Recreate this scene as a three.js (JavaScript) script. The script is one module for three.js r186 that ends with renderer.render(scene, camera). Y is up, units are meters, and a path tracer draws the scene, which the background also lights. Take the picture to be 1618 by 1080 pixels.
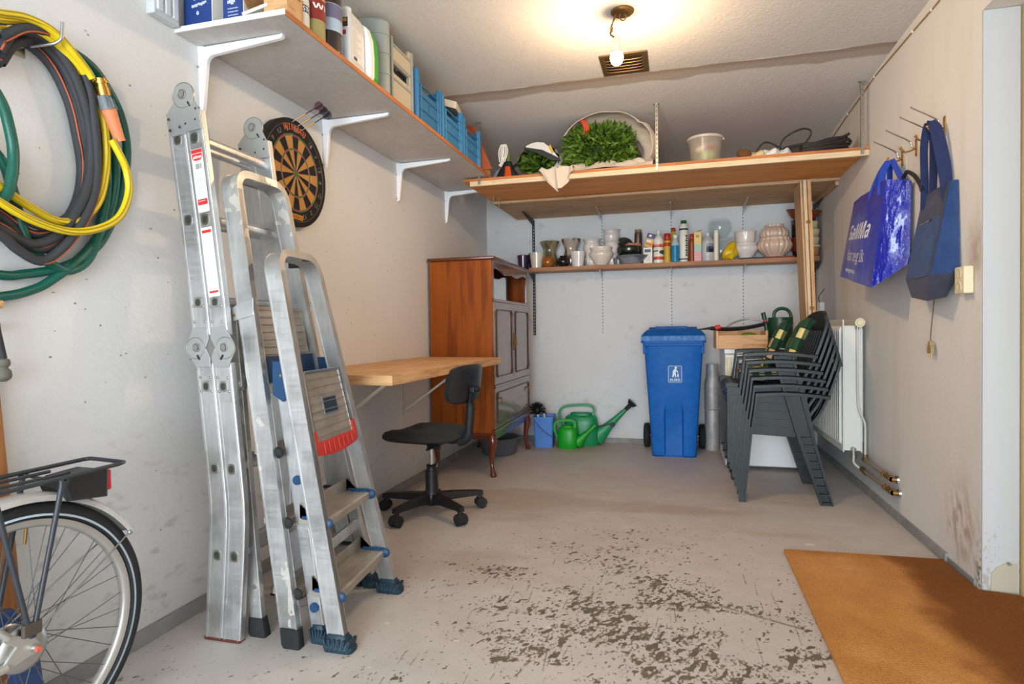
import * as THREE from 'three';
import { mergeGeometries, mergeVertices, toCreasedNormals } from 'three/addons/utils/BufferGeometryUtils.js';
import { RoundedBoxGeometry } from 'three/addons/geometries/RoundedBoxGeometry.js';
import { RectAreaLightUniformsLib } from 'three/addons/lights/RectAreaLightUniformsLib.js';

// ---------------------------------------------------------------- camera, light, exposure
const renderer = new THREE.WebGLRenderer({ antialias: true });
renderer.toneMapping = THREE.LinearToneMapping;
renderer.toneMappingExposure = 1.0;
renderer.shadowMap.enabled = true;
RectAreaLightUniformsLib.init();
const scene = new THREE.Scene();
const camera = new THREE.PerspectiveCamera(58.709, 1618 / 1080, 0.05, 60);
camera.position.set(0, 1.0, 0);
camera.rotation.set(-0.01982, 0.26505, -0.01359, 'YXZ');
scene.add(camera);
scene.background = new THREE.Color(0.78, 0.90, 1.03);        // overcast sky outside the open garage door
scene.backgroundIntensity = 3.2;
const daylight = new THREE.RectAreaLight(new THREE.Color(0.82, 0.93, 1.03), 16.5, 2.3, 2.05);   // daylight coming in at the open garage door
daylight.position.set(-0.28, 1.08, 3.35);
daylight.lookAt(-0.28, 1.0, -3);
scene.add(daylight);
const BULB = [-0.252, 2.225, -2.8];
const BULB_POWER = 2.25;

// ---------------------------------------------------------------- helpers: noise, textures, materials
function rng(seed) { let s = seed >>> 0; return () => { s = (s + 0x6d2b79f5) | 0; let t = Math.imul(s ^ (s >>> 15), 1 | s); t = (t + Math.imul(t ^ (t >>> 7), 61 | t)) ^ t; return ((t ^ (t >>> 14)) >>> 0) / 4294967296; }; }
const PERM = new Uint8Array(65536); { const r = rng(7); for (let i = 0; i < 65536; i++) PERM[i] = r() * 256; }
const h2 = (x, y, s) => PERM[((x * 197 + y * 31337 + s * 7919) ^ (y << 5)) & 65535] / 255;
const sm = (t) => t * t * (3 - 2 * t);
const step = (a, b, x) => sm(Math.min(1, Math.max(0, (x - a) / (b - a))));
function vn(x, y, s = 0, per = 0) {
  let xi = Math.floor(x), yi = Math.floor(y); const fx = sm(x - xi), fy = sm(y - yi); let x1 = xi + 1, y1 = yi + 1;
  if (per) { xi = ((xi % per) + per) % per; x1 = ((x1 % per) + per) % per; yi = ((yi % per) + per) % per; y1 = ((y1 % per) + per) % per; }
  const a = h2(xi, yi, s), b = h2(x1, yi, s), c = h2(xi, y1, s), d = h2(x1, y1, s);
  return a + (b - a) * fx + (c - a) * fy + (a - b - c + d) * fx * fy;
}
function fbm(x, y, o = 4, s = 0, per = 0) { let v = 0, a = 0.5, n = 0; for (let i = 0; i < o; i++) { v += a * vn(x, y, s + i, per); n += a; x *= 2; y *= 2; per *= 2; a *= 0.5; } return v / n; }
function dtex(w, h, fn, { srgb = true, clamp = false } = {}) {
  const d = new Uint8Array(w * h * 4);
  for (let j = 0, k = 0; j < h; j++) for (let i = 0; i < w; i++, k += 4) { const c = fn((i + 0.5) / w, (j + 0.5) / h); if (typeof c === 'number') d[k] = d[k + 1] = d[k + 2] = Math.max(0, Math.min(255, c)); else for (let q = 0; q < 3; q++) d[k + q] = Math.max(0, Math.min(255, c[q])); d[k + 3] = 255; }
  const t = new THREE.DataTexture(d, w, h); t.magFilter = THREE.LinearFilter; t.minFilter = THREE.LinearMipmapLinearFilter; t.generateMipmaps = true;
  t.wrapS = t.wrapT = clamp ? THREE.ClampToEdgeWrapping : THREE.RepeatWrapping; if (srgb) t.colorSpace = THREE.SRGBColorSpace; t.needsUpdate = true; return t;
}
function ctex(w, h, draw) { const c = document.createElement('canvas'); c.width = w; c.height = h; const g = c.getContext('2d'); draw(g, w, h); const t = new THREE.CanvasTexture(c); t.colorSpace = THREE.SRGBColorSpace; return t; }
const mix3 = (a, b, t) => [a[0] + (b[0] - a[0]) * t, a[1] + (b[1] - a[1]) * t, a[2] + (b[2] - a[2]) * t];
const mats = {};
function mat(color, roughness = 0.6, o = {}) {
  const key = color + '|' + roughness + '|' + JSON.stringify(o);
  if (!mats[key]) { const phys = 'clearcoat' in o || 'transmission' in o || 'sheen' in o || 'ior' in o || 'specularIntensity' in o; mats[key] = new (phys ? THREE.MeshPhysicalMaterial : THREE.MeshStandardMaterial)({ color, roughness, ...o }); }
  return mats[key];
}
function tmat(map, roughness = 0.6, o = {}) { const m = new THREE.MeshPhysicalMaterial({ map, roughness, ...o }); return m; }
// a material whose textures repeat every `size` metres
function metre(m, size, grain = 'x') { m.userData.size = size; m.userData.grain = grain; return m; }
function withGrain(m, grain) { const c = m.clone(); c.userData = { ...m.userData, grain }; return c; }

// ---------------------------------------------------------------- helpers: geometry
const V = (p) => new THREE.Vector3(...p);
function box(w, h, d, x = 0, y = 0, z = 0, r = 0, rot) {
  const g = r > 0 ? new RoundedBoxGeometry(w, h, d, 2, Math.min(r, w / 2.01, h / 2.01, d / 2.01)) : new THREE.BoxGeometry(w, h, d);
  if (rot) g.applyMatrix4(new THREE.Matrix4().makeRotationFromEuler(new THREE.Euler(...rot)));
  return g.translate(x, y, z);
}
// a box given by its two corners
const bx = (a, b, r = 0) => box(Math.abs(b[0] - a[0]), Math.abs(b[1] - a[1]), Math.abs(b[2] - a[2]), (a[0] + b[0]) / 2, (a[1] + b[1]) / 2, (a[2] + b[2]) / 2, r);
function cyl(p, q, r, r2 = r, seg = 16, open = false) {
  const a = V(p), b = V(q), L = a.distanceTo(b), g = new THREE.CylinderGeometry(r2, r, L, seg, 1, open);
  g.translate(0, L / 2, 0); g.applyQuaternion(new THREE.Quaternion().setFromUnitVectors(new THREE.Vector3(0, 1, 0), b.clone().sub(a).normalize())); return g.translate(...p);
}
// a square bar between two points: w across `side`, t across the other way
function bar(p, q, w, t, side = [1, 0, 0], r = 0.002) {
  const a = V(p), b = V(q), y = b.clone().sub(a), L = y.length(); y.normalize(); let z = new THREE.Vector3().crossVectors(V(side), y).normalize(); const x = new THREE.Vector3().crossVectors(y, z);
  const g = r > 0 ? new RoundedBoxGeometry(w, L, t, 1, Math.min(r, w / 2.01, t / 2.01)) : new THREE.BoxGeometry(w, L, t); g.translate(0, L / 2, 0); g.applyMatrix4(new THREE.Matrix4().makeBasis(x, y, z)); return g.translate(...p);
}
function tube(pts, r, { n = 0, seg = 8, closed = false, tension = 0.5, type = 'catmullrom' } = {}) { const c = new THREE.CatmullRomCurve3(pts.map(V), closed, type, tension); return new THREE.TubeGeometry(c, n || pts.length * 6, r, seg, closed); }
const ball = (x, y, z, r, sx = 1, sy = 1, sz = 1, s = 16) => new THREE.SphereGeometry(r, s, Math.max(8, s * 0.6 | 0)).scale(sx, sy, sz).translate(x, y, z);
function lathe(prof, seg = 32, x = 0, y = 0, z = 0) { return new THREE.LatheGeometry(prof.map((p) => new THREE.Vector2(Math.max(p[0], 0.0001), p[1])), seg).translate(x, y, z); }
const smoothProf = (prof, n = 24) => new THREE.SplineCurve(prof.map((p) => new THREE.Vector2(...p))).getPoints(n).map((p) => [p.x, p.y]);
function ext(pts, depth, { bevel = 0, holes = [], smooth = false } = {}) {
  const s = smooth ? new THREE.Shape(new THREE.SplineCurve(pts.map((p) => new THREE.Vector2(...p))).getPoints(pts.length * 5)) : new THREE.Shape(pts.map((p) => new THREE.Vector2(...p)));
  for (const hl of holes) s.holes.push(new THREE.Path(hl.map((p) => new THREE.Vector2(...p))));
  return new THREE.ExtrudeGeometry(s, { depth, bevelEnabled: bevel > 0, bevelSize: bevel, bevelThickness: bevel, bevelSegments: 2, curveSegments: 10 });
}
function rrect(w, h, r, n = 5) { const o = []; for (const [cx, cy, a] of [[w / 2 - r, h / 2 - r, 0], [-w / 2 + r, h / 2 - r, 90], [-w / 2 + r, -h / 2 + r, 180], [w / 2 - r, -h / 2 + r, 270]]) for (let i = 0; i <= n; i++) { const t = (a + 90 * i / n) * Math.PI / 180; o.push([cx + r * Math.cos(t), cy + r * Math.sin(t)]); } return o; }
const at = (g, p = [0, 0, 0], rot = [0, 0, 0], s = [1, 1, 1]) => g.applyMatrix4(new THREE.Matrix4().compose(V(p), new THREE.Quaternion().setFromEuler(new THREE.Euler(...rot)), V(s)));
// a skin over rings of points; every ring has the same number of points
function loft(rings, { closed = true, capA = false, capB = false, crease = 0.7, uvScale = 1 } = {}) {
  const n = rings[0].length, pos = [], uv = [], idx = [];
  rings.forEach((r, j) => { for (let i = 0; i <= (closed ? n : n - 1); i++) { pos.push(...r[i % n]); uv.push(i / n * uvScale, j / (rings.length - 1) * uvScale); } });
  const m = closed ? n + 1 : n;
  for (let j = 0; j < rings.length - 1; j++) for (let i = 0; i < m - 1; i++) { const a = j * m + i, b = a + 1, c = a + m, d = c + 1; idx.push(a, b, d, a, d, c); }
  const cap = (r, flip) => { const k = pos.length / 3, c = r.reduce((s, p) => [s[0] + p[0] / n, s[1] + p[1] / n, s[2] + p[2] / n], [0, 0, 0]); pos.push(...c); uv.push(0.5, 0.5); r.forEach((p) => { pos.push(...p); uv.push(0.5, 0.5); }); for (let i = 0; i < n; i++) { const a = k + 1 + i, b = k + 1 + (i + 1) % n; flip ? idx.push(k, b, a) : idx.push(k, a, b); } };
  if (capA) cap(rings[0], true); if (capB) cap(rings[rings.length - 1], false);
  const g = new THREE.BufferGeometry(); g.setAttribute('position', new THREE.Float32BufferAttribute(pos, 3)); g.setAttribute('uv', new THREE.Float32BufferAttribute(uv, 2)); g.setIndex(idx);
  const ng = g.toNonIndexed(); ng.computeVertexNormals(); return toCreasedNormals(ng, crease);
}
// a sheet with thickness from f(u, v) -> point
function sheet(f, nu, nv, th = 0.002, crease = 0.9) {
  const pos = [], uv = [], idx = [];
  for (let j = 0; j <= nv; j++) for (let i = 0; i <= nu; i++) { pos.push(...f(i / nu, j / nv)); uv.push(i / nu, j / nv); }
  for (let j = 0; j < nv; j++) for (let i = 0; i < nu; i++) { const a = j * (nu + 1) + i; idx.push(a, a + 1, a + nu + 2, a, a + nu + 2, a + nu + 1); }
  const g = new THREE.BufferGeometry(); g.setAttribute('position', new THREE.Float32BufferAttribute(pos, 3)); g.setAttribute('uv', new THREE.Float32BufferAttribute(uv, 2)); g.setIndex(idx); g.computeVertexNormals();
  if (!th) return g;
  const N = pos.length / 3, p = g.attributes.position, nn = g.attributes.normal, P2 = pos.slice(), U2 = uv.concat(uv);
  for (let i = 0; i < N; i++) P2.push(p.getX(i) - nn.getX(i) * th, p.getY(i) - nn.getY(i) * th, p.getZ(i) - nn.getZ(i) * th);
  const I2 = idx.slice(); for (let k = 0; k < idx.length; k += 3) I2.push(idx[k] + N, idx[k + 2] + N, idx[k + 1] + N);
  const edge = (a, b) => I2.push(a, a + N, b + N, a, b + N, b); const w = nu + 1;
  for (let i = 0; i < nu; i++) { edge(i + 1, i); edge(nv * w + i, nv * w + i + 1); } for (let j = 0; j < nv; j++) { edge(j * w, (j + 1) * w); edge((j + 1) * w + nu, j * w + nu); }
  const o = new THREE.BufferGeometry(); o.setAttribute('position', new THREE.Float32BufferAttribute(P2, 3)); o.setAttribute('uv', new THREE.Float32BufferAttribute(U2, 2)); o.setIndex(I2);
  const on = o.toNonIndexed(); on.computeVertexNormals(); return toCreasedNormals(on, crease);
}
// a flat strip swept along a path: `w` wide across `side`, `t` thick in the plane of the path
function strip(pts, side, w, t, { n = 0, closed = false, tension = 0.5 } = {}) {
  const path = n ? new THREE.CatmullRomCurve3(pts.map(V), closed, 'catmullrom', tension).getPoints(n) : pts.map(V), s = V(side).normalize(), rings = [];
  path.forEach((p, i) => { const tg = path[Math.min(i + 1, path.length - 1)].clone().sub(path[Math.max(i - 1, 0)]).normalize(), sd = s.clone().addScaledVector(tg, -s.dot(tg)).normalize(), nr = new THREE.Vector3().crossVectors(tg, sd); rings.push([[1, 1], [-1, 1], [-1, -1], [1, -1]].map(([a, b]) => { const q = p.clone().addScaledVector(sd, a * w / 2).addScaledVector(nr, b * t / 2); return [q.x, q.y, q.z]; })); });
  return loft(rings, { capA: true, capB: true, crease: 0.6 });
}
const ring4 = (w, d, y, r, x = 0, z = 0, n = 5) => rrect(w, d, r, n).map(([a, b]) => [a + x, y, -b + z]);
function metreUV(g, m) {
  const p = g.attributes.position, nr = g.attributes.normal, uv = new Float32Array(p.count * 2), S = m.userData.size, gr = 'xyz'.indexOf(m.userData.grain), c = [0, 0, 0], nn = [0, 0, 0];
  for (let i = 0; i < p.count; i += 3) {
    nn.fill(0); for (let k = 0; k < 3; k++) { nn[0] += nr.getX(i + k); nn[1] += nr.getY(i + k); nn[2] += nr.getZ(i + k); }
    const ab = nn.map(Math.abs), ax = ab.indexOf(Math.max(...ab)), o = [0, 1, 2].filter((k) => k !== ax), u = o.includes(gr) ? gr : o[0], v = o.find((k) => k !== u);
    for (let k = 0; k < 3; k++) { c[0] = p.getX(i + k); c[1] = p.getY(i + k); c[2] = p.getZ(i + k); uv[(i + k) * 2] = c[u] / S; uv[(i + k) * 2 + 1] = c[v] / S; }
  }
  g.setAttribute('uv', new THREE.BufferAttribute(uv, 2)); return g;
}
function merged(geos, m) {
  const list = geos.flat(3).map((g) => { const n = g.index ? g.toNonIndexed() : g; for (const k of Object.keys(n.attributes)) if (!['position', 'normal', 'uv'].includes(k)) n.deleteAttribute(k); if (!n.attributes.normal) n.computeVertexNormals(); n.morphAttributes = {}; return n; });
  const g = list.length > 1 ? mergeGeometries(list, false) : list[0]; if (m.userData.size) metreUV(g, m); return g;
}
const used = {};
function numbered(name) { const n = used[name] = (used[name] ?? -1) + 1; return n ? name + '_' + String(n).padStart(3, '0') : name; }
function shade(o) { o.castShadow = o.receiveShadow = true; return o; }
function tag(o, label, category, group) { Object.assign(o.userData, { label, category }); if (group) o.userData.group = group; return o; }
function thing(name, label, category, pos = [0, 0, 0], turn = 0, group) { const o = new THREE.Group(); o.name = numbered(name); o.position.set(...pos); o.rotation.y = turn; scene.add(o); return tag(o, label, category, group); }
function part(parent, name, m, ...geos) { const o = shade(new THREE.Mesh(merged(geos, m), m)); o.name = name; parent.add(o); return o; }
function lab(o, label) { o.userData.label = label; return o; }
function solo(name, label, category, m, group, ...geos) { const o = shade(new THREE.Mesh(merged(geos, m), m)); o.name = numbered(name); scene.add(o); return tag(o, label, category, group); }
function struct(name, m, ...geos) { const o = shade(new THREE.Mesh(merged(geos, m), m)); o.name = name; o.userData.kind = 'structure'; scene.add(o); return o; }
function copy(src, label, pos, turn) { const o = src.clone(); o.name = numbered(src.name.replace(/_\d+$/, '')); o.userData = { ...src.userData, label }; scene.add(o); if (pos) o.position.set(...pos); if (turn !== undefined) o.rotation.y = turn; return o; }

// ---------------------------------------------------------------- materials
function woodTex(base, dark, light, seed, w = 512, h = 512) {
  return dtex(w, h, (u, v) => { const g = fbm(u * 4, v * 40, 4, seed, 0), f = vn(u * 6, v * 220, seed + 9), c = fbm(u * 2, v * 8, 3, seed + 20); let col = mix3(base, dark, step(0.45, 0.75, g) * 0.75); col = mix3(col, light, step(0.55, 0.8, c) * 0.5); return col.map((x) => x * (0.93 + 0.12 * f)); });
}
const wood = (tex, rough, size, grain, o = {}) => metre(new THREE.MeshPhysicalMaterial({ map: tex, roughness: rough, bumpMap: tex, bumpScale: 0.0004, ...o }), size, grain);
const cabTex = woodTex([148, 76, 20], [112, 52, 12], [166, 92, 28], 3), orangeTex = woodTex([238, 158, 72], [220, 138, 54], [244, 172, 90], 11), lipTex = woodTex([196, 118, 58], [172, 98, 44], [206, 132, 74], 12), paleTex = woodTex([226, 200, 160], [206, 174, 130], [236, 216, 182], 17), bareTex = woodTex([216, 168, 118], [186, 134, 86], [228, 184, 138], 23), plyTex = woodTex([206, 166, 122], [182, 142, 100], [218, 184, 146], 31);
const M = {
  cabinet: wood(cabTex, 0.5, 1.7, 'y', { specularIntensity: 0.35 }), lacquer: wood(woodTex([112, 72, 52], [92, 54, 36], [124, 84, 62], 5), 0.35, 0.9, 'y', { clearcoat: 1, clearcoatRoughness: 0.08 }), cabDark: wood(cabTex, 0.3, 0.5, 'y', { color: 0xb09080, clearcoat: 0.9, clearcoatRoughness: 0.12 }),
  orangeBoard: wood(orangeTex, 0.55, 0.8, 'x'), lip: wood(lipTex, 0.6, 0.8, 'z'), ply: wood(plyTex, 0.7, 0.8, 'x'), pale: wood(paleTex, 0.6, 0.6, 'x'), bare: wood(bareTex, 0.6, 0.7, 'z'), bareX: wood(bareTex, 0.6, 0.5, 'x'), bareY: wood(bareTex, 0.6, 0.6, 'y'), paleY: wood(paleTex, 0.6, 0.6, 'y'), plyY: wood(plyTex, 0.7, 0.8, 'y'),
  shelfWhite: metre(new THREE.MeshStandardMaterial({ map: dtex(256, 256, (u, v) => { const a = fbm(u * 24, v * 24, 3, 4, 24), b = fbm(u * 4, v * 4, 3, 8, 4); const k = 194 + 16 * (a - 0.5) + 12 * (b - 0.5); return [k + 3, k, k - 5]; }), roughness: 0.6 }), 0.5),
  white: mat(0xf2f2f0, 0.4), enamel: mat(0xf0f0ee, 0.3, { clearcoat: 0.3 }), cream: mat(0xe6d9b4, 0.45), black: mat(0x17171a, 0.55), rubber: mat(0x1d1d1f, 0.8), darkGrey: mat(0x2c2d30, 0.6), steel: mat(0xb8b8b6, 0.32, { metalness: 1 }), zinc: mat(0xa6a49c, 0.45, { metalness: 0.9 }), chrome: mat(0xdcdcdc, 0.12, { metalness: 1 }), brass: mat(0xb98d45, 0.35, { metalness: 1 }), brassDull: mat(0x8c6a3a, 0.5, { metalness: 0.8 }),
  red: mat(0xc4332a, 0.5), blue: mat(0x12365e, 0.5),
};
const aluTex = dtex(512, 512, (u, v) => { const a = fbm(u * 8, v * 80, 3, 41), b = fbm(u * 5, v * 5, 4, 44, 5); const k = 206 + 20 * (a - 0.5) - 26 * step(0.5, 0.8, b); return [k, k, k - 1]; });
const aluR = dtex(256, 256, (u, v) => 92 + 70 * fbm(u * 6, v * 6, 4, 47, 6) + 30 * vn(u * 120, v * 12, 3), { srgb: false });
const alu = metre(new THREE.MeshStandardMaterial({ map: aluTex, metalness: 0.92, roughness: 0.85, roughnessMap: aluR }), 0.5, 'y');
const splatTex = dtex(1024, 1024, (u, v) => { const a = fbm(u * 8, v * 80, 3, 41), b = fbm(u * 5, v * 5, 4, 44, 5); let k = 200 + 20 * (a - 0.5) - 34 * step(0.45, 0.8, b); let c = [k, k, k - 2]; const s = fbm(u * 9, v * 14, 4, 61), d = vn(u * 90, v * 110, 66); if (s > 0.67 || d > 0.975) c = [232, 230, 222]; return c; });
const aluPaint = metre(new THREE.MeshStandardMaterial({ map: splatTex, metalness: 0.85, roughness: 0.9, roughnessMap: aluR }), 0.7, 'y');
const treadMat = metre(new THREE.MeshStandardMaterial({ map: dtex(256, 256, (u, v) => { const b = fbm(u * 6, v * 6, 4, 71, 6), k = 172 + 36 * (b - 0.5) + 14 * (vn(u * 3, v * 100, 5) - 0.5); const s = vn(u * 60, v * 60, 9, 60) > 0.985; return s ? [230, 226, 215] : [k, k - 8, k - 20]; }), metalness: 0.55, roughness: 0.5 }), 0.35, 'z');

// ---------------------------------------------------------------- the setting
const XL = -1.675, XR = 1.085, ZB = -5.345, YC = 2.425;
{ // floor: painted concrete, worn through to dark screed where it is driven on
  const X0 = -1.7, X1 = 1.3, Z0 = -5.4, Z1 = -1.2;
  const R = rng(5), scr = []; for (let i = 0; i < 70; i++) scr.push([-0.9 + R() * 1.5, -2.6 + R() * 1.2, (R() - 0.5) * 0.5, R() * 0.14 + 0.03, R() * 0.0016 + 0.0008]);
  const chips = []; for (let i = 0; i < 26; i++) chips.push([-1.0 + R() * 1.7, -3.6 + R() * 2.1, 0.002 + R() * 0.004]); chips.push([0.58, -3.02, 0.014]);
  const wear = (x, z) => { // how much the paint is worn, by place
    const g = (cx, cz, sx, sz, a) => a * Math.exp(-(((x - cx) / sx) ** 2) - (((z - cz) / sz) ** 2));
    return 0.07 * step(-3.0, -2.4, z) + g(-0.2, -1.95, 0.46, 0.2, 1.0) + g(-0.68, -1.70, 0.32, 0.08, 1.15) + g(0.1, -1.68, 0.35, 0.12, 0.75) + g(-0.42, -2.3, 0.46, 0.26, 0.72) + g(0.05, -2.25, 0.3, 0.22, 0.6) + g(-0.2, -2.85, 0.7, 0.4, 0.36) + g(-0.1, -1.35, 1.2, 0.2, 0.7) + g(-1.3, -2.0, 0.4, 0.6, 0.1) + g(0.3, -2.0, 0.2, 0.5, 0.3);
  };
  const tex = dtex(2048, 2048, (u, v) => {
    const x = X0 + (X1 - X0) * u, z = Z0 + (Z1 - Z0) * (1 - v);
    const cl = fbm(x * 2.2 + 9, z * 2.2, 4, 2), fine = vn(x * 300, z * 300, 3), md = fbm(x * 14, z * 14, 3, 6);
    let c = mix3([188, 178, 170], [203, 196, 189], cl); c = mix3(c, [170, 146, 124], 0.5 * step(0.55, 0.78, fbm(x * 1.1 + 4, z * 3.2, 4, 13)) * step(-2.0, -2.6, z)); c = c.map((k) => k + 6 * (fine - 0.5) + 12 * (md - 0.5));
    const w = wear(x, z), sh = 0;
    const n2 = fbm(x * 50, z * 70, 3, 26), big = fbm(x * 4.5 + 3, z * 7, 3, 29), cl2 = Math.max(0, w * (0.25 + 1.5 * step(0.38, 0.72, big)));
    const sp = fbm(x * 66 + z * 16, z * 46 + x * 8, 5, 21), sp2 = fbm(x * 150, z * 105, 3, 35);
    const T = 0.80 - 0.225 * Math.min(1.15, cl2), k = Math.max(step(T, T + 0.05, sp), step(T + 0.06, T + 0.11, sp2) * 0.8) * Math.min(1, w * 4);
    if (k > 0) c = mix3(c, mix3([104, 90, 66], [80, 74, 64], vn(x * 40, z * 40, 31)), k * 0.9);
    if (n2 > 0.80 && vn(x * 30, z * 30, 77) > 0.6) c = mix3(c, [110, 92, 74], 0.7 * Math.min(1, 0.25 + w));
    return c;
  }, { clamp: true });
  const data = tex.image.data, put = (x, z, col, a) => { const i = Math.round((x - X0) / (X1 - X0) * 2048), j = Math.round((1 - (z - Z0) / (Z1 - Z0)) * 2048); if (i < 0 || j < 0 || i > 2047 || j > 2047) return; const k = (j * 2048 + i) * 4; for (let q = 0; q < 3; q++) data[k + q] += (col[q] - data[k + q]) * a; };
  for (const [x, z, s, L, w] of scr) for (let t = 0; t < L; t += 0.0015) for (let q = -w; q <= w; q += 0.0012) put(x + q + t * s * 0.4, z + t, [104, 92, 78], 0.55 * vn(t * 120, x * 99, 5));
  for (const [x, z, r] of chips) for (let a = -r; a <= r; a += 0.0012) for (let b = -r; b <= r; b += 0.0012) if (a * a + b * b < r * r * (0.5 + vn(x * 77 + a * 300, b * 300, 2))) put(x + a * 1.6, z + b, [225, 222, 216], 0.8);
  for (let t = 0; t < 1; t += 0.002) for (let q = -0.006; q < 0.006; q += 0.0012) put(0.14 + t * 0.24, -2.28 + t * 0.11 + q, [128, 120, 106], 0.6 * vn(t * 40, q * 900, 4) * step(0.2, 0.5, vn(t * 14, 3, 8)));
  const rough = dtex(512, 512, (u, v) => 120 + 80 * fbm(u * 12, v * 16, 4, 50), { srgb: false, clamp: true });
  const m = new THREE.MeshPhysicalMaterial({ map: tex, roughness: 0.95, roughnessMap: rough, bumpMap: tex, bumpScale: 0.0008 });
  const g = bx([XL - 0.15, -0.12, ZB - 0.15], [1.35, 0, 3.8]), p = g.attributes.position, uv = g.attributes.uv;
  for (let i = 0; i < p.count; i++) uv.setXY(i, (p.getX(i) - X0) / (X1 - X0), 1 - (p.getZ(i) - Z0) / (Z1 - Z0));
  struct('floor', m, g);
  struct('driveway', mat(0x9a9894, 0.9), bx([-6, -0.14, 3.8], [6, -0.01, 12]));
}
const plasterBump = dtex(512, 512, (u, v) => 128 + 90 * (fbm(u * 40, v * 40, 3, 90, 40) - 0.5) + 60 * (fbm(u * 6, v * 6, 3, 93, 6) - 0.5), { srgb: false });
function wallMat(w, h, size, paint) { // paint(x, y) in metres along and up the wall -> colour
  const t = dtex(w, h, (u, v) => paint(u * size[0], v * size[1]), { clamp: true }); const b = plasterBump.clone(); b.repeat.set(size[0] / 0.6, size[1] / 0.6);
  return new THREE.MeshStandardMaterial({ map: t, roughness: 0.88, bumpMap: b, bumpScale: 0.0015 });
}
// wall boxes carry uv along the wall (0..1 over the length given) and up it
function wallBox(a, b, axis, from, len) { const g = bx(a, b), p = g.attributes.position, uv = g.attributes.uv, i0 = axis === 'x' ? 'getX' : 'getZ'; for (let i = 0; i < p.count; i++) uv.setXY(i, (p[i0](i) - from) / len, p.getY(i) / 2.5); return g; }
{ // left wall: white plaster, scuffed and dirty low down
  const R = rng(12), dots = {}; const key = (a, b) => (a | 0) * 4096 + (b | 0); const cell = 0.004;
  for (let i = 0; i < 420; i++) { const s = 0.3 + 4.6 * R(), y = Math.pow(R(), 0.8) * 1.9; dots[key(s / cell, y / cell)] = R(); if (R() > 0.6) dots[key(s / cell + 1, y / cell)] = R(); }
  const m = wallMat(2048, 1024, [5.4, 2.5], (s, y) => { // s = distance from the back wall
    let k = 224 + 8 * (fbm(s * 1.5, y * 1.5, 3, 3) - 0.5) + 3 * (vn(s * 200, y * 200, 9) - 0.5); let c = [k, k - 1, k - 3];
    const low = step(0.95, 0.1, y) * (0.35 + 0.65 * step(2.0, 4.0, s)); const sc = fbm(s * 16 + y * 12, y * 34 - s * 9, 5, 14); c = mix3(c, [160, 156, 152], low * step(0.58, 0.86, sc) * (0.25 + 0.55 * fbm(s * 40, y * 40, 2, 15))); c = mix3(c, [176, 168, 160], 0.35 * step(0.35, 0.0, y));
    const d = dots[key(s / cell, y / cell)]; if (d !== undefined) c = mix3(c, [110, 104, 98], 0.4 + 0.6 * d); return c;
  });
  struct('wall_left', m, wallBox([XL - 0.15, 0, ZB - 0.15], [XL, YC + 0.2, 3.4], 'z', ZB, 5.4));
  // back wall
  const mb = wallMat(1024, 1024, [2.8, 2.5], (s, y) => { let k = 217 + 10 * (fbm(s * 2, y * 2, 3, 23) - 0.5) + 3 * (vn(s * 180, y * 180, 9) - 0.5); let c = [k, k, k - 1]; const sc = fbm(s * 10, y * 14, 4, 24); c = mix3(c, [180, 175, 170], 0.35 * step(0.66, 0.9, sc)); c = mix3(c, [182, 174, 166], 0.5 * step(0.25, 0.02, y) * fbm(s * 9, y * 9, 3, 8)); return c; });
  struct('wall_back', mb, wallBox([XL - 0.15, 0, ZB - 0.15], [1.35, YC + 0.2, ZB], 'x', XL, 2.8));
  // right wall, with an opening for the side door at z -2.62 .. -1.7
  const mr = wallMat(2048, 1024, [6.0, 2.5], (s, y) => {
    let k = 222 + 8 * (fbm(s * 1.5, y * 1.0, 3, 33) - 0.5) + 3 * (vn(s * 200, y * 200, 9) - 0.5); let c = [k, k - 4, k - 9]; const z = ZB + s; c = mix3(c, [214, 206, 196], 0.5 * step(0.45, 0.75, fbm(s * 7, y * 1.2, 3, 36)));
    const st = Math.exp(-(((z + 2.66) / 0.06) ** 2) - (((y - 1.27) / 0.12) ** 2)); c = mix3(c, [132, 108, 84], 0.75 * st * fbm(s * 30, y * 22, 3, 38));
    const st2 = Math.exp(-(((z + 2.78) / 0.12) ** 2) - (((y - 0.2) / 0.13) ** 2)); c = mix3(c, [150, 124, 104], 0.75 * st2 * step(0.3, 0.8, fbm(s * 40 + y * 10, y * 22, 4, 39)));
    const chip = step(-2.68, -2.625, z) * step(0.25, 0.05, y); c = mix3(c, [120, 118, 112], chip * step(0.5, 0.6, vn(s * 90, y * 90, 3))); c = mix3(c, [186, 190, 192], 0.55 * step(-3.46, -3.5, z) * step(0.3, 0.22, y)); return c;
  });
  struct('wall_right', mr, wallBox([XR, 0, ZB - 0.15], [XR + 0.25, YC + 0.2, -2.62], 'z', ZB, 6), wallBox([XR, 2.14, -2.62], [XR + 0.25, YC + 0.2, -1.7], 'z', ZB, 6), wallBox([XR, 0, -1.7], [XR + 0.25, YC + 0.2, 3.4], 'z', ZB, 6));
  // front wall with the open garage door behind the camera
  struct('wall_front', mat(0xdedcd8, 0.9), bx([XL - 0.15, 0, 3.4], [-1.45, YC + 0.2, 3.55]), bx([0.9, 0, 3.4], [1.35, YC + 0.2, 3.55]), bx([-1.45, 2.12, 3.4], [0.9, YC + 0.2, 3.55]));
}
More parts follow.
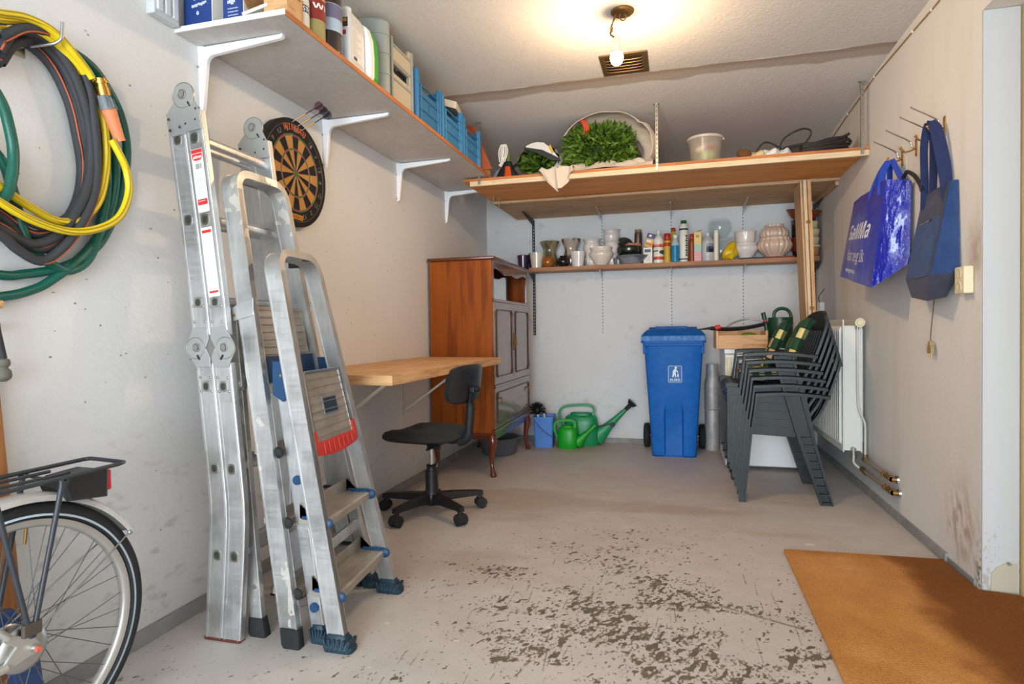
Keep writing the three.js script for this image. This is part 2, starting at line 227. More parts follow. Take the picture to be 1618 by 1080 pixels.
{ // ceiling: two plaster panels, the rear one sagging a little, with a rough skim band along the joint
  const tex = dtex(1024, 2048, (u, v) => { const x = -1.7 + 2.8 * u, z = -5.4 + 4.4 * v; let k = 212 + 10 * (fbm(x * 2, z * 2, 3, 81) - 0.5) + 12 * (vn(x * 240, z * 240, 82) - 0.5); let c = [k, k - 3, k - 7]; const e = -3.50 + 0.018 * (fbm(x * 5, 1.5, 3, 84) - 0.5) * 2, e2 = -3.62 + 0.05 * (fbm(x * 4 + 5, 3.5, 3, 85) - 0.5) * 2; const b = step(e + 0.006, e - 0.004, z) * step(e2 - 0.02, e2 + 0.012, z); c = mix3(c, [156, 138, 122], b * (0.55 + 0.35 * step(-3.57, -3.51, z))); if (z < -3.5) c = mix3(c, [226, 224, 222], 0.7 * (1 - b)); return c; }, { clamp: true });
  const bump = plasterBump.clone(); bump.repeat.set(6, 10); const m = new THREE.MeshStandardMaterial({ map: tex, roughness: 0.95, bumpMap: bump, bumpScale: 0.003 });
  const fit = (g) => { const p = g.attributes.position, uv = g.attributes.uv; for (let i = 0; i < p.count; i++) uv.setXY(i, (p.getX(i) + 1.7) / 2.8, (p.getZ(i) + 5.4) / 4.4); return g; };
  const rear = bx([XL - 0.1, 0, ZB - 0.1], [XR + 0.2, 0.2, -3.5]), p = rear.attributes.position; for (let i = 0; i < p.count; i++) p.setY(i, p.getY(i) + YC - 0.0006 - 0.028 * (-3.5 - p.getZ(i)) ); rear.computeVertexNormals();
  struct('ceiling', m, fit(bx([XL - 0.1, YC, -3.5], [XR + 0.2, YC + 0.2, 3.5])), fit(rear));
}
// grey painted skirting bands
const skirt = metre(new THREE.MeshStandardMaterial({ map: dtex(256, 256, (u, v) => { const k = 140 + 30 * (fbm(u * 8, v * 8, 4, 55, 8) - 0.5); return [k + 1, k - 1, k - 4]; }), roughness: 0.8 }), 0.5);
struct('baseboard_left', skirt, bx([XL, 0, ZB], [XL + 0.012, 0.052, 3.4], 0.002));
struct('baseboard_back', skirt, bx([XL, 0, ZB], [XR, 0.045, ZB + 0.012], 0.002));
struct('baseboard_right', skirt, bx([XR - 0.012, 0, ZB], [XR, 0.045, -2.90], 0.002), bx([XR - 0.006, 0, -2.90], [XR, 0.03, -2.66]));
{ // side door: white reveal, yellowish flush door set back in the wall
  const dm = metre(new THREE.MeshStandardMaterial({ map: woodTex([214, 186, 130], [204, 174, 116], [222, 196, 144], 97), roughness: 0.5 }), 0.8, 'y');
  const door = new THREE.Group(); door.name = 'door_1'; door.userData.kind = 'structure'; scene.add(door);
  part(door, 'door_leaf', dm, bx([1.205, 0.005, -2.618], [1.245, 2.138, -1.702], 0.002));
  const hd = part(door, 'door_handle', M.steel, cyl([1.205, 1.02, -1.78], [1.165, 1.02, -1.78], 0.009), cyl([1.165, 1.02, -1.775], [1.165, 1.02, -1.9], 0.008)); hd.userData.label = 'steel lever handle';
  const tr = new THREE.Group(); tr.name = 'trim_1'; tr.userData.kind = 'structure'; scene.add(tr);
  const wm = new THREE.MeshStandardMaterial({ map: dtex(256, 1024, (u, v) => { const s = fbm(u * 6, v * 30, 4, 63); let c = [192, 194, 195]; c = mix3(c, [200, 198, 194], 0.2 * step(0.6, 0.8, s)); if (v < 0.12 && u < 0.45 && fbm(u * 20, v * 160, 3, 5) > 0.5 + v * 2) c = [172, 168, 160]; return c; }, { clamp: true }), roughness: 0.6 });
  part(tr, 'door_jamb', wm, bx([XR + 0.0005, 0, -2.62], [1.2, 2.138, -2.609]));
  part(tr, 'patch_plate', mat(0xb9b19c, 0.7), ext([[0, 0], [0.083, 0], [0.083, 0.115], [0.045, 0.115], [0.02, 0.1], [0, 0.075]], 0.004).translate(1.112, 0.004, -2.609));
  part(tr, 'nail', M.zinc, cyl([1.163, 0.118, -2.609], [1.163, 0.122, -2.595], 0.002, 0.002, 8), cyl([1.163, 0.122, -2.595], [1.163, 0.122, -2.593], 0.006, 0.006, 10));
}

// ---------------------------------------------------------------- ceiling lamp and vent
{
  const t = thing('light_bulb', 'bare glowing light bulb hanging on a twisted brown cord from the ceiling', 'light bulb', [-0.225, YC, -2.8]);
  const d = [BULB[0] + 0.225, BULB[1] - YC, 0];
  part(t, 'ceiling_rose', M.brassDull, lathe([[0, 0], [0.052, 0], [0.052, -0.004], [0.046, -0.01], [0.02, -0.012], [0, -0.012]], 32), tube([[-0.01, -0.012, 0.004], [-0.012, -0.03, 0.0], [0.004, -0.042, 0], [0.016, -0.03, 0.002], [0.012, -0.018, 0.004]], 0.0028));
  part(t, 'cord', mat(0x6b4a22, 0.7), tube([[-0.025, -0.004, 0], [-0.034, -0.03, 0.004], [-0.05, -0.06, 0], [-0.044, -0.072, 0.006], [-0.056, -0.088, 0], [-0.048, -0.1, -0.002], [-0.044, -0.108, 0], [-0.034, -0.115, 0], [-0.03, -0.128, 0]], 0.0028, { n: 60 }), tube([[-0.028, -0.004, 0.004], [-0.04, -0.03, -0.002], [-0.046, -0.06, 0.005], [-0.054, -0.075, -0.002], [-0.05, -0.09, 0.004], [-0.054, -0.1, 0], [-0.036, -0.11, 0.003], [-0.03, -0.128, 0.002]], 0.0024, { n: 60 }));
  part(t, 'connector', mat(0xb28a38, 0.5), box(0.012, 0.02, 0.01, -0.05, -0.075, 0, 0.002, [0, 0, 0.4]));
  part(t, 'socket', mat(0xd9d2c4, 0.4), lathe([[0, 0.035], [0.006, 0.035], [0.011, 0.028], [0.0145, 0.01], [0.016, -0.01], [0.023, -0.036], [0.0265, -0.046], [0.0, -0.046]], 32, d[0], d[1] + 0.062, 0));
  const glow = new THREE.MeshStandardMaterial({ color: 0xfff4de, roughness: 0.3, emissive: new THREE.Color(1.0, 0.80, 0.50), emissiveIntensity: 9 });
  part(t, 'bulb', glow, lathe(smoothProf([[0.0005, -0.037], [0.018, -0.033], [0.0285, -0.014], [0.0295, 0.002], [0.0268, 0.014], [0.024, 0.0155], [0.0005, 0.0155]], 30), 32, d[0], d[1], 0));
  const L = new THREE.PointLight(new THREE.Color(1.0, 0.70, 0.42), BULB_POWER); L.position.set(d[0], d[1] - 0.012, d[2]); L.shadow.radius = 1.2; L.castShadow = true; t.add(L);
}
{
  const t = thing('ceiling_vent', 'brown metal ventilation grille with curved louvres in the ceiling behind the bulb', 'vent', [-0.26, YC, -3.347]);
  const m = mat(0x6b5232, 0.45, { metalness: 0.6 });
  part(t, 'frame', m, ext(rrect(0.245, 0.255, 0.004), 0.005, { bevel: 0.0015, holes: [rrect(0.2, 0.185, 0.01)] }).rotateX(Math.PI / 2));
  part(t, 'backing', mat(0x2a2018, 0.9), box(0.205, 0.001, 0.19, 0, -0.0008, 0));
  for (let i = 0; i < 5; i++) part(t, 'louvre', mat(0xa98452, 0.35, { metalness: 0.6 }), strip([[-0.1, -0.002, -0.074 + i * 0.036], [-0.085, -0.012, -0.07 + i * 0.036], [0, -0.015, -0.067 + i * 0.036], [0.085, -0.012, -0.07 + i * 0.036], [0.1, -0.002, -0.074 + i * 0.036]], [0, -0.5, 1], 0.026, 0.0012, { n: 16 }));
}
// ---------------------------------------------------------------- shelves
{
  const t = thing('wall_shelf', 'long white wall shelf with an orange front edge above the ladders and dartboard', 'shelf', [XL, 2.046, -4.35]);
  part(t, 'board', M.shelfWhite, bx([0.001, 0, 0], [0.438, 0.018, 2.594]));
  lab(part(t, 'front_edge', M.lip, bx([0.438, 0, 0], [0.442, 0.018, 2.594])), 'raw orange wood front edge');
  lab(part(t, 'end_edge', mat(0xeceae4, 0.5), bx([0.001, 0, 2.594], [0.442, 0.018, 2.598])), 'white painted end edge');
  const prof = [[0, 0.0], [0.006, 0.0], [0.03, -0.006], [0.345, -0.004], [0.352, -0.002], [0.352, -0.009], [0.34, -0.013], [0.058, -0.034], [0.043, -0.042], [0.034, -0.058], [0.016, -0.215], [0.012, -0.23], [0.003, -0.235], [0.003, -0.03]];
  let first; const names = ['white steel shelf bracket nearest the ladder hinge, under the near shelf end', 'white steel shelf bracket just right of the dartboard', 'white steel shelf bracket halfway between the dartboard and the back corner', 'white steel shelf bracket in the back corner above the wooden cabinet'];
  [-1.868, -2.673, -3.49, -4.305].forEach((z, i) => {
    if (i) { copy(first, names[i], [XL, 2.046, z]); return; }
    first = thing('shelf_bracket', names[0], 'bracket', [XL, 2.046, z], 0, 'white brackets under the long wall shelf');
    part(first, 'bracket_arm', mat(0xf4f6f8, 0.35), ext(prof, 0.014, { bevel: 0.003 }).translate(0, -0.001, -0.007));
    for (const y of [-0.075, -0.222]) part(first, 'screw', M.zinc, cyl([0.001, y, 0.014], [0.006, y, 0.014], 0.004, 0.003, 10));
    part(first, 'screw', M.zinc, cyl([0.345, -0.014, 0], [0.345, -0.008, 0], 0.004, 0.004, 10));
  });
}
{
  const t = thing('loft_shelf', 'deep orange-brown hanging shelf below the ceiling along the back wall', 'shelf', [0, 2, -4]);
  part(t, 'front_board', M.orangeBoard, bx([-1.405, 0.016, -0.62], [1.083, 0.032, 0.041])); part(t, 'front_lip', withGrain(M.lip, 'x'), bx([-1.405, 0.016, 0.041], [1.083, 0.032, 0.045]));
  lab(part(t, 'rear_board', M.ply, bx([-1.385, -0.008, -1.34], [1.083, 0.01, -0.612])), 'duller plywood rear board');
  lab(part(t, 'batten', M.pale, bx([-1.357, -0.018, 0.018], [1.084, 0.0155, 0.045], 0.003)), 'pale planed batten along the front');
  part(t, 'bearer', M.ply, bx([1.06, -0.035, -1.34], [1.083, -0.009, -0.64]));
  for (const [x, n] of [[-1.33, 0], [-1.30, 1]]) part(t, 'bolt', M.zinc, cyl([x, 0.016, -0.42 - 0.05 * n], [x, -0.075, -0.42 - 0.05 * n], 0.003, 0.003, 8), cyl([x, 0.004, -0.42 - 0.05 * n], [x, 0.015, -0.42 - 0.05 * n], 0.008, 0.008, 6));
  const yc = YC - 0.004 - 0.028 * 0.455, rodAt = [[-1.287, 'steel hanging strut at the left end of the loft shelf beside the blue crates'], [-0.112, 'perforated steel hanging strut in the middle of the loft shelf, right of the bundled tree'], [1.045, 'steel hanging strut at the right end of the loft shelf beside the cable coil']];
  let first; rodAt.forEach(([x, l], i) => {
    if (i) { copy(first, l, [x, 1.99, -3.948]); return; }
    first = thing('hanging_strut', l, 'strut', [x, 1.99, -3.948], 0, 'hanging struts of the loft shelf'); const H = yc - 1.99;
    const holes = []; for (let k = 0; k < 14; k++) holes.push(rrect(0.005, 0.012, 0.0024, 2).map(([a, b]) => [a, b + 0.02 + k * (H - 0.04) / 13]));
    part(first, 'strip', mat(0x9a9486, 0.4, { metalness: 0.8 }), ext([[-0.008, 0], [0.008, 0], [0.008, H - 0.003], [-0.008, H - 0.003]], 0.002, { holes }), bx([-0.008, 0, -0.012], [-0.006, H, 0.002]));
    part(first, 'top_plate', M.zinc, bx([-0.02, H - 0.004, -0.014], [0.016, H, 0.008], 0.001));
    part(first, 'bolt', M.zinc, cyl([0, 0.012, -0.003], [0, 0.012, 0.006], 0.006, 0.006, 6));
  });
}
{ // slotted uprights and the lower shelf
  const t = thing('back_shelf', 'narrow brown shelf of pots and bottles on the back wall', 'shelf', [0, 1.5, ZB]);
  part(t, 'board', wood(woodTex([176, 124, 82], [150, 100, 62], [188, 138, 96], 52), 0.6, 0.8, 'x'), bx([-1.227, 0, 0.016], [1.06, 0.034, 0.225], 0.002));
  const xs = [[-1.235, 1, 'black slotted wall upright left of the pots, above the cabinet corner'], [-0.623, 0, 'white slotted wall upright behind the stacked white pots'], [-0.04, 0, 'white slotted wall upright above the blue bin'], [0.53, 0, 'white slotted wall upright behind the white ribbed pots'], [1.068, 1, 'black slotted wall upright in the right back corner']];
  const first = {}; xs.forEach(([x, dark, l]) => {
    if (first[dark]) { copy(first[dark], l, [x, 0.95, ZB]); return; }
    const u = first[dark] = thing('wall_upright', l, 'rail', [x, 0.95, ZB], 0, dark ? 'black slotted wall uprights' : 'white slotted wall uprights'); const m = dark ? mat(0x22201e, 0.5) : mat(0xd9dadb, 0.45);
    const holes = []; for (let k = 0; k < 36; k++) holes.push([[-0.004, 0.012 + k * 0.028], [0.004, 0.012 + k * 0.028], [0.004, 0.027 + k * 0.028], [-0.004, 0.027 + k * 0.028]]);
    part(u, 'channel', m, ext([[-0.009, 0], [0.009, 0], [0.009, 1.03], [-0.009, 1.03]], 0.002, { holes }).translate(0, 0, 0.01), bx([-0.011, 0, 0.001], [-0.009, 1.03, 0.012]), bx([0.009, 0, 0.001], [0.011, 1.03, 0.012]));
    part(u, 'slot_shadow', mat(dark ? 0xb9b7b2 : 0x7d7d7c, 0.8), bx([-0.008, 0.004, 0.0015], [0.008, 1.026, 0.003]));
    const arm = [[0.012, 0], [0.2, 0], [0.2, -0.012], [0.04, -0.06], [0.012, -0.07]];
    part(u, 'bracket', m, ext(arm, 0.004).rotateY(-Math.PI / 2).translate(0.002, 0.548, 0));
    part(u, 'bracket', m, ext(arm.map(([a, b]) => [a > 0.1 ? 0.40 : a, b]), 0.004).rotateY(-Math.PI / 2).translate(0.002, 1.04, 0));
  });
}
// ---------------------------------------------------------------- coir mat
{
  const tex = dtex(1024, 1024, (u, v) => { const x = 0.44 + 0.76 * u, z = -2.92 + 1.72 * v; const f = vn(u * 420, v * 700, 3), g2 = vn(u * 900, v * 300, 8), s = fbm(x * 5, z * 4, 4, 11); let c = mix3([212, 152, 88], [184, 120, 60], fbm(x * 9, z * 9, 3, 15)); const wet = step(-0.06, 0.10, (x - 0.80) + 0.16 * (s - 0.5) * 2 - 0.28 * (z + 2.35) * (z > -2.35 ? 0.34 : -0.35)) * step(1.2, 1.12, x - 0.25 * step(-2.45, -2.62, z)); c = mix3(c, [116, 62, 20], 0.92 * wet); const edge = Math.max(step(-2.80, -2.88, z), step(0.53, 0.46, x) * 0.4); c = mix3(c, [138, 78, 24], 0.5 * edge * s * 1.6); return c.map((k) => k * (0.82 + 0.2 * f + 0.14 * g2)); }, { clamp: true });
  const bump = dtex(512, 512, (u, v) => 255 * (0.5 * vn(u * 200, v * 200, 5) + 0.5 * vn(u * 90, v * 220, 6)), { srgb: false }); bump.repeat.set(2, 3);
  const g = ext([[0.452, 2.885], [1.066, 2.905], [1.068, 2.6], [1.19, 2.575], [1.19, 1.2], [0.44, 1.2]], 0.011, { bevel: 0.003 }).rotateX(-Math.PI / 2).translate(0, 0.0035, 0), p = g.attributes.position, uv = g.attributes.uv;
  for (let i = 0; i < p.count; i++) uv.setXY(i, (p.getX(i) - 0.44) / 0.76, (p.getZ(i) + 2.92) / 1.72);
  const m = new THREE.MeshPhysicalMaterial({ map: tex, roughness: 1, bumpMap: bump, bumpScale: 0.004, sheen: 0.3, sheenColor: new THREE.Color(0.9, 0.6, 0.3) }); m.specularIntensity = 0.2;
  solo('door_mat', 'orange-brown coir mat with a dark damp patch on the floor at the side door', 'mat', m, null, g);
}
// ---------------------------------------------------------------- workbench and swivel chair
{
  const t = thing('workbench', 'wall-mounted fold-down wooden workbench on steel braces behind the ladders', 'workbench', [XL, 0.785, -3.05], 0);
  part(t, 'bench_top', M.bare, at(bx([0.002, -0.002, -0.8], [0.555, 0.040, 0.795], 0.003), [0, 0, 0], [0, 0, -0.008]));
  for (const z of [-0.46, 0.5]) { part(t, 'brace', mat(0xd8d2c2, 0.5), bar([0.012, -0.29, z], [0.4, -0.012, z], 0.024, 0.012, [0, 0, 1])); part(t, 'brace_plate', mat(0xd8d2c2, 0.5), bx([0.001, -0.34, z - 0.012], [0.006, -0.01, z + 0.012])); part(t, 'brace_pin', M.zinc, cyl([0.1, -0.225, z + 0.008], [0.1, -0.225, z - 0.012], 0.007, 0.007, 10)); }
  part(t, 'ledger', M.bare, bx([0.001, -0.035, -0.78], [0.02, -0.004, 0.78]));
}
{
  const t = thing('swivel_chair', 'small black office swivel chair on castors at the workbench', 'chair', [-1.305, 0, -3.085], -0.17);
  const pl = mat(0x1b1b1d, 0.45), fab = metre(new THREE.MeshPhysicalMaterial({ map: dtex(128, 128, (u, v) => 26 + 22 * vn(u * 64, v * 64, 4, 64)), roughness: 0.95, sheen: 0.4, sheenColor: new THREE.Color(0.3, 0.3, 0.32) }), 0.08);
  part(t, 'hub', pl, lathe([[0, 0.05], [0.035, 0.05], [0.05, 0.075], [0.05, 0.11], [0.034, 0.13], [0.034, 0.235], [0.03, 0.238], [0.027, 0.24], [0.027, 0.27], [0, 0.27]], 28));
  part(t, 'gas_lift', M.chrome, cyl([0, 0.26, 0], [0, 0.4, 0], 0.0135));
  for (let i = 0; i < 5; i++) {
    const a = (108 - 72 * i) * Math.PI / 180 - 0.17, c = Math.cos(a), s = Math.sin(a), R = 0.275;
    const ringAt = (r, y, w, h) => [[-w, h], [w, h], [w * 1.15, -h], [-w * 1.15, -h]].map(([p, q]) => [c * r - s * p, y + q, s * r + c * p]);
    part(t, 'base_leg', pl, loft([ringAt(0.03, 0.088, 0.024, 0.026), ringAt(0.12, 0.092, 0.02, 0.02), ringAt(0.25, 0.088, 0.015, 0.014), ringAt(0.292, 0.084, 0.014, 0.012)].map((r) => r.slice().reverse()), { capA: true, capB: true }), cyl([c * R, 0.055, s * R], [c * R, 0.09, s * R], 0.013, 0.013, 12));
    const wz = (o) => [c * (R + 0.006) + -s * o, 0.0265, s * (R + 0.006) + c * o];
    part(t, 'castor', M.rubber, cyl(wz(-0.026), wz(-0.006), 0.026, 0.026, 20), cyl(wz(0.006), wz(0.026), 0.026, 0.026, 20), cyl(wz(-0.028), wz(0.028), 0.009, 0.009, 12), at(ext([[-0.03, 0], [0.03, 0], [0.026, 0.02], [0.01, 0.03], [-0.014, 0.03], [-0.028, 0.016]], 0.05, { bevel: 0.002 }).translate(0, 0, -0.025), [c * (R + 0.006), 0.026, s * (R + 0.006)], [0, -a, 0]));
  }
  part(t, 'mechanism', pl, bx([-0.075, 0.385, -0.06], [0.09, 0.415, 0.06], 0.008), bx([0.02, 0.37, 0.06], [0.1, 0.39, 0.075], 0.004), cyl([0.06, 0.38, 0.07], [0.06, 0.378, 0.135], 0.006));
  const seatRing = (y, k, dx) => { const o = []; for (let i = 0; i < 40; i++) { const a = i / 40 * Math.PI * 2, cx = Math.cos(a), cz = Math.sin(a), e = 0.62; o.push([Math.sign(cx) * Math.abs(cx) ** e * 0.216 * k - 0.022 + dx, y + (cx < -0.75 ? -0.018 * (-cx - 0.75) / 0.25 : 0), -Math.sign(cz) * Math.abs(cz) ** e * 0.215 * k]); } return o; };
  part(t, 'seat_pan', pl, loft([seatRing(0.412, 0.8, 0), seatRing(0.418, 0.95, 0), seatRing(0.428, 1, 0)], { capA: true, capB: true }));
  part(t, 'seat', fab, loft([seatRing(0.427, 0.995, 0), seatRing(0.445, 1.0, 0), seatRing(0.462, 0.94, 0), seatRing(0.471, 0.78, 0), seatRing(0.468, 0.4, 0)], { capA: true, capB: true, crease: 1.2 }));
  const spine = [[0.09, 0.4, 0], [0.17, 0.402, 0], [0.225, 0.43, 0], [0.243, 0.52, 0], [0.25, 0.6, 0], [0.262, 0.67, 0]], cv = new THREE.CatmullRomCurve3(spine.map(V)), rib = [];
  for (let i = 0; i < 46; i++) { const p = cv.getPoint(0.22 + 0.62 * i / 45), q = cv.getPoint(0.22 + 0.62 * i / 45 + 0.008); rib.push(cyl([p.x, p.y, 0], [q.x, q.y, 0], 0.024, 0.024, 14)); }
  part(t, 'back_post', pl, strip(spine, [0, 0, 1], 0.04, 0.01, { n: 30 }));
  lab(part(t, 'post_bellows', mat(0x232325, 0.6), ...rib, tube(spine.slice(1, 5), 0.0205, { n: 40 })), 'ribbed rubber sleeve over the back post');
  const br = (x, k, bow) => { const o = []; for (let i = 0; i < 40; i++) { const a = i / 40 * Math.PI * 2, cz = Math.cos(a), cy = Math.sin(a), e = 0.5, zz = Math.sign(cz) * Math.abs(cz) ** e * 0.17 * k, yy = Math.sign(cy) * Math.abs(cy) ** e * 0.102 * k; o.push([x + bow * (zz / 0.19) ** 2 * -0.035 + yy * 0.16, 0.718 + yy, zz]); } return o; };
  part(t, 'back_shell', mat(0x202124, 0.35), loft([br(0.262, 0.5, 1), br(0.258, 0.9, 1), br(0.25, 1, 1), br(0.238, 1, 1)], { capA: true, capB: true, crease: 0.9 }));
  part(t, 'backrest', fab, loft([br(0.238, 0.98, 1), br(0.218, 0.96, 1), br(0.206, 0.75, 1)], { capA: true, capB: true, crease: 1 }));
  part(t, 'back_knob', pl, bx([0.258, 0.672, -0.03], [0.287, 0.705, 0.03], 0.006), cyl([0.275, 0.69, 0], [0.302, 0.692, 0], 0.016, 0.014, 16));
}
// ---------------------------------------------------------------- cabinet
{
  const t = thing('cabinet', 'tall brown wooden drinks cabinet on cabriole legs in the back left corner', 'cabinet', [-1.43, 0, -4.44]);
  const x0 = -0.225, x1 = 0.23, z0 = -0.51, z1 = 0.51, yb = 0.29, yt = 1.5;
  part(t, 'side_panel', M.cabinet, bx([x0, yb, z1 - 0.02], [x1 - 0.004, yt - 0.022, z1], 0.002)); part(t, 'side_panel', M.cabinet, bx([x0, yb, z0], [x1 - 0.004, yt - 0.022, z0 + 0.02], 0.002));
  part(t, 'back_panel', withGrain(M.cabinet, 'z'), bx([x0, yb, z0 + 0.02], [x0 + 0.01, yt - 0.022, z1 - 0.02]));
  part(t, 'top', withGrain(M.cabDark, 'z'), loft([ring4(0.47, 1.035, 1.476, 0.01, 0.004), ring4(0.49, 1.055, 1.484, 0.012, 0.008), ring4(0.49, 1.055, 1.494, 0.012, 0.008), ring4(0.48, 1.045, 1.5, 0.012, 0.006)], { capA: true, capB: true, crease: 0.5 }));
  part(t, 'inner_shelf', withGrain(M.cabDark, 'z'), bx([x0 + 0.01, 1.195, z0 + 0.02], [x1 + 0.004, 1.215, z1 - 0.02], 0.002)); part(t, 'bottom_board', M.cabinet, bx([x0 + 0.01, yb, z0 + 0.02], [x1 - 0.02, yb + 0.02, z1 - 0.02]));
  for (const z of [z1 - 0.045, z0 + 0.012]) part(t, 'niche_stile', M.cabDark, bx([x1 - 0.02, 1.215, z], [x1, 1.476, z + 0.033], 0.003));
  part(t, 'valance', M.cabDark, ext([[-0.465, 0.06], [0.465, 0.06], [0.465, 0], [0.42, 0.012], [0.36, 0.016], [0.28, 0.006], [0.2, -0.012], [0.1, -0.016], [0, -0.006], [-0.1, -0.016], [-0.2, -0.012], [-0.28, 0.006], [-0.36, 0.016], [-0.42, 0.012], [-0.465, 0]].reverse(), 0.012, { bevel: 0.002 }).rotateY(Math.PI / 2).translate(x1 - 0.016, 1.416, 0));
  lab(part(t, 'mirror', mat(0xcfd6d8, 0.04, { metalness: 1 }), bx([x1 - 0.092, 1.226, -0.16], [x1 - 0.088, 1.45, 0.445])), 'mirrored sliding pane in the open niche');
  part(t, 'pane_frame', M.darkGrey, bx([x1 - 0.095, 1.215, -0.46], [x1 - 0.075, 1.226, 0.46]), bx([x1 - 0.096, 1.222, -0.172], [x1 - 0.084, 1.45, -0.16]));
  const bead = (y0, y1, a, b) => { const r = 0.022, P = [[a + r, y0], [b - r, y0], [b, y0 + r], [b, y1 - r], [b - r, y1], [a + r, y1], [a, y1 - r], [a, y0 + r]], o = []; P.forEach((p, i) => { const q = P[(i + 1) % P.length]; o.push(cyl([x1 + 0.012, p[1], p[0]], [x1 + 0.012, q[1], q[0]], 0.0042, 0.0042, 8)); }); for (const [z, y, sz, sy] of [[a, y0, 1, 1], [b, y0, -1, 1], [a, y1, 1, -1], [b, y1, -1, -1]]) { o.push(ball(x1 + 0.011, y + sy * 0.012, z + sz * 0.012, 0.012, 0.5, 1, 1, 12), cyl([x1 + 0.012, y + sy * 0.012, z], [x1 + 0.012, y + sy * 0.05, z], 0.007, 0.004, 8), cyl([x1 + 0.012, y, z + sz * 0.012], [x1 + 0.012, y, z + sz * 0.04], 0.007, 0.004, 8)); } return o; };
  const beadM = mat(0x4a2c18, 0.35);
  for (const s of [1, -1]) {
    const d = part(t, 'door', M.lacquer, bx([x1 - 0.012, 0.625, s > 0 ? 0.003 : -0.5], [x1 + 0.008, 1.193, s > 0 ? 0.5 : -0.003], 0.003));
    part(d, 'beading', beadM, ...(s > 0 ? bead(0.68, 1.14, 0.055, 0.45) : bead(0.68, 1.14, -0.45, -0.055)));
    part(d, 'handle', M.brassDull, ext([[-0.009, -0.05], [0, -0.062], [0.009, -0.05], [0.006, -0.02], [0.011, 0], [0.006, 0.02], [0.009, 0.05], [0, 0.062], [-0.009, 0.05], [-0.006, 0.02], [-0.011, 0], [-0.006, -0.02]], 0.003, { bevel: 0.001 }).rotateY(Math.PI / 2).translate(x1 + 0.009, 0.91, s * 0.026), tube([[x1 + 0.013, 0.925, s * 0.026], [x1 + 0.03, 0.915, s * 0.026], [x1 + 0.03, 0.895, s * 0.026], [x1 + 0.014, 0.88, s * 0.026]], 0.003));
    part(d, 'hinge', M.brassDull, ...[0.72, 1.1].map((y) => cyl([x1 + 0.004, y - 0.025, s * 0.505], [x1 + 0.004, y + 0.025, s * 0.505], 0.005, 0.005, 8)));
  }
  const fl = part(t, 'flap', withGrain(M.lacquer, 'z'), bx([x1 - 0.012, 0.325, -0.5], [x1 + 0.008, 0.605, 0.5], 0.003)); part(fl, 'beading', beadM, ...bead(0.36, 0.57, -0.45, 0.45));
  for (const z of [-0.4, 0.4]) part(fl, 'handle', M.brassDull, cyl([x1 + 0.008, 0.53, z], [x1 + 0.024, 0.53, z], 0.006, 0.005, 12), tube([[x1 + 0.02, 0.535, z - 0.012], [x1 + 0.026, 0.505, z - 0.008], [x1 + 0.026, 0.498, z + 0.008], [x1 + 0.02, 0.535, z + 0.012]], 0.0026));
  part(t, 'rail', withGrain(M.cabDark, 'z'), bx([x1 - 0.02, 0.606, z0 + 0.02], [x1 + 0.016, 0.624, z1 - 0.004], 0.004), bx([x1 - 0.02, 0.292, z0], [x1 + 0.014, 0.322, z1 + 0.004], 0.006), bx([x0, 0.282, z1 - 0.03], [x1, 0.3, z1 + 0.006], 0.005));
  part(t, 'apron', withGrain(M.cabDark, 'z'), bx([x1 - 0.03, 0.245, z0 + 0.04], [x1 - 0.012, 0.292, z1 - 0.04]), bx([x0 + 0.04, 0.25, z1 - 0.035], [x1 - 0.04, 0.285, z1 - 0.018]));
  for (const [sx, sz] of [[1, 1], [1, -1], [-1, 1], [-1, -1]]) {
    const X = sx > 0 ? x1 - 0.03 : x0 + 0.03, Z = sz > 0 ? z1 - 0.03 : z0 + 0.03, rr = (y, o, r) => { const q = []; for (let i = 0; i < 14; i++) { const a = -i / 14 * Math.PI * 2; q.push([X + sx * o * 0.7 + r * Math.cos(a), y, Z + sz * o * 0.7 + r * Math.sin(a)]); } return q; };
    part(t, 'leg', M.cabDark, loft([rr(0, 0.024, 0.018), rr(0.008, 0.026, 0.024), rr(0.03, 0.02, 0.02), rr(0.055, 0.008, 0.0135), rr(0.1, -0.002, 0.0145), rr(0.16, 0.006, 0.02), rr(0.21, 0.018, 0.027), rr(0.25, 0.02, 0.032), rr(0.27, 0.014, 0.03), rr(0.29, 0.01, 0.028)], { capA: true, capB: true, crease: 1.2 }));
  }
}
{
  solo('wash_basin', 'grey plastic basin standing on the floor under the cabinet', 'basin', mat(0x55585c, 0.4), null, lathe([[0, 0.004], [0.12, 0.0], [0.135, 0.006], [0.165, 0.13], [0.178, 0.132], [0.178, 0.14], [0.16, 0.14], [0.13, 0.012], [0, 0.01]], 36, -1.40, 0, -4.72));
  const t = thing('bucket', 'blue rectangular cleaning bucket holding a brush, beside the cabinet foot', 'bucket', [-1.105, 0, -5.10], 0.10);
  const m = mat(0x4c82cf, 0.45), I = (k) => ring4(0.132 * k, 0.2 * k, 0, 0.02);
  const rg = (w, d, y) => ring4(w, d, y, 0.018);
  part(t, 'tub', m, loft([rg(0.15, 0.17, 0.004), rg(0.155, 0.175, 0), rg(0.17, 0.215, 0.25), rg(0.182, 0.23, 0.252), rg(0.182, 0.23, 0.262), rg(0.168, 0.212, 0.262), rg(0.15, 0.17, 0.012)], { capA: true, capB: true, crease: 0.5 }));
  part(t, 'handle', mat(0x39506e, 0.5), tube([[-0.075, 0.235, 0.116], [-0.02, 0.17, 0.116], [0.04, 0.12, 0.114], [0.085, 0.1, 0.11], [0.098, 0.13, 0.06], [0.098, 0.2, -0.04], [0.094, 0.24, -0.09]], 0.003));
}
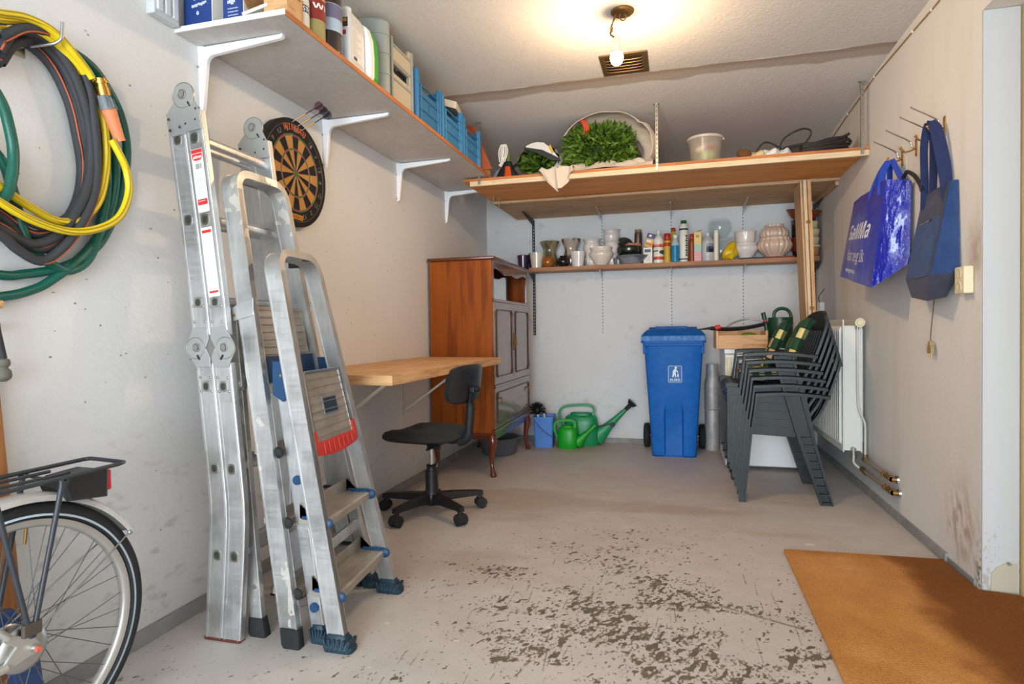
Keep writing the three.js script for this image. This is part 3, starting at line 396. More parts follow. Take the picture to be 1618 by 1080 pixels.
{
  const t = thing('dish_brush', 'black bristle brush with a pale handle sticking out of the blue bucket', 'brush', [-1.155, 0.03, -5.09]);
  part(t, 'handle', M.white, cyl([0.02, 0, 0], [-0.005, 0.24, 0], 0.008, 0.01, 10), cyl([0.05, 0.01, -0.03], [0.045, 0.262, -0.03], 0.012, 0.009, 12));
  const R = rng(31), b = []; for (let i = 0; i < 160; i++) { const a = R() * 6.28, e = R() * 2 - 0.5, r = 0.075 + R() * 0.015; b.push(cyl([-0.012, 0.275, 0], [-0.012 + Math.cos(a) * Math.cos(e) * r, 0.275 + Math.sin(e) * r * 0.85, Math.sin(a) * Math.cos(e) * r], 0.0035, 0.002, 4)); }
  const br = part(t, 'bristles', M.black, ball(-0.012, 0.275, 0, 0.035, 1, 1, 1, 14), ...b); br.userData.kind = 'stuff';
}
function wateringCan(name, label, pos, turn, H, W, D, color, dark, spoutLen) {
  const t = thing(name, label, 'watering can', pos, turn), m = mat(color, 0.38), e = (y, k, kd, dx = 0) => { const o = []; for (let i = 0; i < 32; i++) { const a = -i / 32 * Math.PI * 2, c = Math.cos(a), s = Math.sin(a); o.push([Math.sign(c) * Math.abs(c) ** 0.8 * W / 2 * k + dx, y * H, Math.sign(s) * Math.abs(s) ** 0.8 * D / 2 * kd]); } return o; };
  part(t, 'body', m, loft([e(0, 0.96, 0.96), e(0.02, 1, 1), e(0.3, 0.99, 0.99), e(0.55, 0.97, 0.97), e(0.68, 0.92, 0.9), e(0.735, 0.8, 0.74), e(0.75, 0.62, 0.6), e(0.80, 0.62, 0.6), e(0.80, 0.57, 0.55), e(0.7, 0.57, 0.55)], { capA: true, capB: true, crease: 0.9 }));
  part(t, 'handle', m, strip([[W * 0.34, H * 0.7, 0], [W * 0.36, H * 0.9, 0], [W * 0.22, H * 0.985, 0], [-W * 0.2, H * 0.985, 0], [-W * 0.52, H * 0.93, 0], [-W * 0.64, H * 0.78, 0], [-W * 0.6, H * 0.55, 0], [-W * 0.47, H * 0.36, 0]], [0, 0, 1], 0.028, 0.02, { n: 40 }));
  const sp = [W * 0.4, H * 0.16, 0], tip = [W * 0.5 + spoutLen * 0.72, H * 0.16 + spoutLen * 0.8, 0];
  const sr = (p, rx, rz) => { const o = []; for (let i = 0; i < 16; i++) { const a = -i / 16 * Math.PI * 2; o.push([p[0] + rx * Math.cos(a) * 0.75, p[1] - rx * Math.cos(a) * 0.65, rz * Math.sin(a)]); } return o; }, L = (k) => sp.map((q, i) => q + (tip[i] - q) * k);
  part(t, 'spout', m, loft([sr(L(0), 0.075 * H / 0.33, 0.03), sr(L(0.35), 0.042 * H / 0.33, 0.022), sr(L(0.62), 0.026 * H / 0.33, 0.017), sr(L(1), 0.015, 0.013)], { capA: true, capB: true, crease: 1 }));
  if (dark) {
    lab(part(t, 'rose', M.black, cyl(L(0.97), L(1.12), 0.016, 0.02, 16), cyl(L(1.12), [L(1.16)[0] + 0.01, L(1.16)[1] + 0.012, 0], 0.03, 0.046, 24)), 'black sprinkler rose');
    lab(part(t, 'spout_clip', M.black, cyl([L(0.52)[0] + 0.01, L(0.52)[1] - 0.01, 0.02], [L(0.52)[0] + 0.01, L(0.52)[1] - 0.01, -0.02], 0.022, 0.022, 18), bar([L(0.5)[0], L(0.5)[1], 0.02], [W * 0.42, H * 0.46, 0.02], 0.012, 0.008)), 'black clip on the spout');
  }
  return t;
}
wateringCan('watering_can', 'large dark green watering can with a black rose by the back wall', [-0.805, 0, -5.215], 0.02, 0.345, 0.30, 0.16, 0x0f8a52, true, 0.33);
wateringCan('watering_can', 'small bright green watering can standing in front of the larger green one', [-0.895, 0, -5.055], 0.0, 0.235, 0.175, 0.125, 0x0c9a1a, false, 0.2);
// ---------------------------------------------------------------- wheelie bin, ducts, fridge
{
  const t = thing('wheelie_bin', 'tall blue wheeled waste bin with a white emblem against the back wall', 'waste bin', [-0.028, 0, -5.06]);
  const m = metre(new THREE.MeshPhysicalMaterial({ specularIntensity: 0.45, map: dtex(256, 256, (u, v) => { const a = fbm(u * 10, v * 10, 4, 33, 10), b = vn(u * 120, v * 120, 7, 120); return mix3([10, 88, 168], [18, 104, 186], a).map((k) => k + 12 * (b - 0.5)); }), roughness: 0.5 }), 0.4);
  const front = (y) => 0.215 + 0.05 * y, half = (y) => 0.165 + 0.062 * y, sec = (y, rec) => { const w = half(y), f = front(y), b = -0.215 - 0.02 * y, o = [], pts = [[w, b + 0.03], [w, f - 0.03], [w - 0.009, f - 0.009], [w - 0.03, f], [0.075 - 0.015 * (y > 0.4), f], [0.06, f - rec], [-0.06, f - rec], [-0.075 + 0.015 * (y > 0.4), f], [-w + 0.03, f], [-w + 0.009, f - 0.009], [-w, f - 0.03], [-w, b + 0.03], [-w + 0.03, b], [w - 0.03, b]]; pts.forEach(([x, z]) => o.push([x, y, z])); return o.reverse(); };
  part(t, 'body', m, loft([sec(0.012, 0.004), sec(0.0, 0.004), sec(0.03, 0.016), sec(0.35, 0.016), sec(0.42, 0.0), sec(0.86, 0), sec(0.9, 0)], { capA: true, capB: true, crease: 0.5 }), ...[-1, 1].map((s) => bx([s * 0.19, 0.80, -0.18], [s * 0.228, 0.89, 0.245], 0.006)), bx([-0.222, 0.86, -0.25], [0.222, 0.89, 0.268], 0.006));
  const lr = (y, w, d, z) => ring4(w, d, y, 0.035, 0, z);
  part(t, 'lid', m, loft([lr(0.89, 0.472, 0.53, 0.017), lr(0.886, 0.482, 0.545, 0.02), lr(0.94, 0.478, 0.54, 0.018), lr(0.956, 0.455, 0.52, 0.01), lr(0.985, 0.40, 0.47, -0.01), lr(0.99, 0.36, 0.44, -0.02)], { capA: true, capB: true, crease: 0.5 }), bx([-0.145, 0.985, -0.25], [0.11, 1.012, 0.02], 0.008), cyl([-0.2, 0.99, -0.25], [0.19, 0.99, -0.25], 0.016, 0.016, 14));
  part(t, 'lid_lip', metre(new THREE.MeshStandardMaterial({ map: dtex(256, 64, (u, v) => mix3([40, 104, 176], [150, 186, 214], step(0.42, 0.7, fbm(u * 30, v * 12, 3, 3)) * (0.35 + 0.65 * step(0.3, 0.8, v)))), roughness: 0.55 }), 0.4), bx([-0.236, 0.902, 0.289], [0.236, 0.938, 0.2945], 0.002));
  for (const s of [-1, 1]) { part(t, 'wheel', M.rubber, at(lathe([[0, -0.022], [0.06, -0.022], [0.075, -0.026], [0.098, -0.02], [0.1, 0], [0.098, 0.02], [0.075, 0.026], [0.06, 0.022], [0, 0.022]], 36), [s * 0.222, 0.1, -0.18], [0, 0, Math.PI / 2])); }
  part(t, 'axle', M.zinc, cyl([-0.25, 0.1, -0.18], [0.25, 0.1, -0.18], 0.01));
  const em = ctex(256, 320, (g) => { g.fillStyle = '#0f63ac'; g.fillRect(0, 0, 256, 320); g.strokeStyle = g.fillStyle = '#dfe8f0'; g.lineWidth = 6; g.beginPath(); g.roundRect(8, 8, 240, 304, 18); g.stroke(); g.font = 'bold 64px sans-serif'; g.textAlign = 'center'; g.fillText('KLIKO', 128, 290, 210); g.beginPath(); g.ellipse(142, 42, 20, 24, 0, 0, 7); g.fill(); g.beginPath(); g.moveTo(128, 62); g.bezierCurveTo(92, 76, 84, 120, 88, 150); g.lineTo(74, 214); g.lineTo(100, 216); g.lineTo(116, 164); g.lineTo(130, 216); g.lineTo(152, 216); g.lineTo(140, 140); g.lineTo(146, 104); g.lineTo(178, 132); g.lineTo(186, 120); g.lineTo(152, 72); g.closePath(); g.fill(); g.lineWidth = 8; g.beginPath(); g.moveTo(168, 98); g.lineTo(184, 166); g.stroke(); g.beginPath(); g.moveTo(168, 164); g.lineTo(196, 160); g.lineTo(192, 218); g.lineTo(172, 218); g.closePath(); g.fill(); });
  const e = new THREE.PlaneGeometry(0.105, 0.132); at(e, [0.012, 0.645, front(0.645) + 0.003], [0.05, 0, 0]); part(t, 'emblem', new THREE.MeshStandardMaterial({ map: em, roughness: 0.5 }), e);
}
{
  const galv = metre(new THREE.MeshStandardMaterial({ map: dtex(128, 256, (u, v) => { const k = 188 + 50 * (fbm(u * 6, v * 12, 4, 19) - 0.5); return [k, k - 2, k - 6]; }), roughness: 0.55, metalness: 0.35 }), 0.5);
  const t = thing('metal_duct', 'grey galvanised flue pipe standing between the blue bin and the fridge', 'pipe', [0.275, 0, -5.20]);
  part(t, 'lower_pipe', galv, lathe([[0, 0], [0.056, 0], [0.058, 0.34], [0.0, 0.34]], 28)); part(t, 'upper_pipe', galv, lathe([[0.0, 0.335], [0.061, 0.335], [0.062, 0.35], [0.06, 0.36], [0.06, 0.54], [0.046, 0.6], [0.044, 0.7], [0.04, 0.7], [0.04, 0.5]], 28)); part(t, 'seam', galv, lathe([[0.058, 0.33], [0.064, 0.335], [0.064, 0.345], [0.058, 0.35]], 28));
}
{
  const t = thing('fridge', 'white under-counter fridge behind the stacked garden chairs', 'fridge', [0.6, 0, -4.79]);
  part(t, 'cabinet', M.enamel, bx([-0.275, 0.02, -0.28], [0.275, 0.812, 0.25], 0.006)); part(t, 'worktop', M.enamel, bx([-0.28, 0.812, -0.285], [0.28, 0.848, 0.29], 0.008));
  const d = part(t, 'door', M.enamel, bx([-0.274, 0.03, 0.252], [0.274, 0.806, 0.295], 0.01)); lab(part(d, 'handle', M.cream, bx([-0.266, 0.52, 0.292], [-0.235, 0.79, 0.312], 0.006)), 'yellowed vertical handle strip');
  part(t, 'foot', M.black, ...[[-0.24, 0.24], [0.24, 0.24], [-0.24, -0.24], [0.24, -0.24]].map(([x, z]) => cyl([x, 0, z], [x, 0.025, z], 0.018)));
  const lg = new THREE.PlaneGeometry(0.07, 0.014); lg.translate(-0.13, 0.832, 0.2906); part(t, 'badge', new THREE.MeshStandardMaterial({ map: ctex(256, 52, (g) => { g.fillStyle = '#eeeeec'; g.fillRect(0, 0, 256, 52); g.fillStyle = '#5a5f6c'; for (let i = 0; i < 9; i++) g.fillRect(12 + i * 26, 14 + (i % 3) * 5, 18, 24 - (i % 3) * 4); }), roughness: 0.4 }), lg);
}
{
  const y = 0.848;
  const t = thing('wooden_tray', 'shallow wooden crate of garden tools on top of the fridge', 'crate', [0.432, y, -4.60], 0.02);
  part(t, 'front_board', M.bareX, bx([-0.155, 0, 0.118], [0.165, 0.095, 0.132], 0.002)); part(t, 'back_board', M.bareX, bx([-0.165, 0, -0.132], [0.165, 0.125, -0.118], 0.002)); part(t, 'side_board', M.bare, bx([-0.17, 0, -0.118], [-0.155, 0.125, 0.132], 0.002)); part(t, 'side_board', M.bare, bx([0.155, 0, -0.118], [0.17, 0.125, 0.118], 0.002)); part(t, 'bottom_board', M.bareX, bx([-0.155, 0, -0.118], [0.155, 0.01, 0.118]));
  part(t, 'nail', M.zinc, ...[[0.155, 0.02], [0.155, 0.07], [-0.15, 0.03]].map(([a, b]) => cyl([a, b, 0.13], [a, b, 0.134], 0.004, 0.004, 8)));
  const s = thing('garden_saw', 'curved black garden saw with a red grip lying across the wooden crate', 'saw', [0.432, y + 0.125, -4.60]);
  part(s, 'blade', M.darkGrey, strip([[-0.20, 0.02, 0.08], [-0.1, 0.012, 0.07], [0.02, 0.018, 0.06], [0.12, 0.035, 0.05], [0.17, 0.05, 0.04]], [0, 0.5, 1], 0.05, 0.008, { n: 24 })); part(s, 'tip', M.black, cyl([-0.28, 0.012, 0.1], [-0.18, 0.022, 0.08], 0.004, 0.012, 10));
  part(s, 'grip', M.red, cyl([-0.17, 0.02, 0.09], [-0.135, 0.03, 0.09], 0.02, 0.016, 14)); part(s, 'bow', M.steel, tube([[-0.1, 0.02, 0.06], [-0.05, 0.055, 0.05], [0.03, 0.08, 0.04], [0.1, 0.078, 0.04], [0.15, 0.066, 0.04]], 0.006, { n: 40 })); part(s, 'end_cap', M.red, box(0.02, 0.03, 0.03, 0.165, 0.06, 0.04, 0.005));
  solo('garden_glove', 'crumpled green garden cloth inside the wooden crate', 'glove', mat(0x6f8f2c, 0.9), null, ball(0.49, y + 0.062, -4.60, 0.05, 1.5, 1, 1.2, 18), ball(0.43, y + 0.045, -4.62, 0.035, 1.4, 1, 1.4, 14));
}
{
  const t = thing('watering_can', 'round dark green watering can standing on the fridge beside the wooden crate', 'watering can', [0.695, 0.848, -4.585], 0.1), m = mat(0x15402c, 0.35);
  part(t, 'body', m, lathe(smoothProf([[0.0, 0.0], [0.07, 0.0], [0.076, 0.01], [0.079, 0.07], [0.079, 0.2], [0.074, 0.212]], 30).concat([[0.05, 0.213], [0.05, 0.2], [0, 0.2]]), 40), ...[0.06, 0.13].map((q) => lathe([[0.078, q], [0.081, q + 0.003], [0.078, q + 0.006]], 40)));
  part(t, 'handle', m, tube([[-0.04, 0.205, 0], [-0.035, 0.25, 0], [0.0, 0.275, 0], [0.045, 0.268, 0], [0.07, 0.235, 0], [0.076, 0.17, 0]], 0.0115, { n: 48, seg: 12 }));
  part(t, 'spout', m, loft([[-0.07, 0.05, 0.02], [-0.085, 0.12, 0.016], [-0.098, 0.19, 0.014], [-0.112, 0.25, 0.015]].map(([x, q, r]) => { const o = []; for (let i = 0; i < 14; i++) { const a = -i / 14 * Math.PI * 2; o.push([x + r * Math.cos(a), q + 0.3 * r * Math.cos(a), r * Math.sin(a)]); } return o; }), { capA: true, capB: true, crease: 1 }));
  solo('red_box', 'flat red box standing upright behind the green watering can on the fridge', 'box', mat(0xb3281f, 0.5), null, bx([0.70, 0.848, -4.74], [0.80, 1.065, -4.70], 0.003));
}
// ---------------------------------------------------------------- stacked garden chairs
{
  const pm = metre(new THREE.MeshPhysicalMaterial({ map: dtex(256, 256, (u, v) => { const a = fbm(u * 8, v * 8, 4, 27, 8); return mix3([24, 32, 35], [40, 48, 51], a); }), roughness: 0.5 }), 0.5);
  const CZ = -3.955, HW = 0.27, X0 = 0.338, first = thing('garden_chair', 'lowest dark green plastic garden chair, standing on the floor under the stack', 'chair', [X0, 0, CZ], 0, 'stacked plastic garden chairs');
  const side = (pts, z, d, bev = 0.004) => ext(pts, d - bev * 2, { bevel: bev }).translate(0, 0, z - d / 2 + bev);
  for (const s of [1, -1]) {
    const z = s * HW;
    part(first, 'leg', pm, strip([[0.027, 0, z - s * 0.012], [0.047, 0.2, z - s * 0.012], [0.067, 0.40, z - s * 0.012], [0.082, 0.50, z - s * 0.012], [0.096, 0.612, z - s * 0.012]], [0, 0, 1], 0.052, 0.011, { n: 20 }), side([[0.001, 0.0], [0.03, 0.0], [0.069, 0.39], [0.062, 0.43], [0.001, 0.43]], z + s * 0.005, 0.008, 0.002), side([[-0.006, 0.425], [0.055, 0.43], [0.062, 0.448], [0.012, 0.456], [-0.004, 0.447]], z - s * 0.02, 0.046, 0.003), box(0.034, 0.012, 0.05, 0.019, 0.006, z - s * 0.014, 0.003));
    part(first, 'leg', pm, side([[0.433, 0], [0.488, 0], [0.40, 0.35], [0.35, 0.606], [0.255, 0.606], [0.30, 0.42]], z - s * 0.03, 0.012, 0.003), ...[[[0.255, 0.606], [0.30, 0.42], [0.433, 0]], [[0.35, 0.606], [0.40, 0.35], [0.488, 0]]].map((q) => strip(q.map(([a, b]) => [a, b, z - s * 0.02]), [0, 0, 1], 0.04, 0.009)), ...[0.01, 0.055, 0.1, 0.145].map((y) => bx([0.44 - y * 0.32, y, z - s * 0.04], [0.486 - y * 0.26, y + 0.008, z], 0.001)));
    const arm = []; for (let k = 0; k <= 16; k++) { const q = k / 16, x = 0.09 + 0.385 * q, y = 0.616 + 0.013 * Math.sin(Math.PI * Math.min(1, q * 1.02)) - 0.012 * q, w = 0.028 + 0.006 * Math.sin(Math.PI * q), zz = z - s * 0.012; arm.push([[x, y - 0.011, zz + w], [x, y + 0.005, zz + w], [x, y + 0.010, zz + w * 0.6], [x, y + 0.010, zz - w * 0.6], [x, y + 0.005, zz - w], [x, y - 0.011, zz - w]]); }
    part(first, 'armrest', pm, loft(arm, { capA: true, capB: true, crease: 0.6 }));
    part(first, 'back_post', pm, strip([[0.36, 0.41, z - s * 0.055], [0.425, 0.5, z - s * 0.04], [0.475, 0.62, z - s * 0.022], [0.515, 0.74, z - s * 0.02], [0.532, 0.80, z - s * 0.03]], [0, 0.25, 1], 0.04, 0.013, { n: 24 }));
    part(first, 'seat_rail', pm, side([[0.06, 0.385], [0.30, 0.372], [0.36, 0.385], [0.36, 0.42], [0.07, 0.435]], z - s * 0.045, 0.014, 0.002));
  }
  part(first, 'seat', pm, sheet((u, v) => { const z = (u - 0.5) * 2 * (HW - 0.045), q = v, x = -0.004 + 0.40 * q, y = q < 0.1 ? 0.446 - 0.05 * (1 - q / 0.1) ** 2 : 0.446 - 0.045 * (q - 0.1); return [x, y - 0.012 * Math.cos(u * Math.PI - Math.PI / 2) * step(0.1, 0.4, q), z]; }, 16, 20, 0.005));
  const slat = []; for (let k = 0; k < 7; k++) { const z = (k - 3) * 0.062; slat.push(strip([[0.385, 0.41, z], [0.442, 0.52, z * 1.02], [0.487, 0.64, z * 1.04], [0.52, 0.745, z * 1.05]], [0, 0, 1], 0.042, 0.006, { n: 12 })); }
  part(first, 'backrest', pm, ...slat, strip([[0.532, 0.80, -HW + 0.03], [0.545, 0.825, -0.15], [0.548, 0.832, 0], [0.545, 0.825, 0.15], [0.532, 0.80, HW - 0.03]], [-0.3, 1, 0], 0.06, 0.014, { n: 20 }));
  const nm = ['second dark green plastic garden chair from the bottom of the stack', 'third dark green plastic garden chair from the bottom of the stack', 'third dark green plastic garden chair from the top of the stack', 'second dark green plastic garden chair from the top of the stack', 'topmost dark green plastic garden chair of the stack, carrying the cushions'];
  nm.forEach((l, k) => copy(first, l, [X0 - 0.0125 * (k + 1), 0.0452 * (k + 1), CZ - 0.0008 * (k + 1)]));
  lab(part(scene.getObjectByName('garden_chair_005'), 'worn_edge', mat(0xa9adab, 0.5), sheet((u, v) => { const z = HW - 0.06 + 0.062 * u, q = v * 0.05; return [-0.006 + q, 0.449 + 0.004 * Math.sin(v * 3.1), z]; }, 6, 6, 0.002)), 'worn pale edge of the front corner');
  const ct = (seed) => dtex(256, 256, (u, v) => { const i = Math.floor(u * 5), j = Math.floor(v * 6); const k = h2(i, j, seed); let c = (i + j) % 2 ? [34, 74, 48] : k > 0.5 ? [232, 214, 140] : k > 0.2 ? [214, 180, 132] : [50, 96, 62]; if (u * 5 % 1 < 0.12 || v * 6 % 1 < 0.1) c = [26, 58, 40]; return c.map((q) => q * (0.92 + 0.1 * vn(u * 120, v * 120, 3))); });
  const cush = (name, label, seed, f, th = 0.035) => { const m = new THREE.MeshPhysicalMaterial({ map: ct(seed), roughness: 0.95 }); const t = thing(name, label, 'cushion', [0, 0, 0], 0, null); part(t, 'pad', m, sheet((u, v) => { const p = f(u, v), b = 0.5 * th * Math.pow(Math.sin(Math.PI * Math.min(1, Math.max(0, u))), 0.4) * Math.pow(Math.sin(Math.PI * Math.min(1, Math.max(0, v))), 0.4); return [p[0] - b * p[3], p[1] + b * p[4], p[2]]; }, 16, 16, th * 0.6, 1.3)); return t; };
  const tx = X0 - 0.0625, ty = 0.226;
  const lean = (z0, z1, dx, h) => (u, v) => { const z = z0 + (z1 - z0) * u; return [tx + 0.30 + dx + 0.15 * v, ty + 0.45 + h * v, z, 0.92, 0.38]; };
  cush('seat_cushion', 'green and yellow checked garden cushion leaning on the near side of the topmost chair back', 4, lean(CZ - 0.02, CZ + 0.21, 0.0, 0.37), 0.07);
  cush('seat_cushion', 'green and cream checked garden cushion leaning on the far side of the topmost chair back', 9, lean(CZ - 0.23, CZ - 0.03, -0.075, 0.36), 0.07);
  cush('seat_cushion', 'green and yellow checked garden cushion lying flat on the topmost chair seat', 6, (u, v) => [tx + 0.11 + 0.2 * v, ty + 0.475, CZ + 0.21 - 0.42 * u, 0, 1], 0.05);
}
// ---------------------------------------------------------------- radiator and pipes
{
  const t = thing('radiator', 'white ribbed panel radiator on the right wall behind the garden chairs', 'radiator', [1.03, 0.245, -4.0]);
  const m = mat(0xe4e2da, 0.35), Lr = 1.15, H = 0.79;
  for (const [n, x, face] of [['front_panel', -0.075, -1], ['rear_panel', 0.022, 1]]) {
    const pr = []; for (let k = 0; k <= 24; k++) { const z = -0.02 - (Lr - 0.04) * k / 24, w = (Lr - 0.04) / 24; pr.push([z, 0]); if (k < 24) { pr.push([z - w * 0.22, 0]); pr.push([z - w * 0.34, 0.016]); pr.push([z - w * 0.88, 0.016]); } }
    const ribs = pr.map(([z, d]) => [z, d * face]); const rings = [0.03, 0.06, H - 0.06, H - 0.03].map((y, j) => ribs.map(([z, d]) => [x + (j === 0 || j === 3 ? 0 : d), y, z])); const g = loft(face > 0 ? rings : rings.slice().reverse(), { closed: false, crease: 0.3 });
    part(t, n, m, g, bx([x - 0.004, 0, -Lr], [x + 0.004, H, 0], 0.003));
  }
  part(t, 'end_grille', m, bx([-0.07, 0.01, -0.012], [0.018, H - 0.04, -0.006], 0.001)); part(t, 'end_grille', m, bx([-0.07, 0.01, -Lr + 0.006], [0.018, H - 0.04, -Lr + 0.012], 0.001));
  const tg = []; for (let k = 0; k < 30; k++) tg.push(bx([-0.066, H - 0.04, -0.02 - k * 0.038 - 0.02], [0.016, H - 0.036, -0.02 - k * 0.038])); part(t, 'top_grille', m, ...tg);
  part(t, 'wall_bracket', m, bx([0.026, 0.12, -0.25], [0.054, 0.7, -0.22]), bx([0.026, 0.12, -Lr + 0.2], [0.054, 0.7, -Lr + 0.23]));
  lab(part(t, 'thermostat_knob', M.cream, cyl([-0.005, H - 0.02, 0.03], [-0.005, H - 0.02, 0.075], 0.023, 0.026, 24), cyl([-0.005, H - 0.02, 0.075], [-0.005, H - 0.02, 0.083], 0.02, 0.016, 24), ...Array.from({ length: 12 }, (_, k) => box(0.004, 0.004, 0.045, -0.005 + 0.0255 * Math.cos(k * 0.5236), H - 0.02 + 0.0255 * Math.sin(k * 0.5236), 0.052))), 'cream thermostat knob');
  lab(part(t, 'valve', M.zinc, cyl([-0.005, H - 0.02, -0.01], [-0.005, H - 0.02, 0.03], 0.013, 0.013, 14), cyl([-0.005, H - 0.06, 0.015], [-0.005, H - 0.02, 0.015], 0.01, 0.01, 12)), 'metal valve');
  lab(part(t, 'lower_valve', M.zinc, cyl([-0.025, 0.03, 0.012], [-0.025, -0.03, 0.012], 0.012, 0.012, 12), cyl([-0.025, 0.02, -0.02], [-0.025, 0.02, 0.02], 0.015, 0.015, 6), cyl([-0.025, -0.012, 0.012], [-0.025, -0.03, 0.012], 0.017, 0.017, 6)), 'metal lower valve');
  const g = thing('heating_pipes', 'pair of heating pipes with brass fittings running low along the right wall to the radiator', 'pipes', [0, 0, 0]);
  const pm = mat(0xcfcac0, 0.4), pz = mat(0x8f7d68, 0.5);
  part(g, 'flow_pipe', pm, tube([[1.025, 0.985, -3.985], [1.025, 0.8, -3.985], [1.028, 0.55, -3.985], [1.035, 0.49, -3.97], [1.055, 0.43, -3.955], [1.058, 0.36, -3.955], [1.058, 0.225, -3.955]], 0.0065, { n: 60 }), ); part(g, 'return_pipe', pm, tube([[1.005, 0.218, -3.988], [1.005, 0.19, -3.986], [1.025, 0.165, -3.985], [1.05, 0.148, -3.97]], 0.0065, { n: 40 }));
  part(g, 'wall_pipe', pz, cyl([1.058, 0.212, -3.965], [1.058, 0.208, -3.60], 0.011)); part(g, 'wall_pipe', pz, cyl([1.054, 0.146, -3.975], [1.054, 0.146, -3.56], 0.012));
  const fit = (y, z0, z1, x) => [cyl([x, y, z0], [x, y, z1], 0.0135, 0.0135, 14), cyl([x, y, z0], [x, y, z0 + 0.018], 0.019, 0.019, 6), cyl([x, y, z1 - 0.018], [x, y, z1], 0.018, 0.018, 6), cyl([x, y, z1], [1.083, y, z1 + 0.005], 0.013, 0.013, 12)];
  part(g, 'elbow', M.brassDull, ...fit(0.208, -3.62, -3.50, 1.058)); part(g, 'elbow', M.brassDull, ...fit(0.146, -3.58, -3.47, 1.054)); part(g, 'tee', M.brassDull, cyl([1.058, 0.245, -3.955], [1.058, 0.2, -3.955], 0.014, 0.014, 8), cyl([1.058, 0.211, -3.975], [1.058, 0.211, -3.93], 0.015, 0.015, 8)); part(g, 'tee', M.brassDull, cyl([1.046, 0.155, -3.98], [1.056, 0.14, -3.93], 0.016, 0.016, 8));
  part(g, 'wall_flange', M.chrome, cyl([1.076, 0.208, -3.495], [1.0845, 0.208, -3.495], 0.02, 0.022, 18), cyl([1.076, 0.146, -3.465], [1.0845, 0.146, -3.465], 0.02, 0.022, 18));
}
// ---------------------------------------------------------------- timber leaning up to the loft shelf
{
  const g = 'tall timber boards leaning under the loft shelf';
  solo('timber_board', 'wide pale plywood board leaning upright against the loft shelf, behind the narrow slats', 'board', M.plyY, g, bar([0.86, 0.85, -4.60], [0.825, 1.985, -4.66], 0.012, 0.22, [1, 0, 0], 0.001));
  const t1 = thing('wooden_batten', 'white-edged timber slat with a small brass hinge leaning under the loft shelf', 'slat', [0.872, 0.85, -4.50], 0, g); part(t1, 'slat', M.paleY, bar([0, 0, 0], [-0.032, 1.133, -0.03], 0.02, 0.07, [1, 0, 0], 0.001));
  const t2 = thing('wooden_batten', 'bare brown timber slat right of the white-edged one under the loft shelf', 'slat', [0.90, 0.85, -4.50], 0, g); part(t2, 'slat', M.bareY, bar([0, 0, 0], [-0.034, 1.133, -0.03], 0.022, 0.07, [1, 0, 0], 0.001));
  for (const y of [0.27, 0.85]) { const k = y / 1.133; part(t1, 'hinge', M.brassDull, box(0.028, 0.02, 0.004, 0.012 - 0.032 * k, y, 0.036 - 0.03 * k, 0.001), cyl([0.014 - 0.032 * k, y - 0.01, 0.038 - 0.03 * k], [0.014 - 0.032 * k, y + 0.01, 0.038 - 0.03 * k], 0.004, 0.004, 8)); }
}
{
  const t = thing('switch_box', 'small white cable junction box with a lever in the right back corner', 'switch box', [XR - 0.022, 1.07, -5.13]);
  part(t, 'case', M.enamel, bx([-0.012, 0, -0.05], [0.0215, 0.11, 0.05], 0.004)); part(t, 'lever', M.darkGrey, cyl([-0.012, 0.02, 0.02], [-0.07, 0.026, 0.03], 0.006, 0.004, 10)); part(t, 'wire', M.black, tube([[0, 0.108, 0], [-0.008, 0.15, 0.0], [0.01, 0.19, 0.03], [0.02, 0.21, 0.05]], 0.0025));
}
// ---------------------------------------------------------------- right wall: hooks, bags, hanger, socket, plug, cable
{
  const g = 'coat hooks on the right wall'; let first;
  [[-3.425, 'farthest of the four coat hooks, carrying the shiny blue bag'], [-3.245, 'second coat hook from the far end, holding the black hanger'], [-3.06, 'empty coat hook, second from the near end'], [-2.935, 'nearest of the four coat hooks, carrying the dark denim bag']].forEach(([z, l], i) => {
    if (i) { copy(first, l, [XR, 1.8, z]); return; }
    first = thing('coat_hook', l, 'hook', [XR, 1.8, z], 0, g);
    part(first, 'base_plate', M.brass, ext(rrect(0.018, 0.08, 0.008), 0.002, { bevel: 0.001 }).rotateY(-Math.PI / 2).translate(-0.001, 0.025, 0));
    lab(part(first, 'upper_prong', M.chrome, tube([[-0.004, 0.02, 0], [-0.02, 0.03, 0], [-0.025, 0.05, 0.0], [-0.045, 0.065, 0.004], [-0.13, 0.112, 0.014]], 0.0042, { n: 50, tension: 0.3, seg: 10 })), 'long bright upper prong');
    part(first, 'lower_prong', M.brass, tube([[-0.004, 0.02, 0], [-0.03, 0.008, 0.006], [-0.055, 0.004, 0.012], [-0.07, 0.02, 0.016]], 0.004, { n: 30, seg: 10 }), ball(-0.071, 0.023, 0.016, 0.0062, 1, 1, 1, 12));
    part(first, 'screw', M.brassDull, cyl([-0.001, 0.052, 0], [-0.005, 0.052, 0], 0.004, 0.003, 10), cyl([-0.001, -0.004, 0], [-0.005, -0.004, 0], 0.004, 0.003, 10));
  });
}
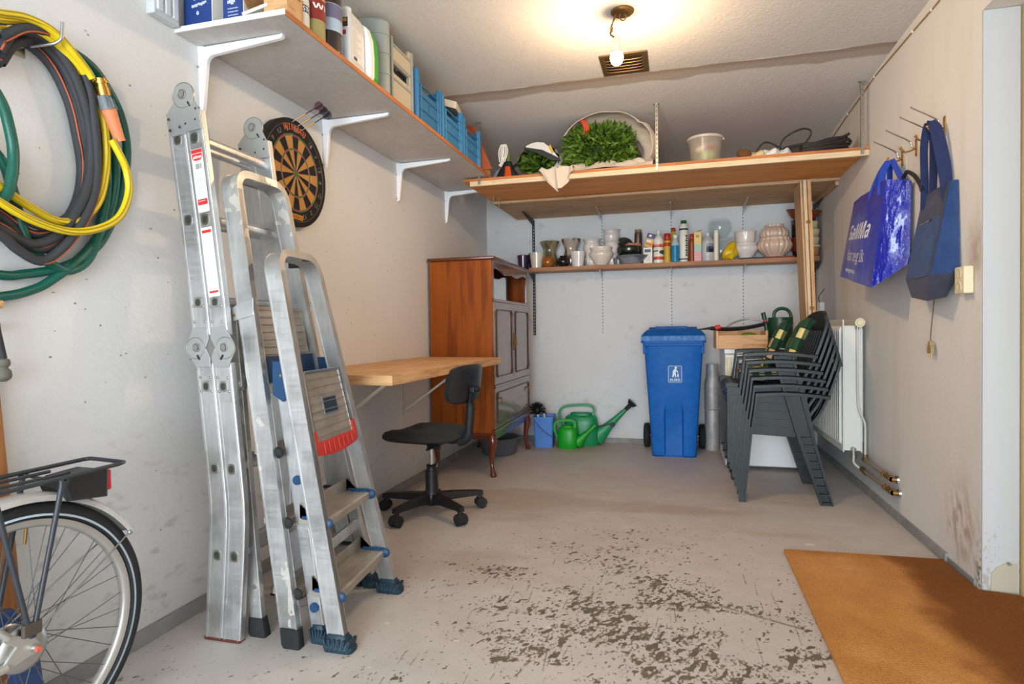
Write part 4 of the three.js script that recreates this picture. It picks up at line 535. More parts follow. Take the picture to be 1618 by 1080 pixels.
{ // shiny blue carrier bag
  const tex = ctex(1024, 768, (q) => { const gr = rng(3); q.fillStyle = '#1f2aa6'; q.fillRect(0, 0, 1024, 768); for (let i = 0; i < 60; i++) { q.fillStyle = gr() > 0.5 ? 'rgba(50,60,190,0.12)' : 'rgba(10,14,90,0.12)'; q.fillRect(gr() * 1024, gr() * 768, 30 + gr() * 60, 40 + gr() * 300); } q.fillStyle = '#e8e6e2'; q.font = 'italic bold 190px sans-serif'; q.save(); q.translate(120, 400); q.transform(1, 0, -0.1, 1, 0, 0); q.fillText('GaMMa', 0, 0, 840); q.restore(); q.font = 'italic 128px serif'; q.fillText('dat zeg ik', 200, 590, 560); q.font = 'italic bold 52px sans-serif'; q.fillText('www.gamma.nl', 160, 700, 420); });
  const bump = dtex(512, 512, (u, v) => 128 + 160 * (fbm(u * 5, v * 9, 4, 70) - 0.5) + 60 * Math.abs(fbm(u * 14 + v * 6, v * 10, 3, 72) - 0.5), { srgb: false });
  const shiny = { roughness: 0.22, clearcoat: 0.8, clearcoatRoughness: 0.12, bumpMap: bump, bumpScale: 0.02 };
  const t = thing('carrier_bag', 'shiny blue woven plastic shopping bag with white lettering hanging on the farthest coat hook', 'bag', [0, 0, 0]);
  const plain = new THREE.MeshPhysicalMaterial({ color: 0x1c27a4, ...shiny }), print = new THREE.MeshPhysicalMaterial({ map: tex, roughness: 0.38, clearcoat: 0.3, clearcoatRoughness: 0.3, bumpMap: bump, bumpScale: 0.008 });
  const NT = [0.962, 1.69, -3.262], NB = [0.905, 1.178, -3.28], FT = [0.978, 1.70, -3.86], FB = [0.915, 1.285, -3.90], WT = [1.07, 1.675, -3.262], WB = [1.062, 1.29, -3.262], WFT = [1.072, 1.70, -3.86], WFB = [1.07, 1.30, -3.90];
  const quad = (A, B, C, D, n, push, dir, sag = 0) => sheet((u, v) => { const p = [0, 1, 2].map((k) => (A[k] * (1 - u) + B[k] * u) * (1 - v) + (D[k] * (1 - u) + C[k] * u) * v), w = Math.sin(Math.PI * u) * Math.sin(Math.PI * Math.min(1, v * 0.9 + 0.1)); const f = push * w + 0.008 * (fbm(u * 5 + n, v * 5, 3, 40 + n) - 0.5) * 2 * Math.min(1, 6 * Math.min(u, 1 - u)); return p.map((q, k) => q + dir[k] * f - (k === 1 ? sag * Math.sin(Math.PI * u) * (1 - v) : 0)); }, 30, 24, 0.0008, 1.2);
  part(t, 'printed_side', print, quad(FB, NB, NT, FT, 1, 0.02, [-1, 0, 0.1]));
  lab(part(t, 'gusset', plain, quad(NB, WB, WT, NT, 2, -0.02, [0, 0, 1])), 'creased plain blue gusset'); part(t, 'gusset', plain, quad(WFB, FB, FT, WFT, 4, 0.005, [0, 0, -1])); part(t, 'wall_side', plain, quad(WB, WFB, WFT, WT, 3, 0.004, [-1, 0, 0])); part(t, 'bag_bottom', plain, quad(WFB, WB, NB, FB, 5, -0.03, [0, 1, 0]));
  const strap = mat(0x1b3fa8, 0.7), hk = [1.022, 1.812, -3.412];
  part(t, 'handle', strap, strip([[0.965, 1.62, -3.50], [0.972, 1.68, -3.49], [0.995, 1.76, -3.45], hk, [0.99, 1.76, -3.39], [0.966, 1.69, -3.34], [0.958, 1.63, -3.32]], [0.9, 0, 0.3], 0.03, 0.002, { n: 30 })); part(t, 'handle', strap, strip([[1.066, 1.66, -3.55], [1.05, 1.72, -3.50], [hk[0] + 0.008, hk[1] + 0.002, hk[2] - 0.004], [1.05, 1.73, -3.36], [1.067, 1.66, -3.30]], [0.6, 0, 0.8], 0.028, 0.002, { n: 30 }));
}
{ // denim tote
  const den = (a, b, s) => metre(new THREE.MeshPhysicalMaterial({ map: dtex(256, 256, (u, v) => { const f = fbm(u * 8, v * 8, 4, s, 8), w = vn(u * 128, v * 128, s + 3, 128); return mix3(a, b, 0.7 * f + 0.3 * w); }), roughness: 0.95, sheen: 0.3, sheenColor: new THREE.Color(0.5, 0.55, 0.7) }), 0.25);
  const blue = den([30, 52, 92], [52, 80, 128], 5), dark = den([48, 48, 62], [70, 70, 86], 9), navy = mat(0x1e2a52, 0.9);
  const t = thing('denim_bag', 'dark blue denim tote bag with long straps hanging on the nearest coat hook', 'bag', [0, 0, 0]);
  const NT = [1.056, 1.572, -2.815], NB = [0.975, 1.165, -2.79], FT = [1.05, 1.555, -3.075], FB = [1.0, 1.175, -3.14], WT = [1.081, 1.572, -2.80], WB = [1.076, 1.205, -2.775], LO = [0.99, 1.095, -2.85];
  const lerp = (A, B, k) => A.map((q, i) => q + (B[i] - q) * k), quad = (A, B, C, D, n, push, dir) => sheet((u, v) => { const p = [0, 1, 2].map((k) => (A[k] * (1 - u) + B[k] * u) * (1 - v) + (D[k] * (1 - u) + C[k] * u) * v), f = push * Math.sin(Math.PI * u) * Math.sin(Math.PI * Math.min(1, v + 0.12)) + 0.006 * (fbm(u * 4 + n, v * 4, 3, 50 + n) - 0.5) * 2 * Math.min(1, 6 * Math.min(u, 1 - u)); return p.map((q, k) => q + dir[k] * f); }, 20, 16, 0.001, 1.2);
  const a = 0.08, b = 0.68;
  part(t, 'front_panel', blue, quad(lerp(FB, FT, a), lerp(NB, NT, a), lerp(NB, NT, b), lerp(FB, FT, b), 1, 0.012, [-1, 0, 0.2])); lab(part(t, 'top_panel', dark, quad(lerp(FB, FT, b), lerp(NB, NT, b), NT, FT, 2, 0.006, [-1, 0, 0.2])), 'grey upper panel');
  lab(part(t, 'bag_bottom', dark, sheet((u, v) => { const e = lerp(lerp(FB, FT, a), lerp(NB, NT, a), u), lo = lerp(lerp([1.01, 1.12, -3.08], LO, 0), LO, u); return lerp(lo, e, v).map((q, k) => q - (k === 0 ? 0.01 * Math.sin(Math.PI * u) * Math.sin(Math.PI * v) : 0)); }, 14, 8, 0.001, 1.2), sheet((u, v) => lerp(lerp(LO, [1.06, 1.11, -2.85], u), lerp(lerp(NB, NT, a), WB, u), v), 8, 6, 0.001, 1.2)), 'grey lower panel');
  part(t, 'gusset', blue, quad(lerp(NB, NT, a), WB, WT, NT, 3, -0.012, [0, 0, 1])); part(t, 'back_panel', blue, quad(WB, [1.08, 1.19, -3.13], [1.081, 1.555, -3.07], WT, 4, 0.002, [-1, 0, 0]));
  part(t, 'piping', M.darkGrey, tube([lerp(NB, NT, a), lerp(NB, NT, 0.5), NT].map((p) => [p[0] - 0.002, p[1], p[2] + 0.002]), 0.003));
  part(t, 'strap', navy, strip([[1.045, 1.50, -3.04], [1.04, 1.6, -3.02], [1.022, 1.74, -2.975], [1.02, 1.815, -2.945], [1.026, 1.838, -2.928], [1.034, 1.8, -2.905], [1.042, 1.68, -2.87], [1.048, 1.56, -2.84], [1.05, 1.50, -2.83]], [1, 0, 0.25], 0.029, 0.002, { n: 60 })); part(t, 'strap', navy, strip([[1.062, 1.50, -3.0], [1.06, 1.62, -2.985], [1.05, 1.76, -2.955], [1.035, 1.838, -2.938], [1.036, 1.845, -2.93], [1.05, 1.80, -2.90], [1.062, 1.66, -2.86], [1.062, 1.52, -2.83]], [1, 0, 0.25], 0.029, 0.002, { n: 60 }));
}
{
  const t = thing('coat_hanger', 'black plastic clothes hanger between the two blue bags', 'hanger', [1.03, 1.70, -3.20]);
  part(t, 'hook', M.steel, tube([[0, 0.0, 0], [0, 0.05, 0], [0.0, 0.085, -0.005], [0.0, 0.108, -0.03], [0, 0.115, -0.042], [0, 0.1, -0.056]], 0.0016)); part(t, 'arms', M.black, tube([[0, 0.004, 0.0], [0.0, -0.005, 0.03], [0, -0.04, 0.1], [0, -0.09, 0.16], [0.0, -0.12, 0.18]], 0.009, { n: 40 }), tube([[0, 0.004, 0.0], [0.0, -0.002, -0.02], [0, -0.012, -0.045]], 0.009, { n: 12 }), ball(0, -0.012, -0.045, 0.009, 1, 1, 1, 10));
}
{
  const t = thing('wall_socket', 'cream surface-mounted double socket on the right wall beside the denim bag', 'socket', [XR, 1.168, -2.715]);
  part(t, 'case', M.cream, bx([-0.034, -0.052, -0.042], [-0.0005, 0.052, 0.042], 0.006)); for (const y of [-0.026, 0.026]) part(t, 'outlet', mat(0xd8cba4, 0.4), at(lathe([[0, 0.002], [0.014, 0.002], [0.015, 0.004], [0.02, 0.003], [0.021, 0], [0, 0]], 24), [-0.033, y, 0], [0, 0, Math.PI / 2])); part(t, 'rocker', M.cream, box(0.016, 0.05, 0.03, -0.016, 0.0, -0.052, 0.004));
}
{
  const t = thing('hanging_plug', 'brown flat mains plug dangling on a thin cord below the denim bag', 'plug', [XR - 0.02, 0.87, -3.03]);
  part(t, 'cord', mat(0x5c4630, 0.7), tube([[0.012, 0.3, 0.02], [0.008, 0.2, 0.01], [0.004, 0.1, -0.004], [0, 0.05, 0]], 0.0022)); part(t, 'plug_body', mat(0x9a8458, 0.45), ext([[-0.006, 0.05], [0.006, 0.05], [0.012, 0.035], [0.02, 0.025], [0.02, 0.0], [-0.02, 0.0], [-0.02, 0.025], [-0.012, 0.035]], 0.01, { bevel: 0.002 }).rotateY(-Math.PI / 2).translate(0.006, 0.005, 0)); part(t, 'pin', M.brass, ...[-0.01, 0.01].map((z) => cyl([0, 0.003, z], [0, -0.018, z], 0.002, 0.002, 8)));
}
{
  const t = thing('ceiling_cable', 'thin beige cable clipped along the right wall just under the ceiling', 'cable', [0, 0, 0]), pts = [[1.081, 2.385, -2.4], [1.08, 2.372, -2.7], [1.081, 2.366, -3.0], [1.08, 2.368, -3.1], [1.081, 2.376, -3.3], [1.08, 2.384, -3.6], [1.081, 2.390, -3.85], [1.08, 2.372, -4.2], [1.081, 2.366, -4.4], [1.08, 2.345, -4.7], [1.081, 2.335, -5.0], [1.08, 2.30, -5.3]];
  part(t, 'cable', mat(0xa5855a, 0.6), tube(pts, 0.0035, { n: 90 })); part(t, 'clip', M.white, ...[-3.06, -3.28, -3.85, -4.4].map((z, k) => box(0.008, 0.012, 0.01, 1.0795, [2.367, 2.375, 2.390, 2.366][k], z, 0.002)));
}
// ---------------------------------------------------------------- ladders
{ // folding multi-position ladder, folded to two storeys, leaning on the left wall
  const t = thing('folding_ladder', 'tall aluminium hinged multi-position ladder folded against the left wall, nearest the hoses', 'ladder', [-1.46, 0, -1.82]);
  const dx = 1.46, zN = 0.18, zF = -0.18;
  const gap = [[1.78, -1.548], [1.63, -1.53], [1.37, -1.496], [1.1, -1.465], [0.83, -1.441], [0.565, -1.417], [0.45, -1.408], [0.38, -1.409], [0.28, -1.415], [0, -1.437]];
  const gx = (y) => { for (let i = 0; i < gap.length - 1; i++) if (y <= gap[i][0] && y >= gap[i + 1][0]) return dx + gap[i][1] + (gap[i + 1][1] - gap[i][1]) * (gap[i][0] - y) / (gap[i][0] - gap[i + 1][0]); return dx + gap[0][1]; };
  const W = 0.063, T = 0.024;
  for (const [z, o] of [[zN, -T], [zF, 0]]) for (const s of [0, 1]) for (const [y0, y1] of [[1.0, 1.72], [0.004, 0.905]]) {
    const ys = []; for (let k = 0; k <= 14; k++) ys.push(y0 + (y1 - y0) * k / 14); const a = (y) => gx(y) + (s ? 0.0025 : -W - 0.0025), b = (y) => a(y) + W;
    const flare = y0 < 0.5 ? 0.0 : 0;
    const r = part(t, 'rail', alu, ext([...ys.map((y) => [a(y) - flare, y]), ...ys.slice().reverse().map((y) => [b(y), y])], T - 0.006, { bevel: 0.003 }).translate(0, 0, z + o + 0.003), ...[0.006, W - 0.006].map((e) => strip(ys.map((y) => [a(y) + e, y, z + (o ? 0.0005 : T - 0.0245)]), [1, 0.1, 0], 0.005, 0.003)));
    if (z === zN) for (const y of (y0 > 0.5 ? [1.09, 1.04, 1.68] : [0.86, 0.815])) for (const e of [0.012, W - 0.012]) part(r, 'rivet', M.zinc, ball(a(y) + e, y, z + 0.001, 0.0045, 1, 1, 0.6, 10));
  }
  for (const y of [1.633, 1.37, 1.103, 0.831, 0.565, 0.282]) for (const s of [-1, 1]) {
    const x = gx(y) + s * 0.033, pr = rrect(0.026, 0.03, 0.011, 5);
    const rg = part(t, 'rung', alu, ext(pr, zN - zF - 0.006, { bevel: 0 }).translate(x, y, zF + 0.003), ...[-0.008, 0, 0.008].map((e) => cyl([x + e, y + 0.0152, zF + T], [x + e, y + 0.0152, zN - T], 0.0012, 0.0012, 6)));
    part(rg, 'rung_rim', M.steel, ext(rrect(0.029, 0.035, 0.011, 5), 0.0035, { holes: [rrect(0.019, 0.023, 0.008, 5)] }).translate(x, y, zN - 0.0005)); part(rg, 'rung_plug', mat(0x34352c, 0.5), ext(rrect(0.0195, 0.0235, 0.008, 5), 0.0012).translate(x, y, zN + 0.0002));
  }
  const plate = mat(0xb4b7b5, 0.42, { metalness: 0.7 });
  for (const [z, d] of [[zN + 0.001, 1], [zF + T + 0.001, -1]]) {
    const hx = gx(1.78) + 0.014;
    const h = part(t, 'hinge', plate, cyl([hx, 1.772, z], [hx, 1.772, z + 0.005], 0.042, 0.042, 36), ext([[gx(1.6) + 0.003, 1.655], [gx(1.6) + W - 0.004, 1.66], [gx(1.7) + W, 1.72], [gx(1.76) + 0.047, 1.765], [gx(1.76) + 0.03, 1.80], [hx - 0.01, 1.78], [gx(1.7) - 0.005, 1.72]], 0.003, { bevel: 0.0008 }).translate(0, 0, z + 0.002), ext([[gx(1.6) - 0.003, 1.65], [gx(1.6) - W + 0.004, 1.645], [gx(1.7) - W, 1.69], [gx(1.7) - W + 0.004, 1.725], [gx(1.74) - W + 0.03, 1.75], [gx(1.7), 1.74]], 0.003, { bevel: 0.0008 }).translate(0, 0, z - 0.0015));
    part(h, 'ring', M.zinc, new THREE.TorusGeometry(0.0405, 0.0014, 6, 40).translate(hx, 1.772, z + 0.0055), new THREE.TorusGeometry(0.0145, 0.0016, 6, 24).translate(hx - 0.004, 1.776, z + 0.0075)); part(h, 'pivot', M.steel, cyl([hx - 0.004, 1.776, z], [hx - 0.004, 1.776, z + 0.009], 0.012, 0.01, 20)); part(h, 'slot', M.black, box(0.007, 0.018, 0.003, hx + 0.022, 1.742, z + 0.005, 0.001, [0, 0, 0.6]));
    part(h, 'rivet', M.darkGrey, ...[[0.012, 1.68], [0.05, 1.69], [0.052, 1.725], [-0.012, 1.672], [-0.05, 1.664], [-0.055, 1.70]].map(([a, y]) => ball(gx(1.7) + a, y, z + 0.005, 0.0045, 1, 1, 0.5, 10)));
    for (const s of [-1, 1]) {
      const cx = gx(0.955) + s * 0.057, m2 = part(t, 'hinge', plate, cyl([cx, 0.955, z], [cx, 0.955, z + 0.005], 0.036, 0.036, 32), ext([[gx(1.02) + s * 0.006, 1.02], [gx(1.02) + s * 0.062, 1.02], [cx + s * 0.03, 0.972], [cx, 0.945], [gx(0.96) + s * 0.018, 0.958], [gx(0.985) + s * 0.005, 0.985]].sort(() => 0), 0.003, { bevel: 0.0008 }).translate(0, 0, z - 0.001), ext([[gx(0.9) + s * 0.006, 0.895], [gx(0.9) + s * 0.062, 0.895], [cx + s * 0.034, 0.945], [cx - s * 0.01, 0.965], [gx(0.95) + s * 0.016, 0.952], [gx(0.93) + s * 0.004, 0.925]], 0.003, { bevel: 0.0008 }).translate(0, 0, z + 0.0015));
      part(m2, 'ring', M.zinc, new THREE.TorusGeometry(0.0345, 0.0013, 6, 36).translate(cx, 0.955, z + 0.0055), new THREE.TorusGeometry(0.013, 0.0015, 6, 24).translate(cx - s * 0.004, 0.957, z + 0.007)); part(m2, 'pivot', M.steel, cyl([cx - s * 0.004, 0.957, z], [cx - s * 0.004, 0.957, z + 0.009], 0.011, 0.009, 18)); part(m2, 'slot', M.black, box(0.007, 0.018, 0.003, cx - s * 0.012, 0.925, z + 0.0055, 0.001, [0, 0, -s * 0.6]));
    }
  }
  for (const [z, o] of [[zN, -T], [zF, 0]]) lab(part(t, 'foot', mat(0x5a2722, 0.8), bx([gx(0) - W - 0.006, 0, z + o - 0.003], [gx(0) + W + 0.006, 0.009, z + o + T + 0.003], 0.003)), 'dark red rubber foot');
  // stickers on the near outer rail
  const st = (x0, y0, w, h, tex, tilt) => { const g = new THREE.PlaneGeometry(w, h); at(g, [x0, y0, zN + 0.0016], [0, 0, tilt]); part(t, 'sticker', new THREE.MeshStandardMaterial({ map: tex, roughness: 0.5 }), g); };
  const R = rng(77), lines = (q, x, y, w, n, dy, s) => { q.fillStyle = '#555'; for (let i = 0; i < n; i++) for (let u = x; u < x + w * (0.7 + 0.3 * R());) { const L = s * (1 + 3 * R()); q.fillRect(u, y + i * dy, L, s * 0.9); u += L + s; } };
  st(gx(1.5) + 0.034, 1.495, 0.044, 0.205, ctex(176, 820, (q, w, h) => { q.fillStyle = '#e9e9e6'; q.fillRect(0, 0, w, h); q.fillStyle = '#c8302a'; q.fillRect(4, 4, 168, 50); q.beginPath(); q.moveTo(10, 60); q.lineTo(166, 60); q.lineTo(166, 120); q.lineTo(130, 150); q.lineTo(46, 150); q.lineTo(10, 120); q.closePath(); q.fill(); q.fillStyle = '#fff'; q.font = 'italic bold 54px sans-serif'; q.fillText('altrex', 20, 122, 136); q.fillStyle = '#555'; for (const x of [66, 84, 102]) q.fillRect(x, 164, 10, 10); for (let i = 0; i < 26; i++) q.fillRect(44 + i * 4, 190, 1 + R() * 3, 70); lines(q, 24, 290, 130, 42, 8, 3); q.fillStyle = '#c8302a'; q.fillRect(12, 650, 150, 76); q.fillStyle = '#fff'; q.fillRect(30, 672, 100, 5); lines(q, 20, 745, 130, 6, 10, 2); }), 0.125);
  st(gx(1.24) + 0.034, 1.232, 0.044, 0.225, ctex(160, 820, (q, w, h) => { q.fillStyle = '#ecece9'; q.fillRect(0, 0, w, h); q.fillStyle = '#c8302a'; q.fillRect(14, 30, 130, 36); lines(q, 16, 80, 126, 66, 7.4, 2.4); lines(q, 22, 640, 120, 3, 9, 3); q.fillStyle = '#c8302a'; q.fillRect(18, 750, 124, 26); }), 0.118);
  st(gx(1.68) + 0.036, 1.668, 0.03, 0.014, ctex(96, 44, (q) => { q.fillStyle = '#d8c428'; q.fillRect(0, 0, 96, 44); lines(q, 8, 10, 80, 4, 8, 3); }), 0.1);
}
// A step ladder: each corner given near side first, all in the ladder's own frame
function stepLadder(t, o) {
  const lp = (a, b, k) => a.map((q, i) => q + (b[i] - q) * k), bez = (a, c, b) => [0, 0.15, 0.3, 0.5, 0.7, 0.85, 1].map((k) => lp(lp(a, c, k), lp(c, b, k), k));
  const { nf, nt, ff, ft } = o, r = o.bend, nz = lp(nt, nf, r / Math.hypot(nt[1], 0.2)), fz = lp(ft, ff, r / Math.hypot(ft[1], 0.2)), zl = Math.abs(nt[2] - ft[2]);
  const path = [nf, lp(nf, nz, 0.5), ...bez(nz, nt, lp(nt, ft, r / zl)), ...bez(lp(ft, nt, r / zl), ft, fz), lp(fz, ff, 0.5), ff];
  const lean = [nf[1] - nt[1], nt[0] - nf[0]], L = Math.hypot(...lean), sd = [-lean[0] / L, -lean[1] / L, 0];
  part(t, 'front_frame', o.metal, strip(path, sd, o.w, o.t), ...[-1, 1].map((e) => strip(path.map((p) => p.map((q, i) => q + sd[i] * e * (o.w / 2 - 0.002))), sd, 0.004, o.t + 0.006)));
  const onN = (y) => lp(nf, nt, (y - nf[1]) / (nt[1] - nf[1])), onF = (y) => lp(ff, ft, (y - ff[1]) / (ft[1] - ff[1]));
  for (const [a, b] of [[o.rn, o.rnt], [o.rf, o.rft]]) part(t, 'rear_leg', o.metal, bar(a, b, 0.046, 0.022, [1, 0, 0]));
  part(t, 'rear_brace', o.metal, bar(lp(o.rn, o.rnt, 0.28), lp(o.rf, o.rft, 0.28), 0.04, 0.012, [0, 1, 0]));
  for (const p of [nf, ff]) o.foot(t, p, 1); for (const p of [o.rn, o.rf]) o.foot(t, p, 0);
  for (const y of o.steps) {
    const a = onN(y), b = onF(y), fr = o.frontOut, d = o.depth, rs = o.riser, tr = (P, k) => [[P[0] + fr, y - 0.004, P[2] + k], [P[0] + fr, y + 0.004, P[2] + k], [P[0] + fr - 0.008, y + 0.008, P[2] + k], [P[0] + fr - d, y + 0.008, P[2] + k], [P[0] + fr - d, y + 0.008 + rs, P[2] + k], [P[0] + fr - d - 0.004, y + 0.008 + rs, P[2] + k], [P[0] + fr - d - 0.004, y - 0.01, P[2] + k], [P[0] + fr - 0.01, y - 0.018, P[2] + k], [P[0] + fr, y - 0.018, P[2] + k]];
    const tread = part(t, 'tread', treadMat, loft([tr(a, -0.014), tr(b, 0.014)], { capA: true, capB: true, crease: 0.4 }), ...Array.from({ length: 6 }, (_, k) => bar([a[0] + fr - 0.016 - k * d / 7, y + 0.0083, a[2] - 0.02], [b[0] + fr - 0.016 - k * d / 7, y + 0.0083, b[2] + 0.02], 0.0025, 0.0016, [1, 0, 0], 0)));
    part(tread, 'end_cap', o.capMat, ...[[a, 1], [b, -1]].map(([P, s]) => [ball(P[0] + fr - 0.005, y - 0.002, P[2] - s * 0.012, 0.022, 1.25, 0.9, 0.55, 14), box(d * 0.8, 0.012, 0.02, P[0] + fr - d * 0.5, y + 0.012, P[2] - s * 0.016, 0.004)]).flat());
  }
  return { onN, onF, lp };
}
{
  const X = -1.2, Z = -1.9, q = (x, y, z) => [x - X, y, z - Z];
  const t = thing('step_ladder', 'taller paint-spattered aluminium step ladder with black feet, in the middle of the three ladders', 'ladder', [X, 0, Z]);
  const foot = (p, c) => part(t, 'foot', M.rubber, loft([ring4(0.07 - 0.012 * (1 - c), 0.034, 0, 0.006, c[0], c[2])], {}));
  const f = stepLadder(t, { nf: q(-1.19, 0.012, -1.665), nt: q(-1.42, 1.53, -1.705), ff: q(-1.24, 0.012, -2.14), ft: q(-1.412, 1.53, -1.945), bend: 0.06, w: 0.062, t: 0.02, metal: aluPaint, rn: q(-1.345, 0.008, -1.705), rnt: q(-1.43, 1.07, -1.712), rf: q(-1.40, 0.008, -2.15), rft: q(-1.435, 1.07, -2.0), steps: [0.165, 0.39, 0.615], frontOut: 0.03, depth: 0.085, riser: 0.0, capMat: M.rubber,
    foot: (tt, p, fr) => part(tt, 'foot', M.rubber, loft([ring4(0.06, 0.034, 0, 0.006, p[0] + 0.004, p[2]), ring4(0.066, 0.034, 0.012, 0.006, p[0], p[2]), ring4(0.068 - 0.014 * (1 - fr), 0.03, 0.062, 0.005, p[0] - 0.004, p[2])], { capA: true, capB: true, crease: 0.5 })) });
  const P = (y, k, out = 0.012) => { const a = f.onN(y), b = f.onF(y); const m = f.lp(a, b, k); return [m[0] + out, m[1], m[2]]; };
  const slat = part(t, 'platform', treadMat, sheet((u, v) => P(0.915 + 0.175 * v, 0.08 + 0.84 * u), 8, 8, 0.01), ...Array.from({ length: 7 }, (_, k) => bar(P(0.93 + k * 0.025, 0.1, 0.014), P(0.93 + k * 0.025, 0.9, 0.014), 0.003, 0.004, [0, 1, 0], 0)));
  lab(part(t, 'platform_hinge', M.blue, sheet((u, v) => P(0.838 + 0.085 * v, 0.06 + 0.88 * u, 0.022), 8, 3, 0.012)), 'dark blue hinge panel under the platform'); lab(part(t, 'label_strip', mat(0xd6d2c2, 0.6), sheet((u, v) => P(0.800 + 0.032 * v, 0.07 + 0.86 * u, 0.014), 6, 2, 0.01)), 'pale rail under the blue panel');
  for (const s of [0, 1]) { const a = s ? f.onF(1.07) : f.onN(1.07), z = a[2] + (s ? -0.013 : 0.013); part(t, 'hinge_plate', aluPaint, ext([[a[0] - 0.055, 1.04], [a[0] + 0.03, 1.06], [a[0] + 0.03, 1.115], [a[0] - 0.02, 1.10], [a[0] - 0.055, 1.08]], 0.003, { bevel: 0.001 }).translate(0, 0, z - 0.001)); part(t, 'pivot', M.brassDull, cyl([a[0] - 0.042, 1.06, z], [a[0] - 0.042, 1.06, z + 0.006], 0.005, 0.005, 12)); }
  part(t, 'bolt', M.zinc, cyl(q(-1.378, 0.82, -1.7), q(-1.378, 0.82, -1.688), 0.009, 0.007, 14), cyl(q(-1.352, 0.165, -1.7), q(-1.352, 0.165, -1.688), 0.009, 0.007, 14));
  part(t, 'loop_clip', M.black, box(0.05, 0.02, 0.026, f.lp(q(-1.412, 1.53, -1.945), q(-1.24, 0.012, -2.14), 0.16)[0] + 0.02, 1.25, f.lp(q(-1.412, 1.53, -1.945), q(-1.24, 0.012, -2.14), 0.16)[2], 0.003));
}
{
  const X = -1.1, Z = -1.9, q = (x, y, z) => [x - X, y, z - Z], foot = mat(0x16323f, 0.55), blueM = mat(0x143f66, 0.5);
  const t = thing('step_ladder', 'shorter aluminium step ladder with blue ribbed feet and a red platform edge, nearest the workbench', 'ladder', [X, 0, Z]);
  const f = stepLadder(t, { nf: q(-1.04, 0.03, -1.69), nt: q(-1.274, 1.264, -1.715), ff: q(-1.082, 0.03, -2.12), ft: q(-1.30, 1.264, -1.97), bend: 0.07, w: 0.06, t: 0.02, metal: alu, rn: q(-1.128, 0.02, -1.725), rnt: q(-1.258, 0.86, -1.735), rf: q(-1.178, 0.02, -2.15), rft: q(-1.29, 0.86, -2.02), steps: [0.16, 0.39], frontOut: 0.022, depth: 0.1, riser: 0.045, capMat: blueM,
    foot: (tt, p, fr) => { const w = fr ? 0.1 : 0.062, h = fr ? 0.05 : 0.055, o = []; for (let i = 0; i < 6; i++) o.push(box(w * 0.11, h * 0.8, 0.05, p[0] + w * (i / 5 - 0.5) * 0.8 + 0.006, h * 0.42, p[2] + 0.006, 0.004, [0, 0, -(i / 5 - 0.5) * 0.5])); part(tt, 'foot', foot, loft([ring4(w, 0.05, 0, 0.015, p[0] + 0.008, p[2] + 0.004), ring4(w * 1.02, 0.054, 0.012, 0.016, p[0] + 0.008, p[2] + 0.004), ring4(w * 0.62, 0.034, h, 0.008, p[0] - 0.002, p[2])], { capA: true, capB: true, crease: 0.5 }), ...o); } });
  const P = (y, k, out = 0.02) => { const m = f.lp(f.onN(y), f.onF(y), k); return [m[0] + out, m[1], m[2]]; };
  const pl = part(t, 'platform', treadMat, sheet((u, v) => P(0.635 + 0.23 * v, 0.1 + 0.8 * u), 8, 8, 0.012), ...Array.from({ length: 8 }, (_, k) => bar(P(0.655 + k * 0.027, 0.11, 0.021), P(0.655 + k * 0.027, 0.89, 0.021), 0.004, 0.005, [0, 1, 0], 0)));
  part(pl, 'side_edge', M.steel, bar(P(0.635, 0.1, 0.021), P(0.868, 0.1, 0.021), 0.006, 0.008), bar(P(0.635, 0.9, 0.021), P(0.868, 0.9, 0.021), 0.006, 0.008), bar(P(0.868, 0.1, 0.02), P(0.868, 0.9, 0.02), 0.01, 0.01));
  lab(part(pl, 'badge', mat(0x17303f, 0.5), sheet((u, v) => P(0.725 + 0.05 * v, 0.40 + 0.28 * u, 0.0235), 2, 2, 0.004)), 'dark blue badge'); part(pl, 'badge_rim', M.steel, sheet((u, v) => P(0.719 + 0.062 * v, 0.385 + 0.31 * u, 0.0218), 2, 2, 0.004));
  lab(part(t, 'platform_edge', mat(0xc83a30, 0.45), sheet((u, v) => P(0.600 + 0.04 * v - 0.014 * Math.sin(Math.PI * u) * (1 - v), 0.06 + 0.88 * u, 0.026 + 0.004 * Math.sin(Math.PI * v)), 14, 4, 0.02), ...[0.08, 0.92].map((k) => bar(P(0.62, k, 0.018), P(0.675, k, 0.018), 0.024, 0.018)), ...Array.from({ length: 7 }, (_, k) => bar(P(0.60, 0.2 + k * 0.1, 0.032), P(0.636, 0.2 + k * 0.1, 0.032), 0.004, 0.006))), 'red plastic platform edge');
  for (const [s, a] of [[0, q(-1.252, 0.86, -1.722)], [1, q(-1.29, 0.86, -2.02)]]) { const zz = a[2] + (s ? -0.012 : 0.002); lab(part(t, 'hinge_cover', blueM, ext([[a[0] - 0.022, 0.80], [a[0] + 0.012, 0.78], [a[0] + 0.034, 0.80], [a[0] + 0.034, 0.87], [a[0] + 0.016, 0.905], [a[0] - 0.022, 0.905]], 0.01, { bevel: 0.003 }).translate(0, 0, zz)), 'blue hinge cover'); part(t, 'pivot', M.steel, cyl([a[0] + 0.01, 0.862, zz + 0.01], [a[0] + 0.01, 0.862, zz + 0.018], 0.006, 0.005, 12)); }
  part(t, 'guide_arm', M.steel, tube([q(-1.245, 0.80, -1.74), q(-1.262, 0.75, -1.745), q(-1.26, 0.69, -1.745), q(-1.232, 0.62, -1.745)], 0.006, { n: 30 }));
